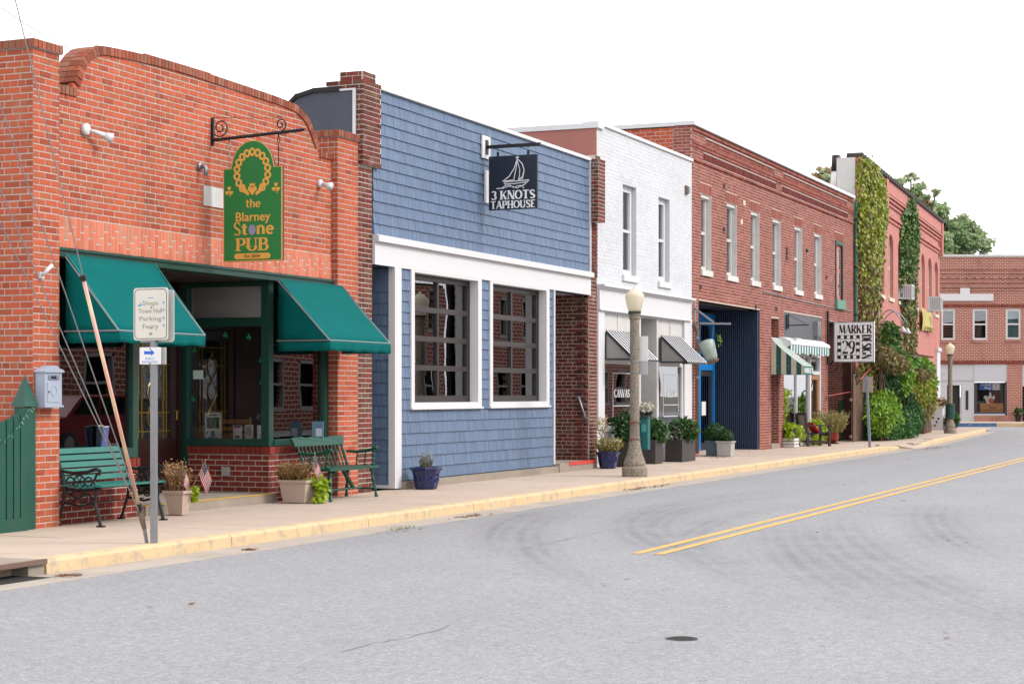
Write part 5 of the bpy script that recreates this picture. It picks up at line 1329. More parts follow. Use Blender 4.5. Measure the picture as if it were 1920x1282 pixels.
m.fbox(FP, 0, .3, -.1, zc, -.62, -.35); m.fbox(FP, 0, .3, -.1, 7.3, -12, -.62); m.fbox(FP, PE - .3, PE, -.1, zc, -12, -.35); m.fbox(FP, 0, PE, 0, 7, -12.3, -12)
# arched heads: fill the upper corners of each opening
for a0, a1, b0, b1 in pw:
    c, r = (a0 + a1) / 2, (a1 - a0) / 2
    h = min(.5, r)
    for k in (1, -1):
        m.fprism(FP, [(c + k * r, b1 - h), (c + k * r, b1)] + [(c + k * r * math.sin(t_ * math.pi / 10), b1 - h + h * math.cos(t_ * math.pi / 10)) for t_ in range(6)], -.3, -.001)
m.build('wall', M_pink, pk)
m = MB()
for z, d in ((7.58, .05), (7.72, .09), (7.82, .05), (8.12, .06), (8.26, .1), (8.38, .15)): m.fbox(FP, 0 + .01, PE - .01 + d * .5, z, z + .07, 0, d)
m.fbox(FP, .01, PE, 8.5, 8.942, 0, .12)
for a in (0.01, 5.9, PE - .5): m.fbox(FP, a, a + .5, 7.5, 8.938, .001, .17)
m.build('cornice', M_pink, pk)
n = int(PE / .6); M_tile = mat('dark_coping_tile', '#2e2422', .8, .3, 9)
for i in range(n):
    a = i * PE / n; m = MB()
    m.fprism(FP, [(a, 8.945), (a + .5, 8.945), (a + .47, 9.03), (a + .35, 9.1), (a + .15, 9.1), (a + .03, 9.03)], -.3, .2); m.build('coping_tile', M_tile, pk)
m = MB(); m.fbox(FP, .3, PE - .3, 7.0, 7.2, -12, -.35); m.build('roof', M_roof, pk)
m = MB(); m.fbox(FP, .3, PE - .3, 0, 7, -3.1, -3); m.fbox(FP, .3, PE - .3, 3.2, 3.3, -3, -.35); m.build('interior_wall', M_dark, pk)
PSd = Frame(FP.P(-.012, 0, 0), -FP.n)
for a0, a1, b0, b1 in pw:
    wn = window(pk, FP, a0 + .004, a1 - .004, b0 + .004, b1 - .15, .12, .09, M_cream, M_glass, 1, 2, .04, sill=.05, sm=M_cream)
    m = MB(); c, r = (a0 + a1) / 2, (a1 - a0) / 2 + .12
    m.ribbon(FP, [(c + r * math.cos(t_ * math.pi / 10), b1 + .28 + .38 * math.sin(t_ * math.pi / 10)) for t_ in range(1, 10)], .06, 0, .05); m.build('hood_mould', M_pink, wn)
m = MB(); m.fbox(PSd, .02, .6, 6.8, 8.93, 0, .011); sp_ = m.build('side_plaster', M_offwhite, pk)
m = MB()
# ground floor: set back shop windows behind the greenery, corner with white post
m.fbox(FP, 1.2, 5.4, 0, 2.9, -.9, -.8); m.fbox(FP, 9.0, PE - 1.6, 0, 2.7, -.9, -.8); m.build('shopfront_boards', mat('brown_red_shopfront', '#5a2a24', .7, .2, 4), pk)
m = MB(); cpx = FP.A(1749, .1); m.fbox(FP, PE - 1.55, PE - .3, .2, 3.3, .0, .06); m.fbox(FP, PE - 1.6, PE - .25, 3.3, 3.45, .0, .12); m.build('white_boards', M_white, pk)
m = MB(); x0, z0 = FP.F(1653, 640); m.fbox(FP, FP.A(1646), FP.A(1666), 2.3, 3.55, -.05, .05); m.build('green_window', mat('old_green_window', '#3c4a44', .5, .2), pk)
m = MB(); m.fbox(FP, FP.A(1647), FP.A(1652), 2.35, 3.4, .05, .06); m.build('posters', M_paper, pk)
# vent pipe on the shop roof
vx, vz = FR.F(1568, 385, -1.5); fv = FR.off(-1.5)
t = thing('vent_pipe', 'white roof vent pipe with black top beside the pink building', 'vent pipe', (vx, 1.5, 7.0))
zz = lambda y: fv.F(1568, y)[1]
m = MB(); m.lathe((vx, 1.5, 0), [(.26, 7.0), (.2, zz(345)), (.17, zz(322))], 14); m.build('base', M_white, t, True)
m = MB(); m.lathe((vx, 1.5, 0), [(.18, zz(322)), (.15, zz(292)), (.13, zz(291))], 14); m.build('pipe', M_black, t, True)
# air conditioners
M_acg = mat('air_grille', '#8a8d92', .5, .05)
for i, (px0, px1, py0, py1, lb) in enumerate(((1683, 1699, 533, 554, 'white window air conditioner beside the darker green vine column'), (1740, 1758, 557, 577, 'white window air conditioner above the yellow banner'))):
    a0, b0 = FP.F(px0, py1, .25); a1, b1 = FP.F(px1, py0, .25)
    a0, a1 = FP.A(px0 + 4, .0), FP.A(px0 + 4, 0) + .75
    t = thing('air_conditioner', lb, 'air conditioner', tuple(FP.P(a0, b0, .2)), 'window air conditioners')
    m = MB(); m.fbox(FP, a0, a1, b0, b1, -.1, .45); m.build('casing', M_white, t)
    m = MB()
    for k in range(6): m.fbox(FP, a0 - .006, a0 - .001, b0 + .05, b1 - .05, .02 + k * .07, .05 + k * .07)
    m.fbox(FP, a0 + .05, a1 - .05, b0 + .05, b1 - .05, .45, .455); m.build('grille', M_acg, t)
# yellow banner
a0, a1 = FP.A(1728, .1), FP.A(1752, .1)
t = thing('yellow_banner', 'faded yellow cloth banner hanging crooked below the air conditioner', 'banner', tuple(FP.P(a0, 2.8, .1)))
m = MB(); nu, nv = 8, 8
za, zb_ = FP.F(1731, 578, .1)[1], FP.F(1731, 620, .1)[1]
for i in range(nu + 1):
    for j in range(nv + 1):
        u, v = i / nu, j / nv
        m.v.append(tuple(FP.P(a0 + (a1 - a0) * (u * (.8 + .2 * v)), za + (zb_ - za) * v - .12 * u * (1 - v) + .12 * u * v, .1 + .05 * math.sin(u * 9 + v * 3))))
for i in range(nu):
    for j in range(nv):
        q = i * (nv + 1) + j; m.f.append((q, q + 1, q + nv + 2, q + nv + 1))
M_yb = mat('faded_yellow_cloth', '#b3a862', .8, .25, 3)
m.build('cloth', M_yb, t, True)
m = MB(); da = a1 - a0
m.ribbon(FP, [(a0 + da * .55, za - .25), (a0 + da * .62, za - .5), (a0 + da * .58, za - .75), (a0 + da * .75, za - .95)], .09, .16, .165)
for k in range(6): m.fbox(FP, a0 + da * (.15 + k * .12), a0 + da * (.22 + k * .12), zb_ + .1, zb_ + .2, .155, .16)
m.build('printed_marks', mat('banner_print', '#6b5a18', .8), t)
# gooseneck lamps
t = thing('gooseneck_lamps', 'pair of curved galvanized gooseneck lamps over the old green window', 'lamp', tuple(FP.P(FP.A(1644), 3.4, 0)))
for k, (px0, px1, pyt, pyb) in enumerate(((1643, 1668, 581, 608), (1651, 1677, 584, 612))):
    a0 = FP.A(px0); z0 = FP.F(px0, 618)[1]; zt = FP.F(px0, pyt)[1]; dd = .95
    aa = FP.A(px0) + .05 + k * .2
    pts = [FP.P(a0, z0, .02)] + [FP.P(a0 + (aa - a0) * i / 8, zt - .42 + .42 * math.sin(math.pi * i / 8), .03 + dd * .9 * i / 8) for i in range(0, 9)] + [FP.P(aa, zt - .62, .03 + dd * .9)]
    m = MB(); m.tube(pts, .02, 7); m.build('gooseneck', M_galv, t, True)
    m = MB(); m.lathe(pts[-1], [(.025, .05), (.05, .0), (.13, -.13), (.12, -.14)], 14, cap=True); m.build('lamp_shade', M_white, t, True)

# ================================================================== GREENERY
M_ivy1 = leafmat('ivy_yellow_green', ['#6f8a26', '#8f9e30', '#a8b03c', '#a09a40', '#66801f', '#b6b448'])
M_ivy2 = leafmat('ivy_deep_green', ['#2c5a20', '#3d6b28', '#4f7a2c', '#355c22', '#6a7a30'])
M_ivybr = leafmat('ivy_brown', ['#6a5638', '#7a6642', '#5a4a30', '#8a8044', '#6d6f38'])
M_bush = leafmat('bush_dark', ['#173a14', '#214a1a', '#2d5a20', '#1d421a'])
M_bushy = leafmat('bush_lime', ['#5c8a1c', '#79a524', '#8fb52e', '#4f7a1c'])
M_fern = leafmat('bush_fern', ['#22501c', '#2f6424', '#3d7430', '#1c4218'])
M_stem = mat('vine_stem', '#5a4232', .9, .3, 9)
M_trunk = mat('bark', '#4a4038', .95, .3, 6, .5)
def cloud(m, boxes, n, size, nrm=None, droop=.3, asp=.7):
    """leaves in ellipsoids (centre, radii), denser towards the shell"""
    vols = [b[1][0] * b[1][1] * b[1][2] for b in boxes]; tot = sum(vols)
    for (c, r), v in zip(boxes, vols):
        for _ in range(max(4, int(n * v / tot))):
            d = Vector((R.gauss(0, 1), R.gauss(0, 1), R.gauss(0, 1))).normalized() * (R.random() ** .35)
            m.leaf(Vector(c) + Vector((d.x * r[0], d.y * r[1], d.z * r[2])), size * R.uniform(.6, 1.3), nrm, droop, asp=asp)
def vine(label, px_rows, cols, n, size, name='climbing_vine', holes=.0):
    """px_rows: (py, px left, px right, share of each material)"""
    t = thing(name, label, 'vine', tuple(FP.P(FP.A((px_rows[0][1] + px_rows[0][2]) / 2), 0, .1)))
    ms = [MB() for _ in cols]
    rows = [(FP.F((l + r) / 2, y)[1], FP.A(l), FP.A(r), sh) for y, l, r, sh in px_rows]
    for (z0, l0, r0, s0), (z1, l1, r1, s1) in zip(rows, rows[1:]):
        cnt = int(n * (1.2 - .09 * (8.8 - z1) ** 1.05) * (z0 - z1) * ((r0 - l0) + (r1 - l1)) / 2)
        for _ in range(cnt):
            u, v = R.random(), R.random()
            l, r = l0 + (l1 - l0) * v, r0 + (r1 - r0) * v; mid = (l + r) / 2
            a = l + (r - l) * u + R.gauss(0, .08)
            zz_ = z0 + (z1 - z0) * v
            if math.sin(a * 6.1 + zz_ * 1.7) * math.sin(zz_ * 5.3 + a * 2.2) < -.75 + max(0, 7.2 - zz_) * .2 and R.random() < .75: continue
            s = [s0[i] * (1 - v) + s1[i] * v for i in range(len(cols))]; k = R.choices(range(len(cols)), s)[0]
            th = .35 * (1 - (2 * u - 1) ** 2) + .05
            ms[k].leaf(FP.P(a, z0 + (z1 - z0) * v + R.gauss(0, .05), R.uniform(.05, th + (.16 if l1 < 3 else 0))), size * R.uniform(.6, 1.3), FP.n + Vector((R.uniform(-.7, .7), R.uniform(-.7, .7), R.uniform(-.5, .9))), 1.2, asp=.85)
    for m, c in zip(ms, cols):
        if m.f: m.build('foliage', c, t, kind='stuff')
    m = MB()
    for k in range(5):
        pts = []
        for i, (z, l, r, _) in enumerate(rows): pts.append(FP.P(l + (r - l) * (.2 + .15 * k) + .08 * math.sin(i * 2 + k), z, .03))
        m.tube(pts, .022, 5)
    m.build('stem', M_stem, t)
vine('tall yellow green creeper climbing the left edge of the pink wall', [(300, 1604, 1616, (1, 0, 0)), (330, 1602, 1640, (1, .1, 0)), (380, 1602, 1652, (1, .15, .05)), (430, 1602, 1644, (1, .05, .15)), (500, 1602, 1638, (.7, 0, .5)), (570, 1603, 1634, (.35, 0, .9)), (625, 1605, 1632, (.25, 0, 1))], [M_ivy1, M_ivy2, M_ivybr], 420, .13)
vine('darker green creeper column between the arched windows of the pink wall', [(372, 1697, 1701, (0, 1, 0)), (395, 1690, 1708, (0, 1, 0)), (420, 1688, 1717, (.05, 1, 0)), (470, 1686, 1714, (.05, 1, .1)), (540, 1686, 1711, (.1, .7, .4)), (610, 1690, 1710, (.2, .3, .8)), (690, 1693, 1711, (.3, .3, .8))], [M_ivy1, M_ivy2, M_ivybr], 420, .13)
def E_(px_, py_, d, rx, ry, rz):
    a, b = FP.F(px_, py_, d); return (tuple(FP.P(a, b, d)), (rx, ry, rz))
def bush(label, items, name='shrub', cat='shrub', stem=None):
    p0 = items[0][0][0][0]
    t = thing(name, label, cat, (p0[0], p0[1], 0))
    for boxes, n, size, mt, droop, asp in items:
        n, size = int(n * 1.7), size * .72
        m = MB(); cloud(m, boxes, n, size, None, droop, asp); m.build('foliage', mt, t, kind='stuff')
    m = MB()
    c = items[0][0][0][0]
    for k in range(5): m.tube([(c[0] + R.uniform(-.1, .1), c[1] + R.uniform(-.1, .1), 0), (c[0] + R.uniform(-.4, .4), c[1] + R.uniform(-.3, .3), c[2] * .6), (c[0] + R.uniform(-.7, .7), c[1] + R.uniform(-.4, .4), c[2])], [.03, .02, .01], 5)
    m.build('stem', M_stem, t)
    return t
# stick fence and pergola under the vines
M_stick = mat('weathered_stick', '#7d6656', .9, .3, 7, .3)
def stick_fence(label, px0, px1, d, z1, n, group=None):
    a0, a1 = FP.A(px0, d), FP.A(px1, d)
    t = thing('stick_fence', label, 'fence', tuple(FP.P(a0, 0, d)))
    for i in range(n):
        a = a0 + (a1 - a0) * (i + .5) / n; m = MB()
        m.tube([FP.P(a + R.uniform(-.03, .03), .0, d), FP.P(a + R.uniform(-.03, .03), z1 * .5, d + R.uniform(-.03, .03)), FP.P(a + R.uniform(-.05, .05), z1 * R.uniform(.85, 1.1), d)], .035, 6); m.build('paling', M_stick, t)
    for z in (.12, z1 * .6):
        m = MB(); m.fbox(FP, a0 - .1, a1 + .1, z, z + .08, d - .09, d - .04); m.build('rail', M_stick, t)
stick_fence('tall fence of weathered sticks left of the bushes beneath the checkered sign', 1599, 1622, .35, 2.05, 11)
stick_fence('low stick fence under the lime vines by the far lamp post', 1706, 1746, .95, 1.25, 22)
t = thing('pergola', 'rough timber pergola carrying the vines in front of the pink shop', 'pergola', tuple(FP.P(6, 0, .6)))
for px_ in (1652, 1680, 1704, 1728):
    a = FP.A(px_, .8); m = MB(); m.fbox(FP, a - .04, a + .04, 0, 2.75, .75, .83); m.build('post', M_stick, t)
m = MB(); m.fbox(FP, FP.A(1640, .8), FP.A(1728, .8), 2.75, 2.82, .75, .83); m.build('beam', M_stick, t)
for k in range(16):
    a = FP.A(1642, .5) + k * (FP.A(1728, .5) - FP.A(1642, .5)) / 15; m = MB(); m.fbox(FP, a - .03, a + .03, 2.822, 2.88, .0, .95); m.build('rafter', M_stick, t)
bush('brown and green creeper sprawling over the pergola roof', [([E_(1648, 668, .8, 1.0, .6, .4), E_(1668, 680, .9, 1.3, .6, .35), E_(1692, 691, .9, 1.5, .5, .3), E_(1718, 700, .95, 1.7, .5, .28)], 2600, .2, M_ivybr, .5, .6), ([E_(1665, 666, .7, 1.0, .6, .35), E_(1690, 680, .8, 1.6, .6, .35), E_(1722, 692, .9, 1.6, .5, .35)], 1800, .2, M_ivy2, .5, .7)], 'creeper', 'vine')
bush('bushy green ivy mound above the pergola beside the old green window', [([E_(1668, 640, .4, .8, .4, .75), E_(1664, 655, .4, 1.0, .4, .5)], 1300, .18, M_ivy2, .5, .8)], 'ivy_mound', 'vine')
bush('lime green vine spilling off the middle of the pergola', [([E_(1692, 690, 1.0, .8, .4, .5), E_(1696, 706, 1.1, .6, .3, .6), E_(1688, 676, 1.0, .7, .4, .3)], 900, .2, M_bushy, .8, .8)], 'creeper', 'vine')
bush('lime and olive vine curtain hanging at the far end of the pergola', [([E_(1728, 692, 1.0, 1.4, .4, .5), E_(1735, 708, 1.1, 1.0, .4, .6)], 1000, .2, M_bushy, .8, .8), ([E_(1722, 730, 1.0, 1.5, .4, .9), E_(1738, 735, 1.0, .9, .4, 1.0)], 1300, .18, M_ivy1, .9, .7), ([E_(1725, 760, 1.0, 1.7, .4, .6)], 500, .16, M_ivybr, .8, .6)], 'creeper', 'vine')
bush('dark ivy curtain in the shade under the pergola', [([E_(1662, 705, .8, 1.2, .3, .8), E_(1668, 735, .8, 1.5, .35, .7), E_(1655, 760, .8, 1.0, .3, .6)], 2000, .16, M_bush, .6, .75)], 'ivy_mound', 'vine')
bush('thin brown creeper with yellow leaves over the stick fence', [([E_(1625, 700, .45, .7, .25, .8), E_(1630, 740, .5, .6, .25, .8), E_(1618, 690, .45, .8, .2, .5)], 420, .14, M_ivybr, .8, .6), ([E_(1626, 700, .5, .7, .25, .8), E_(1632, 745, .55, .5, .25, .7)], 260, .14, M_ivy1, .8, .7)], 'creeper', 'vine')
bush('tall yellow green bamboo like bush right of the sign post', [([E_(1652, 775, 1.0, .8, .5, .7), E_(1659, 760, 1.0, .8, .5, .6), E_(1664, 790, 1.0, 1.1, .5, .6)], 1300, .24, M_bushy, .9, .35), ([E_(1652, 797, .9, .9, .6, .6), E_(1660, 805, 1.0, 1.4, .6, .4)], 900, .2, M_fern, .7, .4)])
bush('dark ferny shrub low against the stick fence', [([E_(1690, 795, 1.1, 1.9, .6, .6), E_(1700, 782, 1.0, 1.2, .6, .6), E_(1675, 800, 1.0, 1.4, .6, .5)], 2200, .24, M_fern, .7, .3)])
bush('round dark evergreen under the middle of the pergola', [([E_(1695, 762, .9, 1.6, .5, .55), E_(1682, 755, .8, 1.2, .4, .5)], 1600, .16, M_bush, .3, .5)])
# ---- trees beyond
def tree(label, spots, Z, n, size, mts, base, group='trees beyond the pink building'):
    t = thing('tree', label, 'tree', (base[0], base[1], -.2), group)
    bx = []
    for px_, py_, r in spots:
        c = CAM + FWD * (Z + R.uniform(-1.2, 1.2)) + RGT * (px_ - 960) * Z / f_px + UP * (HOR - py_) * Z / f_px
        rr = r * Z / f_px; bx.append((tuple(c), (rr, rr * 1.1, rr * .85)))
    sub = []
    for c, r in bx:
        for _ in range(13):
            d = Vector((R.gauss(0, 1), R.gauss(0, 1), R.gauss(0, 1))).normalized() * .75
            q = r[0] * R.uniform(.2, .42); sub.append(((c[0] + d.x * r[0], c[1] + d.y * r[1], c[2] + d.z * r[2]), (q, q, q * .7)))
    for i, mt in enumerate(mts):
        m = MB(); cloud(m, sub[i::len(mts)], n // len(mts), size, None, .2, .75); m.build('crown', mt, t, kind='stuff')
    m = MB(); b = Vector((base[0], base[1], -.3)); c0 = sum((Vector(c) for c, _ in bx), Vector()) / len(bx)
    m.tube([b, b.lerp(c0, .35) + Vector((.2, 0, 0)), b.lerp(c0, .7), c0], [.45, .32, .2, .08], 9); m.build('trunk', M_trunk, t, True)
    m = MB(); st = b.lerp(c0, .5)
    for c, r in bx: m.tube([st, st.lerp(Vector(c), .5) + Vector((0, 0, .4)), Vector(c), Vector(c) + Vector((R.uniform(-.5, .5), R.uniform(-.5, .5), r[2] * .7))], [.13, .08, .04, .015], 6)
    m.build('limb', M_trunk, t, True)
M_t1 = leafmat('oak_leaf', ['#86a46e', '#92ae7a', '#a2b886', '#8aa678', '#b0b88a'], trans=.4)
M_t2 = leafmat('oak_leaf_pale', ['#9ab486', '#a8bc90', '#b4c094', '#bcbc98'], trans=.4)
M_t3 = leafmat('autumn_leaf', ['#b49678', '#bea080', '#a6a680', '#c29a78'], trans=.4)
def at(px_, Z): p = CAM + FWD * Z + RGT * (px_ - 960) * Z / f_px; return p.x, p.y
tree('large dark green oak rising behind the right end of the pink roof', [(1705, 408, 38), (1745, 398, 36), (1775, 418, 42), (1760, 455, 50), (1805, 428, 36), (1802, 460, 46), (1832, 455, 26), (1720, 450, 45), (1770, 500, 55), (1844, 466, 14)], 118, 30000, .25, [M_t1, M_t1, M_t2], at(1770, 118))
tree('thin crowned tree with rust tinted leaves above the middle of the pink roof', [(1685, 345, 14), (1712, 332, 12), (1722, 350, 14), (1700, 365, 16), (1728, 372, 14), (1750, 362, 7), (1690, 390, 20), (1735, 395, 18)], 108, 2200, .24, [M_t2, M_t3, M_t1], at(1705, 108))
tree('small rusty leaved treetop showing left of the black vent pipe', [(1545, 322, 14), (1556, 325, 12), (1550, 340, 15), (1535, 328, 9), (1562, 340, 10)], 110, 1300, .22, [M_t3, M_t2], at(1550, 110))

# ================================================================== THE CORNER BUILDING FAR OFF
ZF = 92.0
FF = Frame(CAM + FWD * ZF - UP * EYE, RGT); FF.O.z = 0
def Q(px_, py_, d=0): return FF.F(px_, py_, d)
fa = thing('corner_brick_building', 'flat roofed brick building across the far corner with grey shopfront panels', 'building', tuple(FF.P(24, 0, -5)))
Z0 = Q(1800, 790)[1]; FL, FRt = Q(1735, 700)[0], Q(2130, 700)[0]; FT = Q(1800, 478)[1]
def farmat():
    m, n, b = nodes_of('far_brick')
    v = add(n, 'VectorMath', operation='DOT_PRODUCT'); g = add(n, 'NewGeometry'); n.links.new(g.outputs['Position'], v.inputs[0]); v.inputs[1].default_value = RGT
    sx = add(n, 'SeparateXYZ'); n.links.new(g.outputs['Position'], sx.inputs[0])
    cb = add(n, 'CombineXYZ'); n.links.new(v.outputs['Value'], cb.inputs[0]); n.links.new(sx.outputs['Z'], cb.inputs[1])
    bt = add(n, 'TexBrick'); n.links.new(cb.outputs[0], bt.inputs['Vector'])
    bt.inputs['Scale'].default_value = 1; bt.inputs['Brick Width'].default_value = .24; bt.inputs['Row Height'].default_value = .085; bt.inputs['Mortar Size'].default_value = .013
    bt.inputs['Color1'].default_value = (*lin('#8e4233'), 1); bt.inputs['Color2'].default_value = (*lin('#9d503f'), 1); bt.inputs['Mortar'].default_value = (*lin('#bcaa9c'), 1)
    c = mixc(n, maprange(n, noise(n, .8, 6, .7), .52, .75, 0, .45), bt.outputs['Color'], lin('#54302a'))
    n.links.new(c, b.inputs['Base Color']); b.inputs['Roughness'].default_value = .9
    bump(n, b, math_(n, 'SUBTRACT', 1.0, bt.outputs['Fac']), .6, .01)
    return m
M_far = farmat()
fw_ = [(Q(1765, 0)[0] - .0 + 0, Q(1791, 0)[0], Q(0, 637)[1], Q(0, 579)[1]), (Q(1824, 0)[0], Q(1852, 0)[0], Q(0, 637)[1], Q(0, 579)[1]), (Q(1886, 0)[0], Q(1914, 0)[0], Q(0, 636)[1], Q(0, 579)[1]), (Q(1948, 0)[0], Q(1976, 0)[0], Q(0, 636)[1], Q(0, 579)[1])]
gl0, gl1 = Q(0, 683)[1], Z0
GF = [(Q(1745, 0)[0], Q(1827, 0)[0], -1, gl0), (Q(1827, 0)[0], Q(1888, 0)[0], Q(0, 778)[1], gl0), (Q(1917, 0)[0], Q(1990, 0)[0], -1, gl0)]
m = MB(); wallboxes(m, FF, FL, FRt, -.2, FT - .1, fw_ + GF, -.4, 0); m.fbox(FF, FL, FL + .4, -.2, FT - .1, -14, -.4); m.fbox(FF, FRt - .4, FRt, -.2, FT - .1, -14, -.4)
m.build('wall', M_far, fa)
m = MB(); m.fbox(FF, FL - .05, FRt + .05, FT - .1, FT + .02, -14, .06); m.build('parapet_cap', M_offwhite, fa)
m = MB()
for y, d in ((505, .04), (513, .05), (521, .05), (530, .05), (539, .06), (544, .04)):
    z = Q(0, y)[1]; m.fbox(FF, FL, FRt, z, z + .085, 0, d)
for i in range(40):
    a = FL + i * .43; z = Q(0, 523)[1]; m.fbox(FF, a, a + .2, z, z + .17, .001, .055)
m.build('corbel_course', M_far, fa)
SQ = Sink()
for z0, z1 in ((Q(0, 577)[1], Q(0, 570)[1]), (gl0, Q(0, 675)[1])): SQ.soldier(FF, FL, FRt, z0 + .005, z1, wb=.1, j=.03, proud=.02)
SQ.finish('soldier_brick', brickmat('far_soldier', ['#6d3026', '#85402f']), fa, limit=0, lite=True, stuffname='soldier_brickwork')
m = MB(); a0, a1 = Q(1755, 0)[0], Q(1862, 0)[0]; z0, z1, z2 = Q(0, 564)[1], Q(0, 551)[1], Q(0, 540)[1]; m.fprism(FF, [(a0, z0), (a1, z0), (a1, z1), (Q(1818, 0)[0], z1), (Q(1818, 0)[0], z2), (Q(1800, 0)[0], z2), (Q(1800, 0)[0], z1), (a0, z1)], .0, .06); m.build('white_stone_band', M_white, fa)
for i, (a0, a1, z0, z1) in enumerate(fw_):
    window(fa, FF, a0 + .003, a1 - .003, z0 + .003, z1 - .003, .03, .09, M_white, M_glass, 1, 2, .05, sill=.02, sm=M_far)
    m = MB(); m.fbox(FF, a0, a1, z0, z1, -.45, -.42); m.build('window_shade', mat('teal_blind', '#5f9094', .7, .1) if i == 2 else M_dark, fa)
M_pg = mat('pale_grey_panel', '#b4b7bb', .6, .06, 2)
m = MB(); m.fbox(FF, GF[0][0], Q(1765, 0)[0] + .3, Z0, gl0, -.2, -.05); m.fbox(FF, Q(1765, 0)[0] + .3, Q(1803, 0)[0], Q(0, 722)[1], gl0, -.2, -.05); m.fbox(FF, Q(1803, 0)[0], Q(1827, 0)[0], Z0, gl0, -.2, -.05); m.fbox(FF, GF[0][0], GF[0][1], Q(0, 713)[1], Q(0, 711)[1], -.05, -.02)
m.fbox(FF, Q(1827, 0)[0], Q(1888, 0)[0], Q(0, 716)[1], gl0, -.2, -.02); m.fbox(FF, Q(1761, 0)[0], Q(1772, 0)[0], Q(0, 700)[1], Q(0, 690)[1], -.05, -.03)
m.build('shopfront_panel', M_pg, fa)
m = MB(); m.fbox(FF, Q(1765, 0)[0] + .32, Q(1803, 0)[0], Z0, Q(0, 722)[1], -.5, -.35); dr = m.build('door', mat('black_door', '#1c1a1b', .4), fa)
m = MB(); m.fbox(FF, Q(1783, 0)[0], Q(1785, 0)[0], Z0, Q(0, 722)[1], -.349, -.33); m.build('door_stile', M_door, dr)
for a0, a1 in ((1811, 1816), (1754, 1760)):
    m = MB(); m.fbox(FF, Q(a0, 0)[0], Q(a1, 0)[0], Q(0, 768)[1], Q(0, 732)[1], -.049, -.03); m.build('slit_window', M_black, fa)
a0, a1, z0, z1 = Q(1829, 0)[0], Q(1887, 0)[0], Q(0, 776)[1], Q(0, 717)[1]
m = MB(); m.fbox(FF, a0, a1, z0, z1, -.32, -.3); m.build('display_backing', M_dark, fa)
m = MB(); m.fbox(FF, a0 + .06, a1 - .06, z0 + .1, z1, -.1, -.093); m.build('pane', M_glass, fa)
m = MB(); m.fbox(FF, a0, a1, z0, z0 + .1, -.2, .02); m.fbox(FF, a0, a0 + .06, z0 + .1, z1, -.2, -.01); m.fbox(FF, a1 - .06, a1, z0 + .1, z1, -.2, -.01); m.build('window_frame', mat('slate_frame', '#3b3f49', .5), fa)
# window dressing (in front of the dark backing, behind the glass)
t = thing('window_banner', 'blue and white banner at the top of the far shop window', 'banner', tuple(FF.P(a0 + .8, 2.9, -.25)))
b0, b1, c0, c1 = Q(1839, 0)[0], Q(1878, 0)[0], Q(0, 731)[1], Q(0, 717)[1]; bm = Q(1862, 0)[0]
m = MB(); m.fbox(FF, b0, bm, c0, c1, -.27, -.255); m.build('panel', M_bluesign, t)
m = MB(); m.fbox(FF, bm, b1, c0, c1, -.27, -.255); m.build('panel', mat('light_blue_sign', '#7fb2dd', .5), t)
m = MB(); cx, cz, r = (bm + b1) / 2, (c0 + c1) / 2 + .03, .15; m.fprism(FF, arc(cx, cz, r, r, 0, 345, 18), -.255, -.25); m.ribbon(FF, arc(cx, cz - .1, .17, .1, 200, 340, 8), .05, -.25, -.245); m.build('round_emblem', M_signwhite, t)
m = MB(); m.fprism(FF, [(cx - .05, cz - .08), (cx + .05, cz - .08), (cx + .03, cz + .06), (cx - .03, cz + .06)], -.25, -.246); m.build('emblem_mark', mat('emblem_orange', '#d98d4a', .5), t)
text('United', FF, (b0 + bm) / 2, (c0 + c1) / 2 + .085, -.255, .19, M_signwhite, t, .006); text('Way', FF, (b0 + bm) / 2 + .1, (c0 + c1) / 2 - .085, -.255, .19, M_signwhite, t, .006)
t = thing('ghost_cutout', 'white ghost cutout decoration in the far shop window', 'decoration', tuple(FF.P(cx, 2.2, -.25)))
gx = lambda x: Q(x, 0)[0]; gz = lambda y: Q(0, y)[1]
m = MB(); m.fprism(FF, [(gx(1848), gz(742)), (gx(1852), gz(741)), (gx(1856), gz(744)), (gx(1858), gz(735)), (gx(1861), gz(736)), (gx(1862), gz(744)), (gx(1868), gz(741)), (gx(1868), gz(747)), (gx(1862), gz(751)), (gx(1860), gz(756)), (gx(1853), gz(756)), (gx(1850), gz(748)), (gx(1847), gz(747))], -.29, -.28); m.build('figure', M_signwhite, t)
m = MB(); m.fbox(FF, gx(1857) - .02, gx(1857) + .02, gz(741), gz(740), -.28, -.277); m.fbox(FF, gx(1859) - .02, gx(1859) + .02, gz(741), gz(740), -.28, -.277); m.build('eyes', M_black, t)
t = thing('pumpkin_cutout', 'orange smiling pumpkin cutout below the ghost', 'decoration', tuple(FF.P(gx(1861), gz(755), -.2)))
m = MB(); m.fprism(FF, arc(gx(1861), gz(751), .15, .13, 0, 340, 16), -.27, -.26); m.build('pumpkin', mat('pumpkin_orange', '#c9602a', .6), t)
m = MB(); m.ribbon(FF, arc(gx(1861), gz(751), .08, .07, 200, 340, 6), .02, -.26, -.257); m.build('smile', M_black, t)
t = thing('wooden_sign', 'pale wooden board sign at the bottom of the far shop window', 'sign', tuple(FF.P(gx(1860), gz(770), -.2)))
m = MB(); m.fbox(FF, gx(1840), gx(1883), gz(772), gz(756), -.24, -.22); m.build('board', mat('pale_wood_board', '#c79455', .7, .2, 8), t)
m = MB(); m.fbox(FF, gx(1845), gx(1880), gz(760.5), gz(759.5), -.22, -.217); m.fbox(FF, gx(1856), gx(1872), gz(765.5), gz(763), -.22, -.217); m.fbox(FF, gx(1845), gx(1881), gz(769), gz(768), -.22, -.217); m.build('printed_lines', mat('board_print', '#6b4126', .7), t)
m = MB(); m.fbox(FF, GF[2][0], GF[2][1], 0, gl0, -.3, -.2); m.build('dark_shopfront', M_dark, fa)
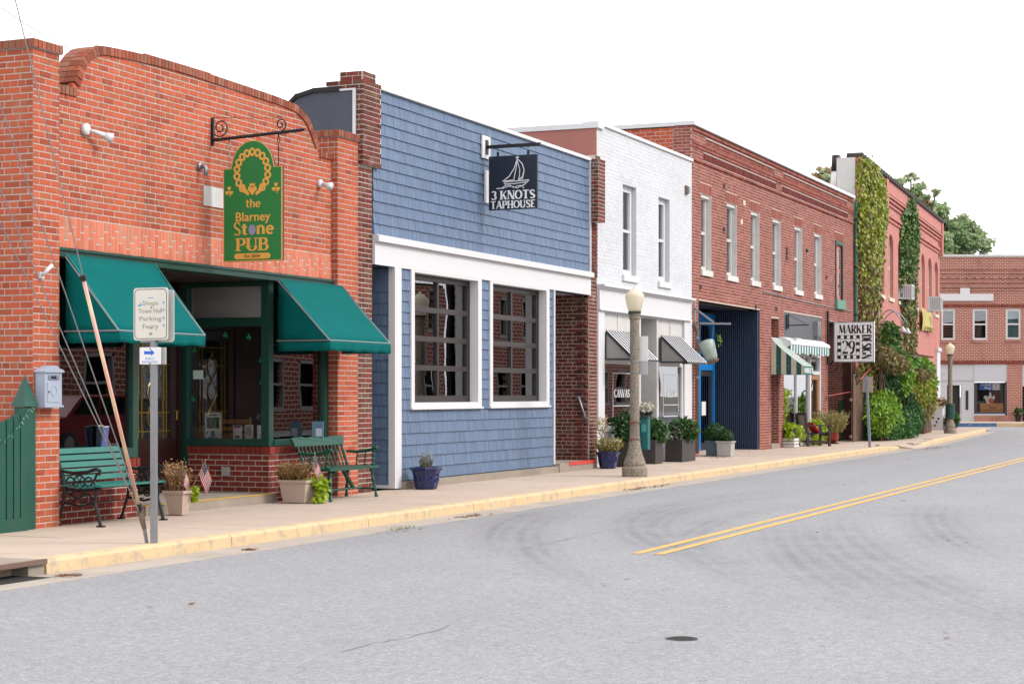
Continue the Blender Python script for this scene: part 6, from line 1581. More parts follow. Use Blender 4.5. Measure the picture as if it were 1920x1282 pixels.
m = MB(); m.fbox(FF, GF[2][0], GF[2][1], Q(0, 724)[1], gl0 - .01, -.2, -.05); m.build('shopfront_panel', M_pg, fa)
t = thing('potted_plant', 'small dark pot of green plants on the far pavement', 'planter', tuple(FF.P(gx(1905), Z0, .4)))
p = FF.P(gx(1905), Z0, .4); m = MB(); m.lathe(p, [(.13, 0), (.17, .33), (.18, .36), (.15, .36)], 14); m.build('pot', M_black, t)
m = MB(); cloud(m, [((p.x, p.y, p.z + .5), (.25, .25, .22))], 120, .14, None, 0); m.build('foliage', M_bush, t, kind='stuff')
# its pavement and kerb
m = MB(); m.fbox(FF, FL - 10, FRt + 5, -.3, Z0 - .0, -.2, 5.2); struct(m.build('far_sidewalk', M_walk))
kb = struct(thing('far_kerb', 'x', 'x')); del kb['label'], kb['category']
M_bk = paintmat('blue_kerb_paint', '#41678c', .5, (.3, .3, .28))
for i in range(9):
    a = FF.F(1868, 797, 5.3)[0] + (i - 4) * 1.55; m = MB(); m.fbox(FF, a, a + 1.54, -.3, Z0 + .012, 5.21, 5.37); m.build('kerb_stone', M_bk if i < 4 else M_yellow, kb)
# ================================================================== STREET LAMPS
M_aggr = brickmat('exposed_aggregate', ['#6e685f', '#7a7268'], bmp=.6)
def aggmat():
    m, n, b = nodes_of('lamp_aggregate')
    v = add(n, 'TexVoronoi'); v.inputs['Scale'].default_value = 95; n.links.new(add(n, 'NewGeometry').outputs['Position'], v.inputs['Vector'])
    bw = add(n, 'RGBToBW'); n.links.new(v.outputs['Color'], bw.inputs[0])
    c = ramp(n, bw.outputs[0], [lin('#453d33'), lin('#6f655a'), lin('#8a7f72'), lin('#a39888'), lin('#5a5045')])
    c = mixc(n, maprange(n, noise(n, 3, 5, .6), .5, .75, 0, .5), c, lin('#4a4238'))
    n.links.new(c, b.inputs['Base Color']); b.inputs['Roughness'].default_value = .9
    bump(n, b, v.outputs['Distance'], .5, .01); return m
M_agg = aggmat()
def globemat():
    m, n, b = nodes_of('lamp_globe')
    c = mixc(n, 1.0, lin('#f0e8d4'), ramp(n, noise(n, 3), [(.9,) * 3, (1.05,) * 3]), 'MULTIPLY')
    n.links.new(c, b.inputs['Base Color']); b.inputs['Roughness'].default_value = .35
    b.inputs['Subsurface Weight'].default_value = .0
    tl = add(n, 'BsdfTranslucent'); n.links.new(c, tl.inputs[0]); mx = add(n, 'MixShader'); mx.inputs[0].default_value = .5
    n.links.new(b.outputs[0], mx.inputs[1]); n.links.new(tl.outputs[0], mx.inputs[2]); n.links.new(mx.outputs[0], n.nodes['Material Output'].inputs[0])
    return m
M_globe = globemat()
lp = thing('street_lamp', 'nearer concrete lamp post with acorn globe in front of the white shop', 'street lamp', (0, 0, 0), 'acorn globe street lamps')
m = MB(); m.lathe((0, 0, 0), [(.215, 0), (.225, .02), (.225, .15), (.20, .17), (.185, .19), (.195, .22), (.19, .25), (.178, .29), (.15, .36), (.12, .47), (.10, .60), (.088, .72), (.083, 1.0), (.082, 2.74)], 16); m.build('post', M_agg, lp)
m = MB(); m.lathe((0, 0, 0), [(.082, 2.74), (.10, 2.77), (.10, 2.80), (.088, 2.815), (.105, 2.83), (.105, 2.85)], 20); m.build('capital', M_agg, lp)
m = MB(); m.lathe((0, 0, 0), [(.10, 2.852), (.115, 2.86), (.115, 2.89), (.10, 2.895)], 20); m.build('collar', mat('dark_bronze', '#2c3a30', .5, .3), lp)
m = MB(); m.lathe((0, 0, 0), [(.105, 2.895), (.12, 2.93), (.145, 3.03), (.165, 3.13), (.167, 3.17), (.15, 3.205), (.10, 3.25), (.055, 3.28), (.03, 3.30), (.02, 3.325), (.004, 3.34)], 24); m.build('globe', M_globe, lp, True)
lp1 = G(1190, 893)
lp.location = (lp1[0], lp1[1], 0)
lp2 = G(1781.5, 812)
dup(lp, (lp2[0], lp2[1], 0), 'farther concrete lamp post with a green sleeve by the corner kerb')
LS = side(lp1[0] + .1)
t = thing('lamp_post_signs', 'pair of pale sign plates strapped to the nearer lamp post', 'sign', (lp1[0], lp1[1], 1.9))
c = -lp1[1]
m = MB(); m.fbox(LS, c - .08, c + .21, 2.02, 2.46, -.01, .0); m.build('upper_plate', M_signwhite, t)
m = MB(); m.fbox(LS, c - .08, c + .205, 1.79, 2.015, -.012, -.002); m.build('lower_plate', mat('plate_grey', '#b4b6b8', .4, .05), t)
for z in (1.82, 2.0, 2.24):
    m = MB(); m.lathe((lp1[0], lp1[1], z), [(.088, 0), (.088, .02)], 18); m.build('strap', M_galv, t)
t = thing('bag_dispenser', 'teal bag dispenser box strapped to the nearer lamp post', 'dispenser', (lp1[0], lp1[1], .5))
m = MB(); m.fbox(LS, c + .06, c + .20, .47, 1.0, -.16, -.02); m.build('box', mat('teal_plastic', '#0e5a5c', .4, .1), t)
m = MB(); m.fbox(LS, c + .065, c + .195, 1.0, 1.06, -.15, -.03); m.build('lid', mat('teal_plastic_dark', '#15343a', .4), t)
m = MB(); m.fbox(LS, c + .085, c + .175, .78, .92, -.018, -.014); m.build('notice', mat('teal_notice', '#3f8f8c', .5, .3, 60), t)
for z in (.64, .94):
    m = MB(); m.lathe((lp1[0], lp1[1], z), [(.105, 0), (.105, .03)], 18); m.build('strap', M_rust, t)
    m = MB(); m.ball((lp1[0] - .09, lp1[1] + .03, z + .01), .03, 8, 5); m.build('strap_knot', mat('ribbon_red', '#8a3a34', .7, .3, 60), t)
t = thing('lamp_sleeve', 'dark green plastic sleeve round the farther lamp post', 'sleeve', (lp2[0], lp2[1], .6))
m = MB(); m.lathe((lp2[0], lp2[1], 0), [(.14, .55), (.17, .56), (.17, 1.08), (.14, 1.09)], 18); m.build('shell', mat('sleeve_green', '#17463b', .5, .15), t)
m = MB()
for z in (.7, .95): m.lathe((lp2[0], lp2[1], z), [(.172, 0), (.172, .03)], 18)
m.build('band', mat('sleeve_band', '#0c2a24', .5), t)

# ================================================================== SIGN POSTS AND GUY WIRES
X0 = 14.811; SPF = side(X0)
t = thing('direction_sign_post', 'galvanized square sign post at the kerb with a white directions sign and arrow plate', 'sign post', (X0, -2.27, 0))
c = 2.272
m = MB(); m.fbox(SPF, c - .028, c + .028, -.02, 2.44, -.05, -.004); pst = m.build('pole', M_galv, t)
m = MB()
for i in range(58): m.fbox(SPF, c - .034, c - .027, .06 + i * .04, .085 + i * .04, -.034, -.02)
m.build('perforation', mat('hole_dark', '#4a4a4c', .8), pst)
def rrect(a0, a1, b0, b1, r): return arc(a1 - r, b0 + r, r, r, -90, 0, 4) + arc(a1 - r, b1 - r, r, r, 0, 90, 4) + arc(a0 + r, b1 - r, r, r, 90, 180, 4) + arc(a0 + r, b0 + r, r, r, 180, 270, 4)
a0, a1, b0, b1 = 2.058, 2.452, 1.968, 2.475
m = MB(); m.fprism(SPF, rrect(a0 + .03, a1 + .03, b0 - .02, b1 - .02, .03), -.062, -.054); m.build('back_plate', mat('plate_back', '#b9bab6', .45), t)
m = MB(); m.fprism(SPF, rrect(a0, a1, b0, b1, .03), -.003, .003); fp = m.build('directions_plate', mat('cream_sign', '#d4d0c4', .45, .05), t)
m = MB()
o1 = rrect(a0 + .015, a1 - .015, b0 + .015, b1 - .015, .04)
m.ribbon(SPF, o1 + o1[:1], .006, .003, .0045); m.build('border_line', mat('border_dark', '#3a3a4a', .5), fp)
cc = (a0 + a1) / 2
M_faded = mat('faded_lettering', '#989789', .6); M_barrow = mat('sky_arrow', '#3d9ad6', .5)
for s_, z in (('Shops', 2.325), ('Town Hall', 2.25), ('Parking', 2.175), ('Ferry', 2.10)):
    text(s_, SPF, cc - .005, z, .003, .062, M_faded, fp, .0, width=min(.27, .036 * len(s_)), ext=.001)
m = MB(); m.fbox(SPF, cc - .035, cc + .03, 2.374, 2.38, .003, .005)
m.fprism(SPF, [(a0 + .05, 2.30), (a0 + .09, 2.30), (a0 + .09, 2.325), (a0 + .075, 2.325), (a0 + .075, 2.312), (a0 + .05, 2.312)], .003, .005)
for z in (2.33, 2.26, 2.18, 2.11): m.fprism(SPF, [(a1 - .055, z + .015), (a1 - .055, z - .015), (a1 - .035, z)], .003, .005)
m.build('arrow_mark', M_barrow, fp)
m = MB(); m.fprism(SPF, arc(cc + .0, 2.03, .018, .013, 0, 345, 12), .003, .005); m.build('town_emblem', mat('emblem_green', '#6a9a5a', .5), fp)
m = MB()
for z in (2.285, 2.085, 1.885, 1.745): m.fprism(SPF, arc(cc + .01 if z > 1.95 else 2.25, z, .007, .007, 0, 330, 10), .003, .009)
m.build('bolt', M_rust, t)
m = MB(); m.fbox(SPF, 2.145, 2.39, 1.735, 1.898, -.062, -.054); m.build('back_plate', mat('plate_back', '#b9bab6'), t)
m = MB(); m.fprism(SPF, rrect(2.128, 2.368, 1.735, 1.90, .01), -.003, .003); ap = m.build('arrow_plate', M_signwhite, t)
m = MB(); m.fprism(SPF, [(2.18, 1.832), (2.26, 1.832), (2.26, 1.817), (2.30, 1.847), (2.26, 1.877), (2.26, 1.862), (2.18, 1.862)], .003, .005); m.build('arrow_mark', M_bluesign, ap)
text('PUBLIC', SPF, 2.245, 1.79, .003, .03, mat('pale_blue_lettering', '#7f9fd0', .5), ap, width=.1, ext=.001); text('RESTROOMS', SPF, 2.245, 1.757, .003, .03, MATS['pale_blue_lettering'], ap, width=.18, ext=.001)
# guy wires
AX, AY = 14.85, -2.2
t = thing('guy_wires', 'fan of steel guy wires anchored in the pavement beside the sign post', 'guy wires', (AX, AY, 0))
GW = FR.off(2.15); Xp = 11.6
m = MB(); m.tube([(AX + .02, AY + .02, -.05), (AX - .03, AY + .03, .16)], .018, 8); m.build('anchor_rod', M_galv, t)
m = MB(); m.tube([(AX - .02, AY + .03, .13), (AX - .05, AY + .04, .24), (AX - .06, AY + .045, .34)], [.02, .03, .024], 8); m.build('anchor_eye', M_rust, t)
st = Vector((AX - .05, AY + .05, .28)); dirs = []
for px_, py_ in ((28, 0), (0, 198), (0, 352), (0, 417)):
    a, z = GW.F(px_, py_); q = Vector((a, -2.15, z)); d = (q - st); e_ = st + d * ((Xp - st.x) / d.x)
    dirs.append(e_); m = MB(); k = .012 if px_ else .014
    m.tube([st + Vector((0, 0, R.uniform(-.03, .03))), e_], .0055, 6); m.build('wire', M_galv, t)
d = (dirs[0] - st).normalized()
def onw(py_):
    lo, hi = 0, (dirs[0] - st).length
    for _ in range(40):
        mi = (lo + hi) / 2; p = st + d * mi; v = p - CAM
        y = HOR - f_px * v.z / v.dot(FWD)
        if y > py_: lo = mi
        else: hi = mi
    return st + d * lo
t2 = thing('guy_guard', 'faded pink and yellow plastic guard tube over the front guy wire', 'guy guard', tuple(onw(950)))
def guardmat():
    m, n, b = nodes_of('faded_guard_plastic')
    v = add(n, 'VectorMath', operation='DOT_PRODUCT'); n.links.new(add(n, 'NewGeometry').outputs['Position'], v.inputs[0]); v.inputs[1].default_value = d
    s = math_(n, 'SINE', math_(n, 'MULTIPLY', v.outputs['Value'], 13.0))
    sx = add(n, 'SeparateXYZ'); n.links.new(add(n, 'NewGeometry').outputs['Normal'], sx.inputs[0])
    k = maprange(n, math_(n, 'ADD', s, math_(n, 'MULTIPLY', sx.outputs['Y'], 1.6)), -.5, .5, 0, 1)
    c = mixc(n, k, lin('#d9a294'), lin('#d3c894')); n.links.new(c, b.inputs['Base Color']); b.inputs['Roughness'].default_value = .5; return m
m = MB(); m.tube([onw(945), onw(524)], .018, 10); m.build('tube', guardmat(), t2, True)
m = MB(); m.tube([onw(526), onw(516)], .028, 10); m.build('top_collar', M_black, t2)
m = MB(); m.tube([onw(962), onw(944)], .025, 10); m.build('bottom_collar', M_black, t2)
t = thing('utility_pole', 'brown timber utility pole that the guy wires hold', 'utility pole', (Xp, -2.15, -.1))
m = MB(); top = max(e_.z for e_ in dirs) + .6; m.tube([(Xp - .12, -2.15, -.1), (Xp - .1, -2.15, top)], [.15, .11], 12); m.build('shaft', M_trunk, t, True)
m = MB()
for e_ in dirs: m.lathe((Xp - .11, -2.15, e_.z - .03), [(.15, 0), (.15, .06)], 12)
m.build('band', M_galv, t)
# thin overhead wire
a, z = PUBW.F(138, 97); p1 = PUBW.P(a, z); fo = FR.off(2.0); a, z = fo.F(0, 14); p0 = fo.P(a, z)
m = MB(); m.tube([p1, p1.lerp(p0, .5) - Vector((0, 0, .02)), p0, p1.lerp(p0, 1.5)], .004, 5); tag(m.build('overhead_wire', M_galv), 'hair thin overhead wire running to the pub parapet', 'wire')
# second sign post, seen from the back
qx, qy = G(1631, 838); c = -qy; S2 = side(qx)
t = thing('sign_post', 'leaning grey sign post at the kerb end with the back of a weathered plate', 'sign post', (qx, qy, 0))
m = MB(); p0 = Vector((qx, qy, -.02)); tp = S2.F(1624.5, 705); p1 = S2.P(tp[0], tp[1] + .02); m.bar(p0, p1, .075, .06); m.build('pole', mat('blue_grey_steel', '#76808f', .5, .15), t)
m = MB(); e0, e1 = S2.F(1616.5, 735), S2.F(1636, 706); m.fbox(S2, e0[0], e1[0], e0[1], e1[1], -.06, -.05); m.build('plate', mat('weathered_plate', '#a39a8c', .6, .2, 6, dirt=.6, dirtcol=(.35, .17, .09)), t)

# ================================================================== GATE AT THE LEFT
t = thing('green_gate', 'dark green plank gate with a pyramid capped post beside the pub', 'gate', (15.0, -.05, 0))
gf = FR.off(.06)
px0, px1 = 15.60, 15.92
m = MB(); m.fbox(gf, 15.725, px1, -.02, 1.31, -.15, -.02); m.build('post', M_greenb, t)
m = MB(); ax, ay = (15.725 + px1) / 2, .025
m.v += [(15.70, -.065, 1.315), (px1 + .015, -.065, 1.315), (px1 + .015, .115, 1.315), (15.70, .115, 1.315), (ax, ay, 1.65)]; m.f += [(0, 3, 2, 1), (0, 1, 4), (1, 2, 4), (2, 3, 4), (3, 0, 4)]
m.build('pyramid_cap', M_greenb, t)
n = 16; wg = .116
for i in range(n):
    a1_ = 15.715 - i * wg; a0_ = a1_ - wg + .022; s_ = min(1, i / 8)
    h = 1.30 - .19 * (1 - math.exp(-i / 2.6)) + (max(0, i - 9)) * .03
    m = MB(); m.fprism(gf, [(a0_, .07), (a1_, .07), (a1_, h), (a0_, h - .02)], -.02, .02 + R.uniform(0, .004)); m.build('plank', M_greenb, t)
m = MB(); m.fbox(gf, px0 - 1.5, 15.72, -.01, .14, -.03, .035); m.fbox(gf, px0 - 1.5, 15.72, .85, .97, -.07, -.022); m.build('rail', M_greenb, t)
t = thing('string_lights', 'green string of small lights draped along the top of the gate', 'string lights', (15.4, -.1, 1.1))
wire = [gf.F(x, y, .06) for x, y in ((62, 763), (52, 772), (44, 782), (36, 797), (22, 815), (8, 825), (-10, 832), (-40, 838))]
m = MB(); m.tube([gf.P(a, z, .06) for a, z in wire], .006, 5); m.build('cord', M_greenb, t)
m = MB()
for i, (a, z) in enumerate(wire):
    for q in (0, .5):
        if i + 1 < len(wire): a2, z2 = a + (wire[i + 1][0] - a) * q, z + (wire[i + 1][1] - z) * q; m.tube([gf.P(a2, z2, .06), gf.P(a2 + R.uniform(-.02, .02), z2 + R.choice((-.03, .03)), .075)], [.004, .006], 5)
m.build('bulb', mat('mini_bulb', '#5d8f7c', .3), t)

# ================================================================== BENCHES
t = thing('iron_bench', 'bench with teal slats and ornate black iron ends under the left pub window', 'bench', (17.02, -.22, 0))
b0_, b1_ = 16.42, 17.62
def ironend(x, name='iron_end'):
    m = MB(); P = lambda y, z: (x, y, z)
    m.tube([P(-.52, .0), P(-.49, .12), P(-.44, .26), P(-.46, .40)], [.022, .016, .018, .022], 6)
    m.tube([P(.06, 0), P(.02, .12), P(-.03, .26), P(-.05, .40), P(.0, .58), P(.05, .74), P(.09, .80), P(.11, .78)], [.022, .016, .018, .022, .018, .018, .02, .012], 6)
    m.tube([P(-.54, .43), P(-.45, .405), P(-.25, .39), P(-.06, .40)], .02, 6)
    m.tube([P(-.0, .60), P(-.15, .585), P(-.35, .60), P(-.46, .63), P(-.51, .61), P(-.50, .57), P(-.47, .575)], [.018, .018, .018, .022, .02, .015, .01], 6)
    m.tube([P(-.46, .42), P(-.43, .50), P(-.47, .58)], .014, 5)
    m.tube([P(-.44, .26), P(-.25, .22), P(-.03, .26)], .014, 5); m.tube([P(-.44, .28), P(-.35, .36), P(-.2, .30), P(-.08, .37)], .012, 5)
    for cy, cz, r in ((-.24, .49, .07), (-.36, .49, .05), (-.12, .49, .05), (-.30, .32, .045), (-.16, .32, .045)):
        m.tube([P(cy + r * math.cos(i * math.pi / 6), cz + r * math.sin(i * math.pi / 6)) for i in range(13)], .011, 5)
    for i in range(6): m.tube([P(-.24, .49), P(-.24 + .07 * math.cos(i * math.pi / 3), .49 + .07 * math.sin(i * math.pi / 3))], .008, 4)
    m.box(x - .03, x + .03, -.56, -.48, -.0, .018); m.box(x - .03, x + .03, .02, .10, 0, .018)
    return m.build(name, M_iron, t)
ironend(b0_); ironend(b1_)
for i in range(6):
    y = -.53 + i * .085; z = .435 - .02 * math.sin(i / 5 * math.pi); m = MB(); m.box(b0_ - .03, b1_ + .03, y, y + .07, z, z + .022); m.build('seat_slat', M_teal, t)
for i in range(5):
    z = .48 + i * .075; y = -.03 + i * .028; m = MB(); m.hexa((b0_ + .02, y, z), (b1_ - b0_ - .04, 0, 0), (0, -.02, .007), (0, .02, .058)); m.build('back_slat', M_teal, t)
m = MB(); m.tube([(b0_, -.25, .25), (b1_, -.25, .25)], .008, 6); m.build('tie_rod', M_iron, t)

X0_, X1_ = 21.42, 22.86
t = thing('spindle_bench', 'dark green wooden spindle back bench in front of the right pub pillar', 'bench', ((X0_ + X1_) / 2, -.35, 0))
m = MB(); m.box(X0_, X1_, -.62, -.12, .41, .445); m.build('seat', M_greenb, t)
bk = []
def turned(p, q, r, n=10):
    p, q = Vector(p), Vector(q); return [p.lerp(q, i / n) for i in range(n + 1)], [r * (1 + .35 * math.sin(i * 2.1)) for i in range(n + 1)]
n = 13
for i in range(n):
    x = X0_ + .1 + (X1_ - X0_ - .2) * i / (n - 1); m = MB(); a = turned((x, -.16, .445), (x - .0, -.06, .74), .011 if 0 < i < n - 1 else .02); m.tube(a[0], a[1], 6); m.build('spindle', M_greenb, t)
m = MB(); xs = [X0_ - .02 + (X1_ - X0_ + .04) * i / 24 for i in range(25)]
top = [(x, .86 - .02 * math.exp(-((x - X0_ - .40) / .05) ** 2) - .025 * math.exp(-((x - X1_ + .5) / .06) ** 2) - (.015 if x in (xs[0], xs[-1]) else 0)) for x in xs]
m.prism([(X0_ + .03, -.065, .735), (X1_ - .03, -.065, .735)] + [(x, -.04, z) for x, z in top[::-1]], (0, .03, 0)); m.build('top_rail', M_greenb, t)
for x in (X0_ + .05, X1_ - .05):
    m = MB(); m.tube([(x, -.12, .64), (x, -.3, .63), (x, -.5, .66), (x, -.60, .69), (x, -.63, .68)], [.018, .022, .024, .03, .02], 7); m.build('arm', M_greenb, t)
    for k in range(3):
        m = MB(); y = -.28 - k * .13; a = turned((x, y, .445), (x, y - .02, .64 + .012 * k), .012 if k < 2 else .02); m.tube(a[0], a[1], 6); m.build('arm_spindle', M_greenb, t)
for sx in (0, 1):
    for sy in (0, 1):
        x = X0_ + .12 if sx == 0 else X1_ - .12; y = -.55 if sy == 0 else -.18
        m = MB(); a = turned((x, y, .41), (x + (-.07 if sx == 0 else .07), y + (-.05 if sy == 0 else .06), 0), .022); m.tube(a[0], a[1], 8); m.build('leg', M_greenb, t)
m = MB(); m.tube([(X0_ + .07, -.36, .13), (X1_ - .07, -.36, .13)], .016, 6)
for x in (X0_ + .07, X1_ - .07): m.tube([(x, -.58, .12), (x, -.14, .12)], .015, 6)
m.build('stretcher', M_greenb, t)
m = MB(); xm = (X0_ + X1_) / 2; m.bar((xm + .1, -.36, .41), (X1_ - .3, -.36, .14), .04); m.bar((xm - .1, -.36, .41), (X0_ + .3, -.36, .14), .04); m.build('brace', M_greenb, t)

# ================================================================== PLANTERS
M_dry = leafmat('dry_flower', ['#8a6a40', '#a07a4a', '#b08a58', '#7a5a38', '#6d6438', '#9a6a50'])
M_lime = leafmat('sweet_potato_vine', ['#8fa818', '#a6bc20', '#7c9614', '#b4c832'])
M_grey = leafmat('dusty_leaf', ['#8a8a80', '#9a9c94', '#777a70'])
M_grass = leafmat('straw_grass', ['#9a8a58', '#b09c68', '#84804a', '#6f7a3c'])
M_red = leafmat('rust_flower', ['#8a4630', '#a0593c', '#7a3a2a'])
def square_pot(t, x0, x1, y0, y1, h, mt, taper=.05, rim=.035):
    m = MB(); k = taper
    def ring(z, o): return [(x0 + o, y0 + o, z), (x1 - o, y0 + o, z), (x1 - o, y1 - o, z), (x0 + o, y1 - o, z)]
    m.v += ring(0.01, k) + ring(h - rim, .012); m.f += [(0, 3, 2, 1), (4, 5, 6, 7)] + [(i, (i + 1) % 4, 4 + (i + 1) % 4, 4 + i) for i in range(4)]
    m.build('pot', mt, t)
    m = MB(); m.v += ring(h - rim, -.008) + ring(h, -.012) + ring(h, .02) + ring(h - .03, .022)
    for r in range(3): m.f += [(r * 4 + i, r * 4 + (i + 1) % 4, r * 4 + 4 + (i + 1) % 4, r * 4 + 4 + i) for i in range(4)]
    m.f += [(0, 3, 2, 1)]; m.build('rim', mt, t)
    m = MB(); m.box(x0 + .02, x1 - .02, y0 + .02, y1 - .02, h - .04, h - .025); m.build('soil', M_soil, t)
def sprays(m, c, r, h, n, size, up=1.0):
    for _ in range(n):
        a = R.uniform(0, 6.28); q = R.random() ** .5; b = Vector((c[0] + r[0] * q * math.cos(a) * .6, c[1] + r[1] * q * math.sin(a) * .6, c[2])); hh = h * R.uniform(.5, 1.05)
        tip = b + Vector((r[0] * .5 * q * math.cos(a) + R.uniform(-.03, .03), r[1] * .5 * q * math.sin(a) + R.uniform(-.03, .03), hh)); dr = (tip - b).normalized(); s = dr.cross(Vector((R.uniform(-1, 1), R.uniform(-1, 1), .2))).normalized() * size * .12
        m.quad(b - s, b + s, tip + s * .3, tip - s * .3)
        for _ in range(3): m.leaf(b.lerp(tip, R.uniform(.4, 1)), size * R.uniform(.4, .9))
def flag(t_label, x, y, z, h, lean):
    t = thing('small_flag', t_label, 'flag', (x, y, z), 'little stars and stripes flags')
    top = Vector((x + lean[0], y + lean[1], z + h)); base = Vector((x, y, z))
    m = MB(); m.tube([base, top], .004, 6); m.build('stick', mat('flag_stick', '#b08a50', .5), t)
    m = MB(); m.ball(top, .008, 8, 5); m.build('finial', M_gold, t)
    W, H, n = .27, .19, 14; ex = Vector((.08, -.42, -.9)).normalized(); dn = (base - top).normalized()
    def P(u, v):
        k = math.sin(u * 9 + v * 2) * .014
        return top + dn * (.012 + H * v) + ex * (W * u * (.75 + .1 * v)) + Vector((k, k * .4, -.05 * u * u))
    fm = [MB(), MB(), MB()]
    for s_ in range(13):
        for i in range(n):
            u0, u1 = i / n, (i + 1) / n; v0, v1 = s_ / 13, (s_ + 1) / 13
            k = 2 if (u1 < .44 and s_ < 7) else s_ % 2
            fm[k].quad(P(u0, v0), P(u1, v0), P(u1, v1), P(u0, v1))
    cl = fm[1].build('cloth', mat('flag_white', '#d9d6d2', .7), t, True)
    fm[0].build('red_stripe', mat('flag_red', '#b51e30', .7), cl, True); fm[2].build('blue_canton', mat('flag_blue', '#1a2550', .7), cl, True)
    m = MB()
    for i in range(5):
        for j in range(4):
            p = P(.05 + .08 * i, .06 + .12 * j); q = Vector((-.95, -.1, .1)) * .0025
            for sg in (1, -1): m.quad(*[p + q * sg + Vector((0, a * .004, b * .004)) for a, b in ((-1, -1), (1, -1), (1, 1), (-1, 1))])
    m.build('stars', M_signwhite, cl)
t = thing('beige_planter', 'beige square planter with dry plumes beside the teal slat bench', 'planter', (18.45, -.22, 0), 'beige plastic planters')
square_pot(t, 18.27, 18.50, -.36, -.08, .30, M_terr)
m = MB(); sprays(m, (18.38, -.2, .27), (.17, .17), .30, 120, .06); m.build('dry_plant', M_dry, t, kind='stuff')
m = MB()
for _ in range(7):
    a = R.uniform(0, 6.28); c = Vector((18.38 + .1 * math.cos(a), -.18 + .1 * math.sin(a), .52 + R.uniform(-.05, .08)))
    for _ in range(60): d_ = Vector((R.gauss(0, .03), R.gauss(0, .03), R.gauss(0, .05))); m.leaf(c + d_, .05, None, -.5, asp=.25)
m.build('plumes', mat('plume_tan', '#b08862', .9, .2, 20), t, kind='stuff')
m = MB(); cloud(m, [((18.50, -.36, .3), (.06, .08, .07)), ((18.53, -.33, .24), (.05, .06, .06))], 150, .06, None, .8, .75); m.build('trailing_leaves', M_lime, t, kind='stuff')
flag('small flag at the left of the beige planter beside the teal bench', 18.36, -.27, .3, .34, (.01, -.02))
flag('small flag leaning right over the yellow edged step', 18.52, -.31, .3, .36, (.02, -.19))
t = thing('beige_planter', 'beige rectangular planter with rusty flowers and lime vine beside the spindle bench', 'planter', (21.1, -.3, 0), 'beige plastic planters')
square_pot(t, 20.93, 21.25, -.52, -.10, .31, M_terr)
m = MB(); sprays(m, (21.08, -.25, .28), (.2, .24), .26, 420, .05); m.build('dry_plant', M_dry, t, kind='stuff')
m = MB(); cloud(m, [((21.18, -.54, .3), (.14, .1, .1)), ((21.16, -.62, .16), (.12, .07, .14)), ((21.05, -.62, .07), (.12, .06, .08)), ((21.24, -.6, .24), (.1, .1, .1))], 380, .07, None, .8, .75); m.build('trailing_leaves', M_lime, t, kind='stuff')
flag('small flag in the beige planter by the spindle bench', 21.14, -.47, .28, .38, (.02, -.06))
def blue_pot(x, y, wd, h, label):
    t = thing('blue_pot', label, 'planter', (x, y, 0), 'cobalt blue glazed pots')
    m = MB(); m.lathe((x, y, .005), [(wd * .34, 0), (wd * .36, .02), (wd * .44, h * .7), (wd * .47, h - .05)], 8); m.build('pot', M_bluepot, t)
    m = MB(); m.lathe((x, y, .005), [(wd * .47, h - .05), (wd * .52, h - .045), (wd * .53, h - .01), (wd * .5, h), (wd * .44, h), (wd * .43, h - .05)], 8); m.build('rim', M_bluepot, t)
    m = MB()
    for k in range(8):
        a = 2 * math.pi * k / 8; r = wd * .415
        for j in range(5):
            b_ = a + R.uniform(-.22, .22); m.ball((x + r * math.cos(b_), y + r * math.sin(b_), h * R.uniform(.35, .75)), .013, 6, 4, (1, 1, 1.6))
    m.build('relief_leaves', mat('cobalt_relief', '#1a2c68', .2, .1, spec=.7), t)
    m = MB(); m.lathe((x, y, h - .03), [(wd * .43, 0), (wd * .43, .005)], 8); m.build('soil', M_soil, t)
    return t
q = (FR.A(799, .36), 0); t = blue_pot(q[0], -.36, .47, .33, 'cobalt blue pot with a withered grey plant by the blue shingles')
m = MB(); sprays(m, (q[0], -.36, .3), (.12, .12), .26, 60, .06); cloud(m, [((q[0], -.36, .42), (.1, .1, .1))], 60, .07, None, .3, .6); m.build('foliage', M_grey, t, kind='stuff')
q = G(1140, 878); t = blue_pot(q[0], q[1], .45, .32, 'cobalt blue pot with dry grasses near the nearer lamp post')
m = MB(); sprays(m, (q[0], q[1], .3), (.28, .28), .3, 160, .08); m.build('foliage', M_grass, t, kind='stuff')
m = MB(); m2 = MB()
for k in range(5):
    tip = Vector((q[0] + (k - 2) * .07 + R.uniform(-.03, .03), q[1] + R.uniform(-.1, .2), .85 + R.uniform(-.1, .15))); m.tube([(q[0], q[1], .3), tip - Vector((0, 0, .2)), tip], .007, 5)
    for _ in range(40): m2.leaf(tip + Vector((R.gauss(0, .035), R.gauss(0, .035), R.gauss(0, .045))), .045, None, 0, asp=.5)
m.build('stem', M_grass, t); m2.build('seed_heads', mat('seed_head', '#c2a98a', .9, .2, 20), t, kind='stuff')
M_box = mat('dark_planter_box', '#34302f', .5, .1, 3)
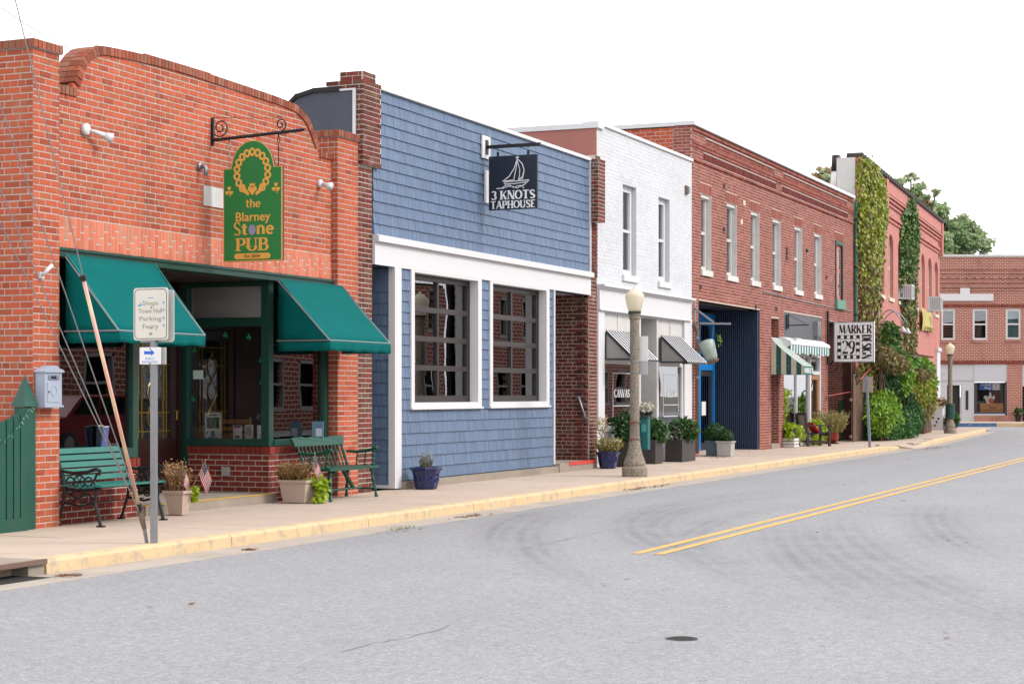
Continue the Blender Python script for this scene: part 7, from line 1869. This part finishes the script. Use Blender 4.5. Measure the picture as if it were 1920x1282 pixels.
def box_planter(x0, x1, y0, y1, h, mt, label, plants, group=None):
    t = thing('box_planter', label, 'planter', ((x0 + x1) / 2, (y0 + y1) / 2, 0), group)
    m = MB(); e = .02
    m.box(x0, x1, y0, y0 + e, .005, h); m.box(x0, x1, y1 - e, y1, .005, h); m.box(x0, x0 + e, y0 + e, y1 - e, .005, h); m.box(x1 - e, x1, y0 + e, y1 - e, .005, h); m.build('box', mt, t)
    m = MB(); m.box(x0 + e, x1 - e, y0 + e, y1 - e, .02, h - .04); m.build('soil', M_soil, t)
    for nm, boxes, n, size, pm in plants:
        m = MB(); cloud(m, boxes, n, size, None, .1, .65); m.build(nm, pm, t, kind='stuff')
    m = MB()
    for k in range(4): m.tube([((x0 + x1) / 2 + R.uniform(-.1, .1), (y0 + y1) / 2, h - .05), ((x0 + x1) / 2 + R.uniform(-.2, .2), (y0 + y1) / 2, h + .3)], .012, 5)
    m.build('stem', M_stem, t)
box_planter(36.87, 37.82, -.66, -.28, .48, M_box, 'long dark planter box of leafy shrubs under the right white shop window', [('foliage', [((37.1, -.5, .68), (.25, .22, .26)), ((37.5, -.52, .66), (.32, .28, .26)), ((37.75, -.55, .62), (.22, .2, .2)), ((37.25, -.6, .56), (.3, .2, .15))], 1500, .085, M_bush), ('bright_foliage', [((37.5, -.56, .7), (.36, .3, .26)), ((37.8, -.55, .6), (.2, .2, .16))], 500, .085, M_ivy2), ('flowers', [((37.4, -.6, .68), (.34, .26, .18))], 60, .06, M_red), ('grey_leaves', [((36.95, -.5, .6), (.12, .14, .16))], 120, .07, M_grey)], 'dark planter boxes')
box_planter(33.95, 34.5, -.52, -.15, .5, M_box, 'dark planter box with a round leafy shrub left of the nearer lamp post', [('foliage', [((34.2, -.36, .78), (.33, .28, .3)), ((34.05, -.42, .65), (.25, .2, .2))], 1300, .085, M_bush), ('bright_foliage', [((34.2, -.4, .82), (.35, .3, .28))], 300, .085, M_ivy2)], 'dark planter boxes')
box_planter(35.55, 36.0, -.5, -.12, .5, M_box, 'dark planter box with a leafy shrub showing right of the nearer lamp post', [('foliage', [((35.85, -.36, .68), (.32, .26, .28))], 800, .085, M_bush), ('bright_foliage', [((35.9, -.4, .66), (.33, .26, .28))], 450, .085, M_ivy2)], 'dark planter boxes')
q = FR.off(.1).F(1212, 766); t = thing('flower_pot', 'pot of white flowers on a dark stand behind the nearer lamp post', 'planter', (q[0], -.1, 0))
m = MB(); m.box(q[0] - .12, q[0] + .12, -.2, .02, .0, .95); m.build('stand', M_box, t)
m = MB(); m.lathe((q[0], -.09, .95), [(.1, 0), (.16, .12), (.15, .13)], 14); m.build('pot', M_box, t)
m = MB(); cloud(m, [((q[0], -.09, 1.16), (.22, .2, .12))], 420, .05, None, 0, .9); m.build('blossoms', mat('white_blossom', '#c9c2b2', .8, .15, 30), t, kind='stuff')
M_top = leafmat('topiary_leaf', ['#1d4218', '#28541f', '#346426', '#234a1c'])
gx_, gy_ = G(1356, 855)
def topiary(x, y, wd, h, mt, zc, r, label):
    t = thing('topiary_planter', label, 'planter', (x, y, 0), 'square planters with clipped ball shrubs')
    square_pot(t, x - wd / 2, x + wd / 2, y - wd / 2, y + wd / 2, h, mt, .02)
    m = MB()
    for _ in range(1500):
        d_ = Vector((R.gauss(0, 1), R.gauss(0, 1), R.gauss(0, 1))).normalized(); m.leaf(Vector((x, y, zc)) + d_ * r * R.uniform(.8, 1.0), .05, d_, 0, asp=.7)
    m.build('foliage', M_top, t, kind='stuff')
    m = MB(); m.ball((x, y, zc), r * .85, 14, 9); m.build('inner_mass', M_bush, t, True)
    m = MB(); m.tube([(x, y, h - .04), (x, y, zc)], .02, 6); m.build('stem', M_stem, t)
topiary(40.55, -.55, .36, .36, mat('pale_grey_pot', '#a2a29f', .6, .1, 3), .47, .165, 'pale grey square planter with the smaller clipped ball shrub')
topiary(40.9, -.18, .36, .36, mat('blue_grey_pot', '#56717f', .5, .1, 3), .52, .25, 'blue grey square planter with the larger clipped ball shrub behind')

# ================================================================== CHAIR AND POTS BY THE STRIPED AWNING
M_brown = mat('dark_stained_wood', '#3a2a24', .55, .25, 9)
cx, cy = G(1526, 836); 
t = thing('wooden_armchair', 'dark wooden slatted armchair facing the street beside the shop door', 'chair', (cx, cy, 0))
def lc(m, name, mt=M_brown):
    o = m.build(name, mt, None); o.parent = t; return o
for sx in (-.3, .3):
    m = MB(); m.box(sx - .035, sx + .035, -.36, -.30, 0, .56); lc(m, 'front_leg')
    m = MB(); m.hexa((sx - .03, .28, 0), (.06, 0, 0), (0, .06, 0), (0, .08, .9)); lc(m, 'back_post')
    m = MB(); m.box(sx - .05, sx + .05, -.40, .34, .562, .59); lc(m, 'arm')
    m = MB(); m.box(sx - .02, sx + .02, -.3, .3, .1, .15); lc(m, 'side_rail')
for i in range(6):
    m = MB(); y = -.33 + i * .1; m.box(-.3, .3, y, y + .085, .36 - i * .008, .385 - i * .008); lc(m, 'seat_slat')
for i in range(7):
    m = MB(); x = -.24 + i * .075; m.hexa((x, .26, .38), (.05, 0, 0), (0, .02, 0), (0, .09, .5)); lc(m, 'back_slat', mat('weathered_slat', '#84766a', .7, .2, 9))
m = MB(); m.hexa((-.29, .345, .86), (.58, 0, 0), (0, .03, 0), (0, .01, .07)); m.box(-.28, .28, -.35, -.32, .28, .36); lc(m, 'cross_rail')
t.rotation_euler = (0, 0, math.radians(38))
pc = Vector((cx, cy, 0)) + Matrix.Rotation(math.radians(38), 3, 'Z') @ Vector((0, .02, .5))
p_ = thing('red_pillow', 'red pillow with a white motif propped on the wooden armchair', 'pillow', tuple(pc))
m = MB(); n = 10
for sgn in (1, -1):
    k = len(m.v)
    for i in range(n + 1):
        for j in range(n + 1):
            u, v = i / n * 2 - 1, j / n * 2 - 1; th = .07 * (1 - u ** 4) * (1 - v ** 4)
            m.v.append(tuple(pc + Matrix.Rotation(math.radians(38), 3, 'Z') @ Matrix.Rotation(math.radians(-35), 3, 'X') @ Vector((u * .21, -sgn * th, v * .19))))
    for i in range(n):
        for j in range(n):
            a = k + i * (n + 1) + j; fq = (a, a + n + 1, a + n + 2, a + 1); m.f.append(fq if sgn > 0 else fq[::-1])
m.build('cushion', mat('red_cloth', '#a8121c', .8, .15, 8), p_, True)
m = MB(); rot = Matrix.Rotation(math.radians(38), 3, 'Z') @ Matrix.Rotation(math.radians(-35), 3, 'X')
for a in range(5):
    an = a * 1.256; pts = [Vector((.07 * math.cos(an + s), -.082, .05 * math.sin(an + s))) * sc for s, sc in ((-.3, .5), (0, 1), (.3, .5))] + [Vector((0, -.075, 0))]
    m.quad(*[pc + rot @ Vector((q.x, -.078, q.z)) for q in pts])
m.build('motif', M_signwhite, p_)
q = G(1488, 839); t = thing('slatted_crate', 'whitewashed slatted crate under the black pot', 'crate', (q[0], q[1] + .25, 0))
x0, y0 = q[0] + .3, q[1] + .22
for k in range(3):
    for (a0, a1, b0, b1) in ((x0 - .25, x0 + .25, y0 - .23, y0 - .21), (x0 - .25, x0 + .25, y0 + .21, y0 + .23), (x0 - .27, x0 - .25, y0 - .23, y0 + .23), (x0 + .25, x0 + .27, y0 - .23, y0 + .23)):
        m = MB(); m.box(a0, a1, b0, b1, .01 + k * .085, .075 + k * .085); m.build('slat', M_sillw, t)
m = MB(); m.box(x0 - .24, x0 + .24, y0 - .2, y0 + .2, .0, .25); m.build('inside', M_box, t)
t = thing('black_pot', 'black ribbed pot of trailing lime vine on the crate', 'planter', (x0, y0, .26))
m = MB(); m.lathe((x0, y0, .265), [(.13, 0), (.19, .06), (.21, .16), (.2, .2)], 20); m.build('pot', M_black, t, True)
m = MB(); m.lathe((x0, y0, .265), [(.2, .2), (.225, .205), (.225, .235), (.19, .24)], 20); m.build('rim', M_black, t)
m = MB(); cloud(m, [((x0 - .05, y0 + .15, 1.35), (.16, .14, .25)), ((x0 - .12, y0 + .15, .95), (.16, .14, .35)), ((x0 + .25, y0 + .1, 1.5), (.2, .1, .1)), ((x0, y0, .58), (.32, .25, .12)), ((x0 + .45, y0 - .15, .5), (.25, .15, .12)), ((x0 - .25, y0 - .1, .4), (.12, .14, .25)), ((x0 + .65, y0 - .2, .32), (.15, .12, .14))], 900, .09, None, .7, .8); m.build('foliage', M_lime, t, kind='stuff')
m = MB(); m.tube([(x0, y0, .45), (x0 - .1, y0 + .15, .9), (x0 - .02, y0 + .15, 1.4), (x0 + .3, y0 + .1, 1.52)], .012, 5); m.build('stem', M_stem, t)
q = G(1548, 834); t = thing('lime_plant', 'lime green potted vine behind the wooden armchair', 'planter', (q[0], -.25, 0))
m = MB(); m.lathe((q[0], -.25, 0), [(.13, 0), (.17, .28), (.18, .3), (.15, .3)], 14); m.build('pot', M_box, t)
m = MB(); cloud(m, [((q[0], -.25, .55), (.55, .22, .2)), ((q[0] + .3, -.35, .35), (.25, .15, .3)), ((q[0] - .3, -.35, .2), (.3, .15, .2))], 760, .09, None, .7, .8); m.build('foliage', M_lime, t, kind='stuff')
q = G(1559, 831.5); t = thing('red_pot', 'round terracotta red pot of straw coloured grass by the dark passage', 'planter', (q[0], q[1], 0))
m = MB(); m.lathe((q[0], q[1], .03), [(.12, 0), (.2, .1), (.22, .2), (.19, .31), (.2, .34), (.16, .34)], 18); m.build('pot', mat('red_glaze', '#8a2418', .3, .2, 6), t, True)
m = MB(); m.lathe((q[0], q[1], 0), [(.2, 0), (.23, .03)], 18); m.build('saucer', M_box, t)
m = MB(); sprays(m, (q[0], q[1], .34), (.9, .5), .62, 320, .1); m.build('grass', M_grass, t, kind='stuff')
# white crate stand by the farther lamp
gx2, gy2 = G(1755, 806); t = thing('white_stand', 'white painted box stand with plants near the farther lamp post', 'stand', (gx2, gy2, 0))
cs = side(gx2); c = -gy2
m = MB(); m.fbox(cs, c - .3, c + .26, .0, .9, -.4, 0); m.build('box', M_white, t)
m = MB(); m.fbox(cs, c - .33, c + .29, .9, .94, -.43, .03); m.build('top', M_white, t)
m = MB()
for k in range(5): a = c - .2 + (k * .29 % .36); z = .15 + (k * .31 % .45); m.fprism(cs, [(a + .05 * math.cos(q) * R.uniform(.5, 1.2), z + .06 * math.sin(q) * R.uniform(.5, 1.2)) for q in [i * .9 for i in range(7)]], .0, .004)
m.build('painted_motif', M_iron, t)
m = MB(); cloud(m, [((gx2 + .2, -c - .05, 1.1), (.2, .35, .2))], 260, .13, None, .2, .6); m.build('foliage', M_dry, t, kind='stuff')
bush('low green plants around the foot of the white stand', [([((gx2 + .3, -c - .55, .35), (.3, .3, .4)), ((gx2 - .1, -c + .5, .2), (.3, .2, .25))], 600, .14, M_bush, .3, .6), ([((gx2 + .35, -c - .6, .45), (.3, .3, .35))], 300, .14, M_ivy2, .3, .6)])
# red hose strung across the passage
hp = [FR.off(.02).F(1548, 742), FR.off(.02).F(1580, 733)]
m = MB(); m.tube([FR.P(hp[0][0], hp[0][1], .1), FR.P(hp[1][0], hp[1][1] - .02, .3), FP.P(*FP.F(1612, 712, .5), .5), FP.P(*FP.F(1650, 672, .8), .8)], .022, 6); tag(m.build('red_hose', mat('red_rubber', '#8e3a2c', .6)), 'faded red hose strung from the passage to the pergola', 'hose')

# ================================================================== THINGS INSIDE THE PUB WINDOWS
IF = side(21.34); shz = IF.F(400, 823)[1]
m = MB(); m.box(21.23, 22.74, .22, 1.42, shz - .04, shz - .002); m.build('display_shelf', M_brownint, pub)
m = MB(); m.box(16.45, 17.95, .3, .95, .80, .84); m.build('display_shelf', M_brownint, pub)
def card(name, label, cat, px0, px1, py0, col, dx=0.0, thick=.012, parts=()):
    a0, a1 = IF.F(px0, 800, -dx)[0], IF.F(px1, 800, -dx)[0]; z1 = IF.F((px0 + px1) / 2, py0, -dx)[1]
    t = thing(name, label, cat, tuple(IF.P((a0 + a1) / 2, shz, -dx)))
    m = MB(); m.fbox(IF, a0, a1, shz, z1, -dx - thick, -dx); m.build('panel' if thick < .05 else 'body', mat(name + '_' + col.strip('#'), col, .6, .06), t)
    for nm, u0, u1, v0, v1, cc in parts:
        m = MB(); m.fbox(IF, a0 + (a1 - a0) * u0, a0 + (a1 - a0) * u1, shz + (z1 - shz) * v0, shz + (z1 - shz) * v1, -dx, -dx + .003); m.build(nm, mat('print_' + cc.strip('#'), cc, .6, .3, 30), t)
    return t
card('paper_bag', 'brown paper bag on the pub window shelf left of the framed poster', 'bag', 360, 378, 800, '#6b4c2c', thick=.07)
t = card('framed_poster', 'white framed poster with a green picture standing in the pub window', 'poster', 384, 415, 773, '#e6e8ea', parts=(('picture', .14, .86, .4, .82, '#35604f'), ('printed_dot', .1, .22, .2, .28, '#2f63b0'), ('printed_dot', .38, .62, .1, .32, '#5a6068'), ('printed_lines', .2, .8, .03, .07, '#6a6a6e'), ('printed_lines', .25, .75, .88, .93, '#4a4a4e')))
card('leaflet', 'narrow leaflet with a colourful heading in front of the window chair', 'leaflet', 437, 453, 797, '#e8e4e2', -.02, parts=(('printed_heading', .1, .9, .82, .97, '#a04a8a'), ('printed_mark', .25, .75, .12, .25, '#7a2f4a')))
card('leaflet', 'plain pale leaflet beside the colourful one in the pub window', 'leaflet', 459, 474, 796, '#dcdcd8', -.02, parts=(('printed_lines', .15, .85, .3, .9, '#a5a8a4'),))
card('white_box', 'blank white box at the corner of the pub window shelf', 'box', 482, 498, 797, '#e4e4e6', -.02, thick=.1)
card('leaflet', 'teal and white leaflet at the corner of the front pub window', 'leaflet', 514, 523, 798, '#8ab8c4', .35, parts=(('printed_mark', .2, .8, .4, .7, '#d6d6d2'),))
card('leaflet', 'bright blue leaflet stand in the front pub window', 'leaflet', 523, 535, 797, '#2f86b8', .37, parts=(('printed_mark', .2, .8, .15, .45, '#9cd0e2'),))
card('leaflet', 'blue and white card leaning at the right of the front pub window', 'leaflet', 585, 606, 790, '#5f7f96', .9, parts=(('printed_mark', .35, .9, .1, .6, '#c9d0d4'),))
t = thing('wooden_chair', 'light wooden ladder back chair inside the pub window', 'chair', (21.75, .85, .1))
a0, a1 = IF.F(416, 0, -.3)[0], IF.F(469, 0, -.3)[0]; zt = IF.F(440, 782, -.3)[1]
for a in (a0, a1):
    m = MB(); m.tube([IF.P(a, .1, -.3), IF.P(a, zt, -.3)], .018, 7); m.build('post', M_wood, t)
for z in (zt - .06, zt - .16, zt - .25):
    m = MB(); m.fbox(IF, a0 + .01, a1 - .01, z - .03, z + .03, -.315, -.29); m.build('back_rail', M_wood, t)
m = MB(); m.fbox(IF, a0, a1, .5, .54, -.75, -.32); m.build('seat', M_wood, t)
for a in (a0 + .02, a1 - .02):
    m = MB(); m.tube([IF.P(a, .1, -.72), IF.P(a, .5, -.72)], .018, 7); m.build('leg', M_wood, t)
fx, fz = IF.F(487, 786, .0); t = thing('purple_flowers', 'spray of small purple flowers at the corner of the pub window', 'flowers', tuple(IF.P(fx, shz, -.15)))
m = MB(); m.lathe(IF.P(fx, shz, -.15), [(.03, 0), (.045, .08), (.03, .15), (.035, .16)], 12); m.build('vase', M_galv, t)
m = MB(); cloud(m, [(tuple(IF.P(fx, fz + .02, -.15)), (.09, .1, .1))], 90, .04, None, 0, .8); m.build('blossoms', leafmat('purple_petal', ['#6a62a8', '#8a84c0', '#54608a']), t, kind='stuff')
for i, (px_, col, hh, lean, lb) in enumerate(((160, '#8a6a40', .26, .05, 'tan'), (170, '#1f6a8e', .24, .02, 'blue'), (180, '#1a2a3a', .24, .01, 'navy'), (188, '#4a5a8e', .23, .03, 'grey blue'))):
    LW = side(17.3); a = LW.F(px_, 830)[0]; t = thing('book', 'upright %s book behind the glass of the left pub window' % lb, 'book', tuple(LW.P(a, .84, 0)), 'books in the left pub window')
    m = MB(); m.hexa(LW.P(a, .84, -.1), LW.u * .022, LW.n * .1, UP * hh + LW.u * lean); m.build('cover', mat('book_%d' % i, col, .5), t)
    m = MB(); m.hexa(LW.P(a + .003, .846, -.102), LW.u * .016, LW.n * .097, UP * (hh + .002) + LW.u * lean); m.build('pages', M_paper, t)
t = thing('black_case', 'dark boxy case in the left pub window below the mailbox side', 'case', (17.2, .45, .84))
LW = side(17.2); a0, z0 = LW.F(122, 815); a1, _ = LW.F(147, 815)
m = MB(); m.fbox(LW, a0, a1, .842, z0 + .03, -.2, 0); m.build('body', mat('case_dark', '#25302c', .5, .2), t)
m = MB(); m.fbox(LW, a0 - .01, a1 + .01, z0 + .03, z0 + .045, -.21, .01); m.build('lid', M_black, t)

# ================================================================== ACROSS THE STREET (seen only in the shop glass)
def acrossmat():
    m, n, b = nodes_of('across_brick')
    sx = add(n, 'SeparateXYZ'); n.links.new(add(n, 'NewGeometry').outputs['Position'], sx.inputs[0])
    cb = add(n, 'CombineXYZ'); n.links.new(sx.outputs['X'], cb.inputs[0]); n.links.new(sx.outputs['Z'], cb.inputs[1])
    bt = add(n, 'TexBrick'); n.links.new(cb.outputs[0], bt.inputs['Vector'])
    bt.inputs['Scale'].default_value = 1; bt.inputs['Brick Width'].default_value = .5; bt.inputs['Row Height'].default_value = .2; bt.inputs['Mortar Size'].default_value = .025
    bt.inputs['Color1'].default_value = (*lin('#6d3226'), 1); bt.inputs['Color2'].default_value = (*lin('#7d3c2c'), 1); bt.inputs['Mortar'].default_value = (*lin('#a58d7e'), 1)
    n.links.new(bt.outputs['Color'], b.inputs['Base Color']); b.inputs['Roughness'].default_value = .9
    return m
def opp(x0, x1, h, label, cols, low=True):
    fr = Frame((0, -26.5, 0), (-1, 0, 0))
    t = thing('opposite_building', label, 'building', ((x0 + x1) / 2, -30, 0))
    n = int((x1 - x0) / 3.1); hs = []
    for i in range(n):
        a = -x1 + 1.0 + i * 3.1; hs += [(a, a + 1.1, 4.6, 6.7)] + ([(a - .3, a + 1.5, .8, 2.9)] if low else [])
    m = MB(); wallboxes(m, fr, -x1, -x0, -.13, h, hs, -.4, 0); m.build('wall', cols, t)
    m = MB(); m.box(x0, x1, -26.9, -26.6, h, h + .15); m.box(x0 + .1, x1 - .1, -27.4, -27.2, 0, h - .1); m.build('inner_wall', M_dark, t)
    for a0, a1, b0, b1 in hs:
        m = MB(); m.fbox(fr, a0, a0 + .12, b0, b1, -.2, .02); m.fbox(fr, a1 - .12, a1, b0, b1, -.2, .02); m.fbox(fr, a0, a1, b0 - .1, b0 + .1, -.2, .04); m.fbox(fr, a0, a1, b1 - .12, b1, -.2, .02); m.fbox(fr, a0, a1, (b0 + b1) / 2 - .05, (b0 + b1) / 2 + .05, -.2, .01); m.build('window', mat('grey_frame', '#85807a', .6), t)
opp(14, 46, 8.2, 'long brick building across the street seen in reflections', acrossmat(), False)
opp(48, 84, 6.8, 'lower brick building across the street farther along', MATS['across_brick'])
opp(86, 118, 7.4, 'brick building across the street near the far corner', MATS['across_brick'])

t = thing('parked_car', 'dark red car across the street mirrored in the left pub window', 'car', (38.2, -15.6, -.13))
M_car = mat('dark_red_paint', '#6d1420', .25, .05, 2, spec=.6); M_cg = mat('tinted_glass', '#14181c', .1, .05)
prof_c = [(-2.15, .3), (-2.2, .75), (-2.05, .95), (-1.2, 1.02), (1.95, 1.02), (2.15, .8), (2.2, .35)]
m = MB(); m.prism([(38.2 + a, -16.45, z - .13) for a, z in prof_c], (0, 1.72, 0)); m.build('body', M_car, t)
m = MB(); m.prism([(38.2 + a, -16.35, z - .13) for a, z in ((-1.25, 1.02), (-.55, 1.52), (1.5, 1.56), (1.95, 1.02))], (0, 1.52, 0)); m.build('cabin', M_car, t)
m = MB()
for a0, a1 in ((-.95, .1), (.2, 1.15)): m.prism([(38.2 + a0, -14.825, .93), (38.2 + a1, -14.825, .93), (38.2 + a1 - (.02 if a1 < 1 else .0), -14.825, 1.36), (38.2 + max(a0, -.5), -14.825, 1.34)], (0, .012, 0))
m.build('side_glass', M_cg, t)
for a in (-1.35, 1.35):
    for y in (-16.4, -14.78):
        m = MB(); m.tube([(38.2 + a, y - .1, .2), (38.2 + a, y + .1, .2)], .33, 18); wl = m.build('wheel', M_black, t)
        m = MB(); m.tube([(38.2 + a, y + .1, .2), (38.2 + a, y + .115, .2)], .2, 14); m.build('rim', M_galv, wl)

# ================================================================== FALLEN LEAVES, WEEDS
m = MB()
def litter(px_, py_, n, sx, sy, z):
    x, y = G(px_, py_, z)
    for _ in range(n):
        p = Vector((x + R.gauss(0, sx), y + R.gauss(0, sy), z + .006)); s = R.uniform(.015, .04); a = R.uniform(0, 6.28); u = Vector((math.cos(a), math.sin(a), R.uniform(-.2, .3))) * s; v = Vector((-math.sin(a), math.cos(a), R.uniform(-.1, .3))) * s * .6
        m.quad(p - u, p - v, p + u, p + v)
for a in ((880, 967, 60, .25, .05, -.122), (1200, 915, 70, .4, .06, -.122), (1240, 910, 30, .5, .06, -.122), (1740, 840, 160, 1.2, .25, -.125), (130, 1078, 40, .06, .05, -.122), (468, 1030, 20, .03, .05, -.122), (750, 995, 15, .4, .06, -.122)): litter(*a)
for a in ((1510, 1002, 2), (1707, 937, 3), (1783, 1020, 3), (1815, 1182, 2), (1600, 905, 4), (1140, 1090, 2), (350, 1135, 2), (1500, 880, 4), (1700, 860, 6), (1850, 880, 4)): litter(a[0], a[1], a[2], .3, .1, -.129)
for a in ((1385, 846, 12, .3, .1, .01), (1410, 846, 8, .3, .1, .01), (1345, 858, 24, .25, .06, .0), (1355, 853, 14, .1, .08, .0)): litter(*a)
o = m.build('fallen_leaves', leafmat('fallen_leaf', ['#6d4a2a', '#8a5a30', '#7a3f22', '#5a4226', '#a06a38']), kind='stuff')
m = MB()
for px_, py_, n, z in ((742, 993, 26, -.126), (765, 991, 22, -.126), (1645, 836, 60, .0), (1790, 812, 30, 0)):
    x, y = G(px_, py_, z)
    for _ in range(n):
        p = Vector((x + R.gauss(0, .12), y + R.gauss(0, .03), z)); tp = p + Vector((R.uniform(-.03, .03), R.uniform(-.03, .03), R.uniform(.02, .06))); s = Vector((R.uniform(-1, 1), R.uniform(-1, 1), 0)).normalized() * .004
        m.quad(p - s, p + s, tp + s * .2, tp - s * .2)
m.build('weeds', M_ivy2, kind='stuff')
